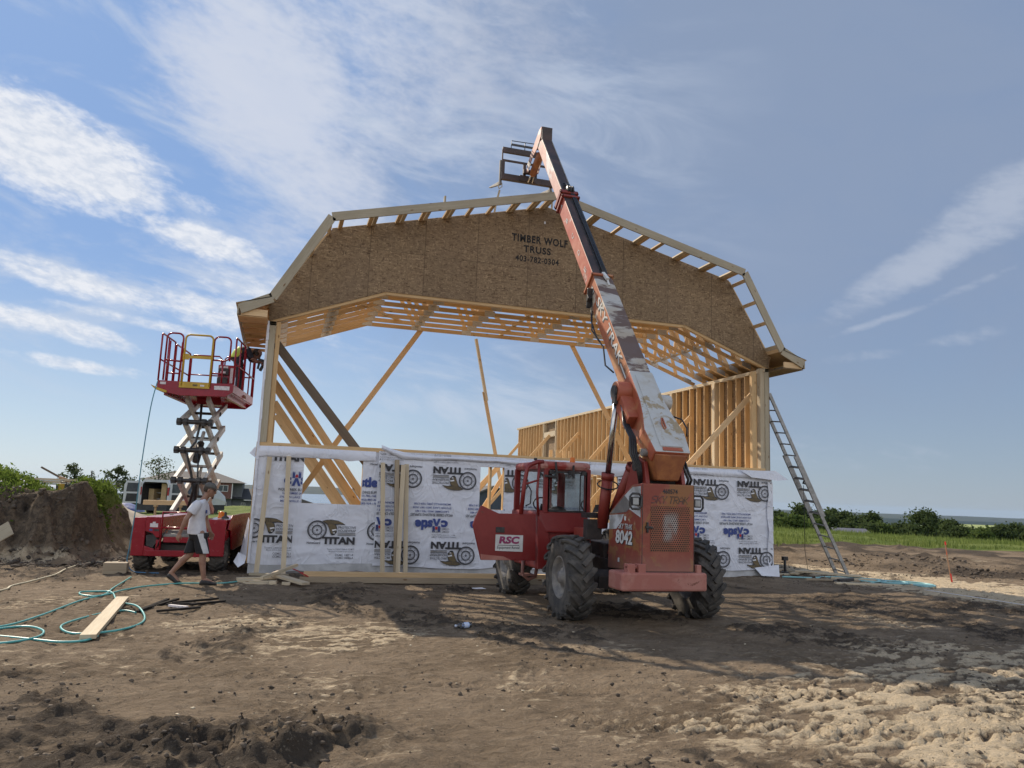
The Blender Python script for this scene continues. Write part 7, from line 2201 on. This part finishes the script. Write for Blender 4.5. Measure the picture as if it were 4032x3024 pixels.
hs = thing('house', 'two-storey grey and dark red house with a hip roof behind the red lift', 'house', (-11.8, 115, 0))
mb = MB(); mb.span((-7.2, 0, -3.6), (5.7, 10, -.35)); mb.build('wall', MATS['siding_grey'], hs)
mb = MB(); mb.span((-7.2, .0, -.35), (5.65, 10, 2.15)); mb.span((-.5, -1.2, -.35), (5.72, .0, 2.15)); mb.build('wall', MATS['siding_red'], hs, label='dark red upper-storey siding')
mb = MB()
E0 = [(-7.9, -1.6, 2.15), (7.6, -1.6, 2.15), (7.6, 10.8, 2.15), (-7.9, 10.8, 2.15)]; RG = [(-3.6, 4.4, 3.75), (2.8, 4.4, 3.75)]
mb.poly([E0[0], E0[1], RG[1], RG[0]]); mb.poly([E0[1], E0[2], RG[1]]); mb.poly([E0[2], E0[3], RG[0], RG[1]]); mb.poly([E0[3], E0[0], RG[0]]); mb.poly(E0[::-1]); mb.build('roof', MATS['roof_shingle'], hs)
mb = MB(); mb.span((5.7, .6, -3.6), (10.5, 9, -.3)); mb.span((5.7, .6, -.4), (7.2, 9, 2.14)); mb.build('wall', MATS['siding_grey'], hs)
mb = MB(); mb.prism([(5.75, -.4, -.35), (5.75, 5, 1.32), (5.75, 9.4, -.2)], (3.2, 0, 0)); mb.prism([(8.95, .2, -.35), (8.95, 4.8, 1.3), (8.95, 9.4, -.2)], (3.0, 0, 0)); mb.build('wing_roof', MATS['felt_black'], hs)
mb = MB(); mb.span((5.66, -1.22, -.35), (5.80, -1.1, 2.1)); mb.span((-7.2, -.06, -.42), (5.7, .0, -.30)); mb.span((7.6, -.8, -.55), (10.6, -.1, -.42)); mb.build('trim_board', MATS['trim_white'], hs)
win(hs, 3.7, 5.05, .82, 1.68, -1.21); win(hs, 4.0, 4.95, -1.66, -.98, -.02); win(hs, 7.25, 7.75, -1.7, -1.0, .58)
hb_ = thing('house', 'dark navy gabled house glimpsed through the narrow wall opening', 'house', (25, 75, 0))
mb = MB(); mb.prism([(-4, 0, -3.2), (6, 0, -3.2), (6, 0, .6), (1, 0, 2.7), (-4, 0, .6)], (0, 9, 0)); mb.build('wall', MATS['siding_navy'], hb_)
mb = MB(); mb.prism([(-4.5, -.5, .4), (1, -.5, 2.72), (1, -.5, 2.92), (-4.5, -.5, .6)], (0, 10, 0)); mb.prism([(6.5, -.5, .4), (1, -.5, 2.72), (1, -.5, 2.92), (6.5, -.5, .6)], (0, 10, 0)); mb.build('roof', MATS['roof_shingle'], hb_)
win(hb_, -3, -1.6, -1.4, .2, -.01); win(hb_, 2.4, 4.2, -1.4, .2, -.01)
hc_ = thing('house', 'low beige house roof seen through the big window opening', 'house', (3.2, 72, 0))
mb = MB(); mb.span((-3, 0, -3), (1.0, 6, .12)); mb.build('wall', MATS['siding_beige'], hc_)
mb = MB(); mb.prism([(-3.4, -.4, .1), (1.5, -.4, .1), (-1.0, -.4, .9), (-3.4, -.4, .9)], (0, 7, 0)); mb.build('roof', MATS['roof_shingle'], hc_)
sh2 = thing('shed', 'low shed with grey metal roof beyond the meadow grass', 'shed', (63.4, 60, .45), R(-22))
mb = MB(); mb.prism([(3.0, -3.4, -4), (3.0, 3.4, -4), (3.0, 3.4, -1.95), (3.0, 0, -1.12), (3.0, -3.4, -1.95)], (-9.5, 0, 0)); mb.build('wall', MATS['siding_beige'], sh2)
mb = MB(); mb.prism([(3.6, -3.9, -2.05), (3.6, 0, -1.06), (3.6, 0, -.98), (3.6, -3.9, -1.97)], (-10.6, 0, 0)); mb.prism([(3.6, 3.9, -2.05), (3.6, 0, -1.06), (3.6, 0, -.98), (3.6, 3.9, -1.97)], (-10.6, 0, 0)); mb.build('roof', MATS['roof_metal'], sh2)

# white cargo van, rear doors open
M('van_white', (.56, .58, .60), (.50, .52, .55), .3, 2)
M('van_dark', (.02, .021, .024), (.035, .035, .038), .6, 6)
M('plywood', (.45, .32, .17), (.38, .27, .14), .8, 5)
M('tail_red', (.35, .02, .02), (.28, .015, .015), .25)
van = thing('cargo_van', 'white cargo van parked behind the lift with its rear doors open', 'van', (-6.15, 31.6, -.12), R(-32))
mb = MB()
pv = [(-1.0, .62), (-1.02, 1.1), (-.93, 1.85), (-.78, 2.02), (.78, 2.02), (.93, 1.85), (1.02, 1.1), (1.0, .62)]
inn = [(-.86, .66), (-.86, 1.75), (-.74, 1.88), (.74, 1.88), (.86, 1.75), (.86, .66)]
n_ = len(pv); b = len(mb.v); mb.v += [(x, 0, z) for x, z in pv] + [(x, 3.9, z) for x, z in pv] + [(x * .97, 5.3, .62 + (z - .62) * .42) for x, z in pv]
for i in range(n_ - 1):
    mb.face((b + i, b + i + 1, b + n_ + i + 1, b + n_ + i)); mb.face((b + n_ + i, b + n_ + i + 1, b + 2 * n_ + i + 1, b + 2 * n_ + i))
mb.face(range(b + 2 * n_, b + 3 * n_))
out = [(-1.0, .62), (-1.02, 1.1), (-.93, 1.85), (-.78, 2.02), (.78, 2.02), (.93, 1.85), (1.02, 1.1), (1.0, .62)]
q = [(-.86, .64), (-.86, 1.1), (-.84, 1.76), (-.74, 1.88), (.74, 1.88), (.84, 1.76), (.86, 1.1), (.86, .64)]
for i in range(n_ - 1): mb.poly([(out[i][0], 0, out[i][1]), (q[i][0], 0, q[i][1]), (q[i + 1][0], 0, q[i + 1][1]), (out[i + 1][0], 0, out[i + 1][1])])
vb = mb.build('van_body', MATS['van_white'], van)
mb = MB(); mb.span((-.9, .05, .55), (.9, 3.2, .66)); mb.span((-.9, 3.1, .6), (.9, 3.16, 1.9)); mb.span((-.88, .05, .6), (-.84, 3.1, 1.8)); mb.span((.84, .05, .6), (.88, 3.1, 1.8)); mb.span((-.85, .05, 1.86), (.85, 3.1, 1.89)); mb.span((-1.0, -.12, .28), (1.0, .3, .62)); mb.span((-.98, .3, .3), (.98, 5.2, .61)); mb.build('van_underside', MATS['van_dark'], van)
mb = MB(); mb.span((-.80, .5, .66), (-.45, 2.2, 1.5)); mb.span((.2, .3, .66), (.55, .36, 1.82)); mb.build('cargo_panel', MATS['plywood'], van)
mb = MB(); mb.span((-.3, .6, .9), (.15, .9, .95)); mb.span((-.3, .6, 1.25), (.15, .9, 1.3)); mb.span((-.25, .4, .66), (-.05, .7, .85)); mb.span((.0, .4, .66), (.14, .6, .8)); mb.build('shelf', MATS['rim_grey'], van)
for s, ang in ((-1, 250), (1, -35)):
    a = R(ang); d2 = Vector((math.cos(a), math.sin(a), 0)) if s < 0 else Vector((math.cos(R(20)), math.sin(R(20)) * -1, 0))
    d2 = Vector((-.75, -.66, 0)) if s < 0 else Vector((.35, .94, 0))
    o2 = Vector((s * .94, -.02 if s < 0 else -.02, 0)) if s < 0 else Vector((1.04, -.02, 0)); n2 = Vector((d2.y, -d2.x, 0)) * .05
    mb = MB(); P4 = [o2 + Vector((0, 0, .66)), o2 + d2 * .86 + Vector((0, 0, .66)), o2 + d2 * .86 + Vector((0, 0, 1.7)), o2 + d2 * .74 + Vector((0, 0, 1.92)), o2 + Vector((0, 0, 1.92))]
    mb.prism(P4, n2); dr = mb.build('van_door', MATS['van_white'], van)
    sg_ = 1 if s < 0 else 1
    for (z0, z1, mt) in ((.75, 1.2, 'van_dark'), (1.3, 1.8, 'window_dark')):
        mb = MB()
        for off in (-.006, 0.056):
            o3 = o2 + n2.normalized() * off
            mb.poly([o3 + d2 * .1 + Vector((0, 0, z0)), o3 + d2 * .74 + Vector((0, 0, z0)), o3 + d2 * .70 + Vector((0, 0, z1)), o3 + d2 * .1 + Vector((0, 0, z1))])
        mb.build('door_panel' if mt == 'van_dark' else 'pane', MATS[mt], dr)
for s in (-1, 1): MB().span((s * .87, -.02, 1.15), (s * .98, .02, 1.6)).build('tail_light', MATS['tail_red'], van)
MB().poly([(1.035, 1.3, 1.15), (1.035, 2.6, 1.15), (.95, 2.6, 1.72), (.95, 1.3, 1.72)]).build('side_window', MATS['window_dark'], van)
for (x, y) in ((-.85, .9), (.85, .9), (-.85, 4.3), (.85, 4.3)):
    mb = MB(); mb.lathe((x, y, .34), (1, 0, 0), [(.2, -.1), (.33, -.1), (.345, 0), (.33, .1), (.2, .1), (0, .08)], 20); mb.build('wheel', MATS['rubber'], van)
mb = MB(); 
for i in range(4): mb.beam((-5.0, 20.1 + .02 * i, .80 + .05 * i), (-3.1, 20.3, .82 + .05 * i), .28, .045)
tag(mb.build('lumber_stack', MATS['fresh_lumber']), 'low stack of pale boards on trestles in front of the van', 'lumber')
for x in (-4.5, -3.5): tag(MB().prism([(x - .03, 19.9, 0), (x + .03, 19.9, 0), (x + .03, 20.1, .76), (x - .03, 20.1, .76)], (0, .08, 0)).prism([(x - .03, 20.5, 0), (x + .03, 20.5, 0), (x + .03, 20.25, .76), (x - .03, 20.25, .76)], (0, -.08, 0)).span((x - .06, 19.95, .70), (x + .06, 20.45, .775)).build('trestle', MATS['plywood']), ('left' if x < -4 else 'right') + ' trestle carrying the stack of pale boards', 'trestle', 'trestles under the board stack')
M('tarp_blue', (.035, .07, .25), (.03, .055, .19), .5, 2, bump=.05, bscale=3)
M('sheet_tan', (.52, .44, .33), (.44, .37, .27), .7, 2, bump=.04, bscale=4)


def heap_sheet(name, label, cat, outline, zf, mat, n=16):
    (x0, x1, y0, y1) = outline; mb = MB()
    for j in range(n + 1):
        for i in range(n + 1):
            x = x0 + (x1 - x0) * i / n; y = y0 + (y1 - y0) * j / n; u = i / n; v = j / n
            mb.v.append((x + .1 * float(vnoise(x, y, 2., 3)), y + .2 * float(vnoise(x, y, 1.5, 7)), zf(u, v, x, y)))
    for j in range(n):
        for i in range(n): a = j * (n + 1) + i; mb.face((a, a + 1, a + n + 2, a + n + 1), None, 0, True)
    return tag(mb.build(name, MATS[mat]), label, cat)


heap_sheet('blue_tarp', 'blue tarpaulin draped over a low heap left of the van', 'tarp', (-9.4, -6.9, 32, 35), lambda u, v, x, y: -.1 + .62 * math.sin(math.pi * u) ** .6 * math.sin(math.pi * min(v * 1.2, 1)) ** .5 + .06 * float(vnoise(x, y, 3)), 'tarp_blue')
heap_sheet('tan_sheet', 'crumpled tan sheet sloping down the right end of the soil bank', 'sheet', (-4.6, -3.25, 8.2, 10), lambda u, v, x, y: max(1.22 - .62 * u + .12 * (float(vnoise(x, y, 3.5)) - .5) - .5 * (1 - v) * u - .25 * (1 - v), 0.02), 'sheet_tan')
for lab, a, b_, w_ in (('long yellow plank lying topmost on the soil bank', (-5.05, 4.15, 1.72), (-4.16, 4.35, 1.715), .16), ('yellow plank lying under the top one on the bank', (-4.86, 4.1, 1.66), (-4.35, 4.3, 1.655), .18)):
    board('bank_plank', lab, a, b_, w_, .04, 'pale_lumber', group='planks on the soil bank', cat='plank')
M('tool_yellow', (.50, .30, .02), (.42, .25, .02), .5, 9)
gn = thing('generator', 'small yellow and black tool case under the planks on the bank', 'tool case', (-4.44, 4.02, 1.47))
mb = MB(); mb.span((-.07, 0, 0), (.06, .2, .155)); mb.build('case_body', MATS['tool_yellow'], gn, .01)
mb = MB(); mb.span((-.12, -.01, -.01), (-.07, .21, .15)); mb.span((.06, -.01, -.01), (.14, .21, .15)); mb.tube([(-.04, .05, .15), (-.02, .05, .19), (.08, .05, .19), (.10, .05, .15)], .014, 6); mb.build('case_frame', MATS['black_steel'], gn, .008)
tag(MB().beam((-5.04, 4.5, 2.0), (-4.50, 4.6, 1.70), .06, .045).build('brown_stick', MATS['dark_lumber']), 'brown weathered stick slanting up from the bank top', 'stick')
tag(MB().tube([(-4.62, 4.45, 1.78), (-4.50, 4.5, 1.72), (-4.40, 4.55, 1.66)], [.03, .05, .03], 7).build('root_piece', MATS['stake_wood']), 'pale root sticking out beside the brown stick', 'root')

# ------------------------------------------------------------------ air: even pale haze
hz_m = bpy.data.materials.new('haze'); hz_m.use_nodes = True; T = NT(hz_m.node_tree)
for n_ in list(T.n): T.n.remove(n_)
pvn = T.add('ShaderNodeVolumePrincipled'); pvn.inputs['Color'].default_value = (.50, .72, 1.0, 1); pvn.inputs['Density'].default_value = .000022; pvn.inputs['Anisotropy'].default_value = .0
oo = T.add('ShaderNodeOutputMaterial'); T.l.new(pvn.outputs[0], oo.inputs['Volume'])
hzo = tag(MB().span((-13500, -13500, -75), (13500, 13500, 62)).build('haze', hz_m), 'thin blue haze over the distant hills', kind='stuff')
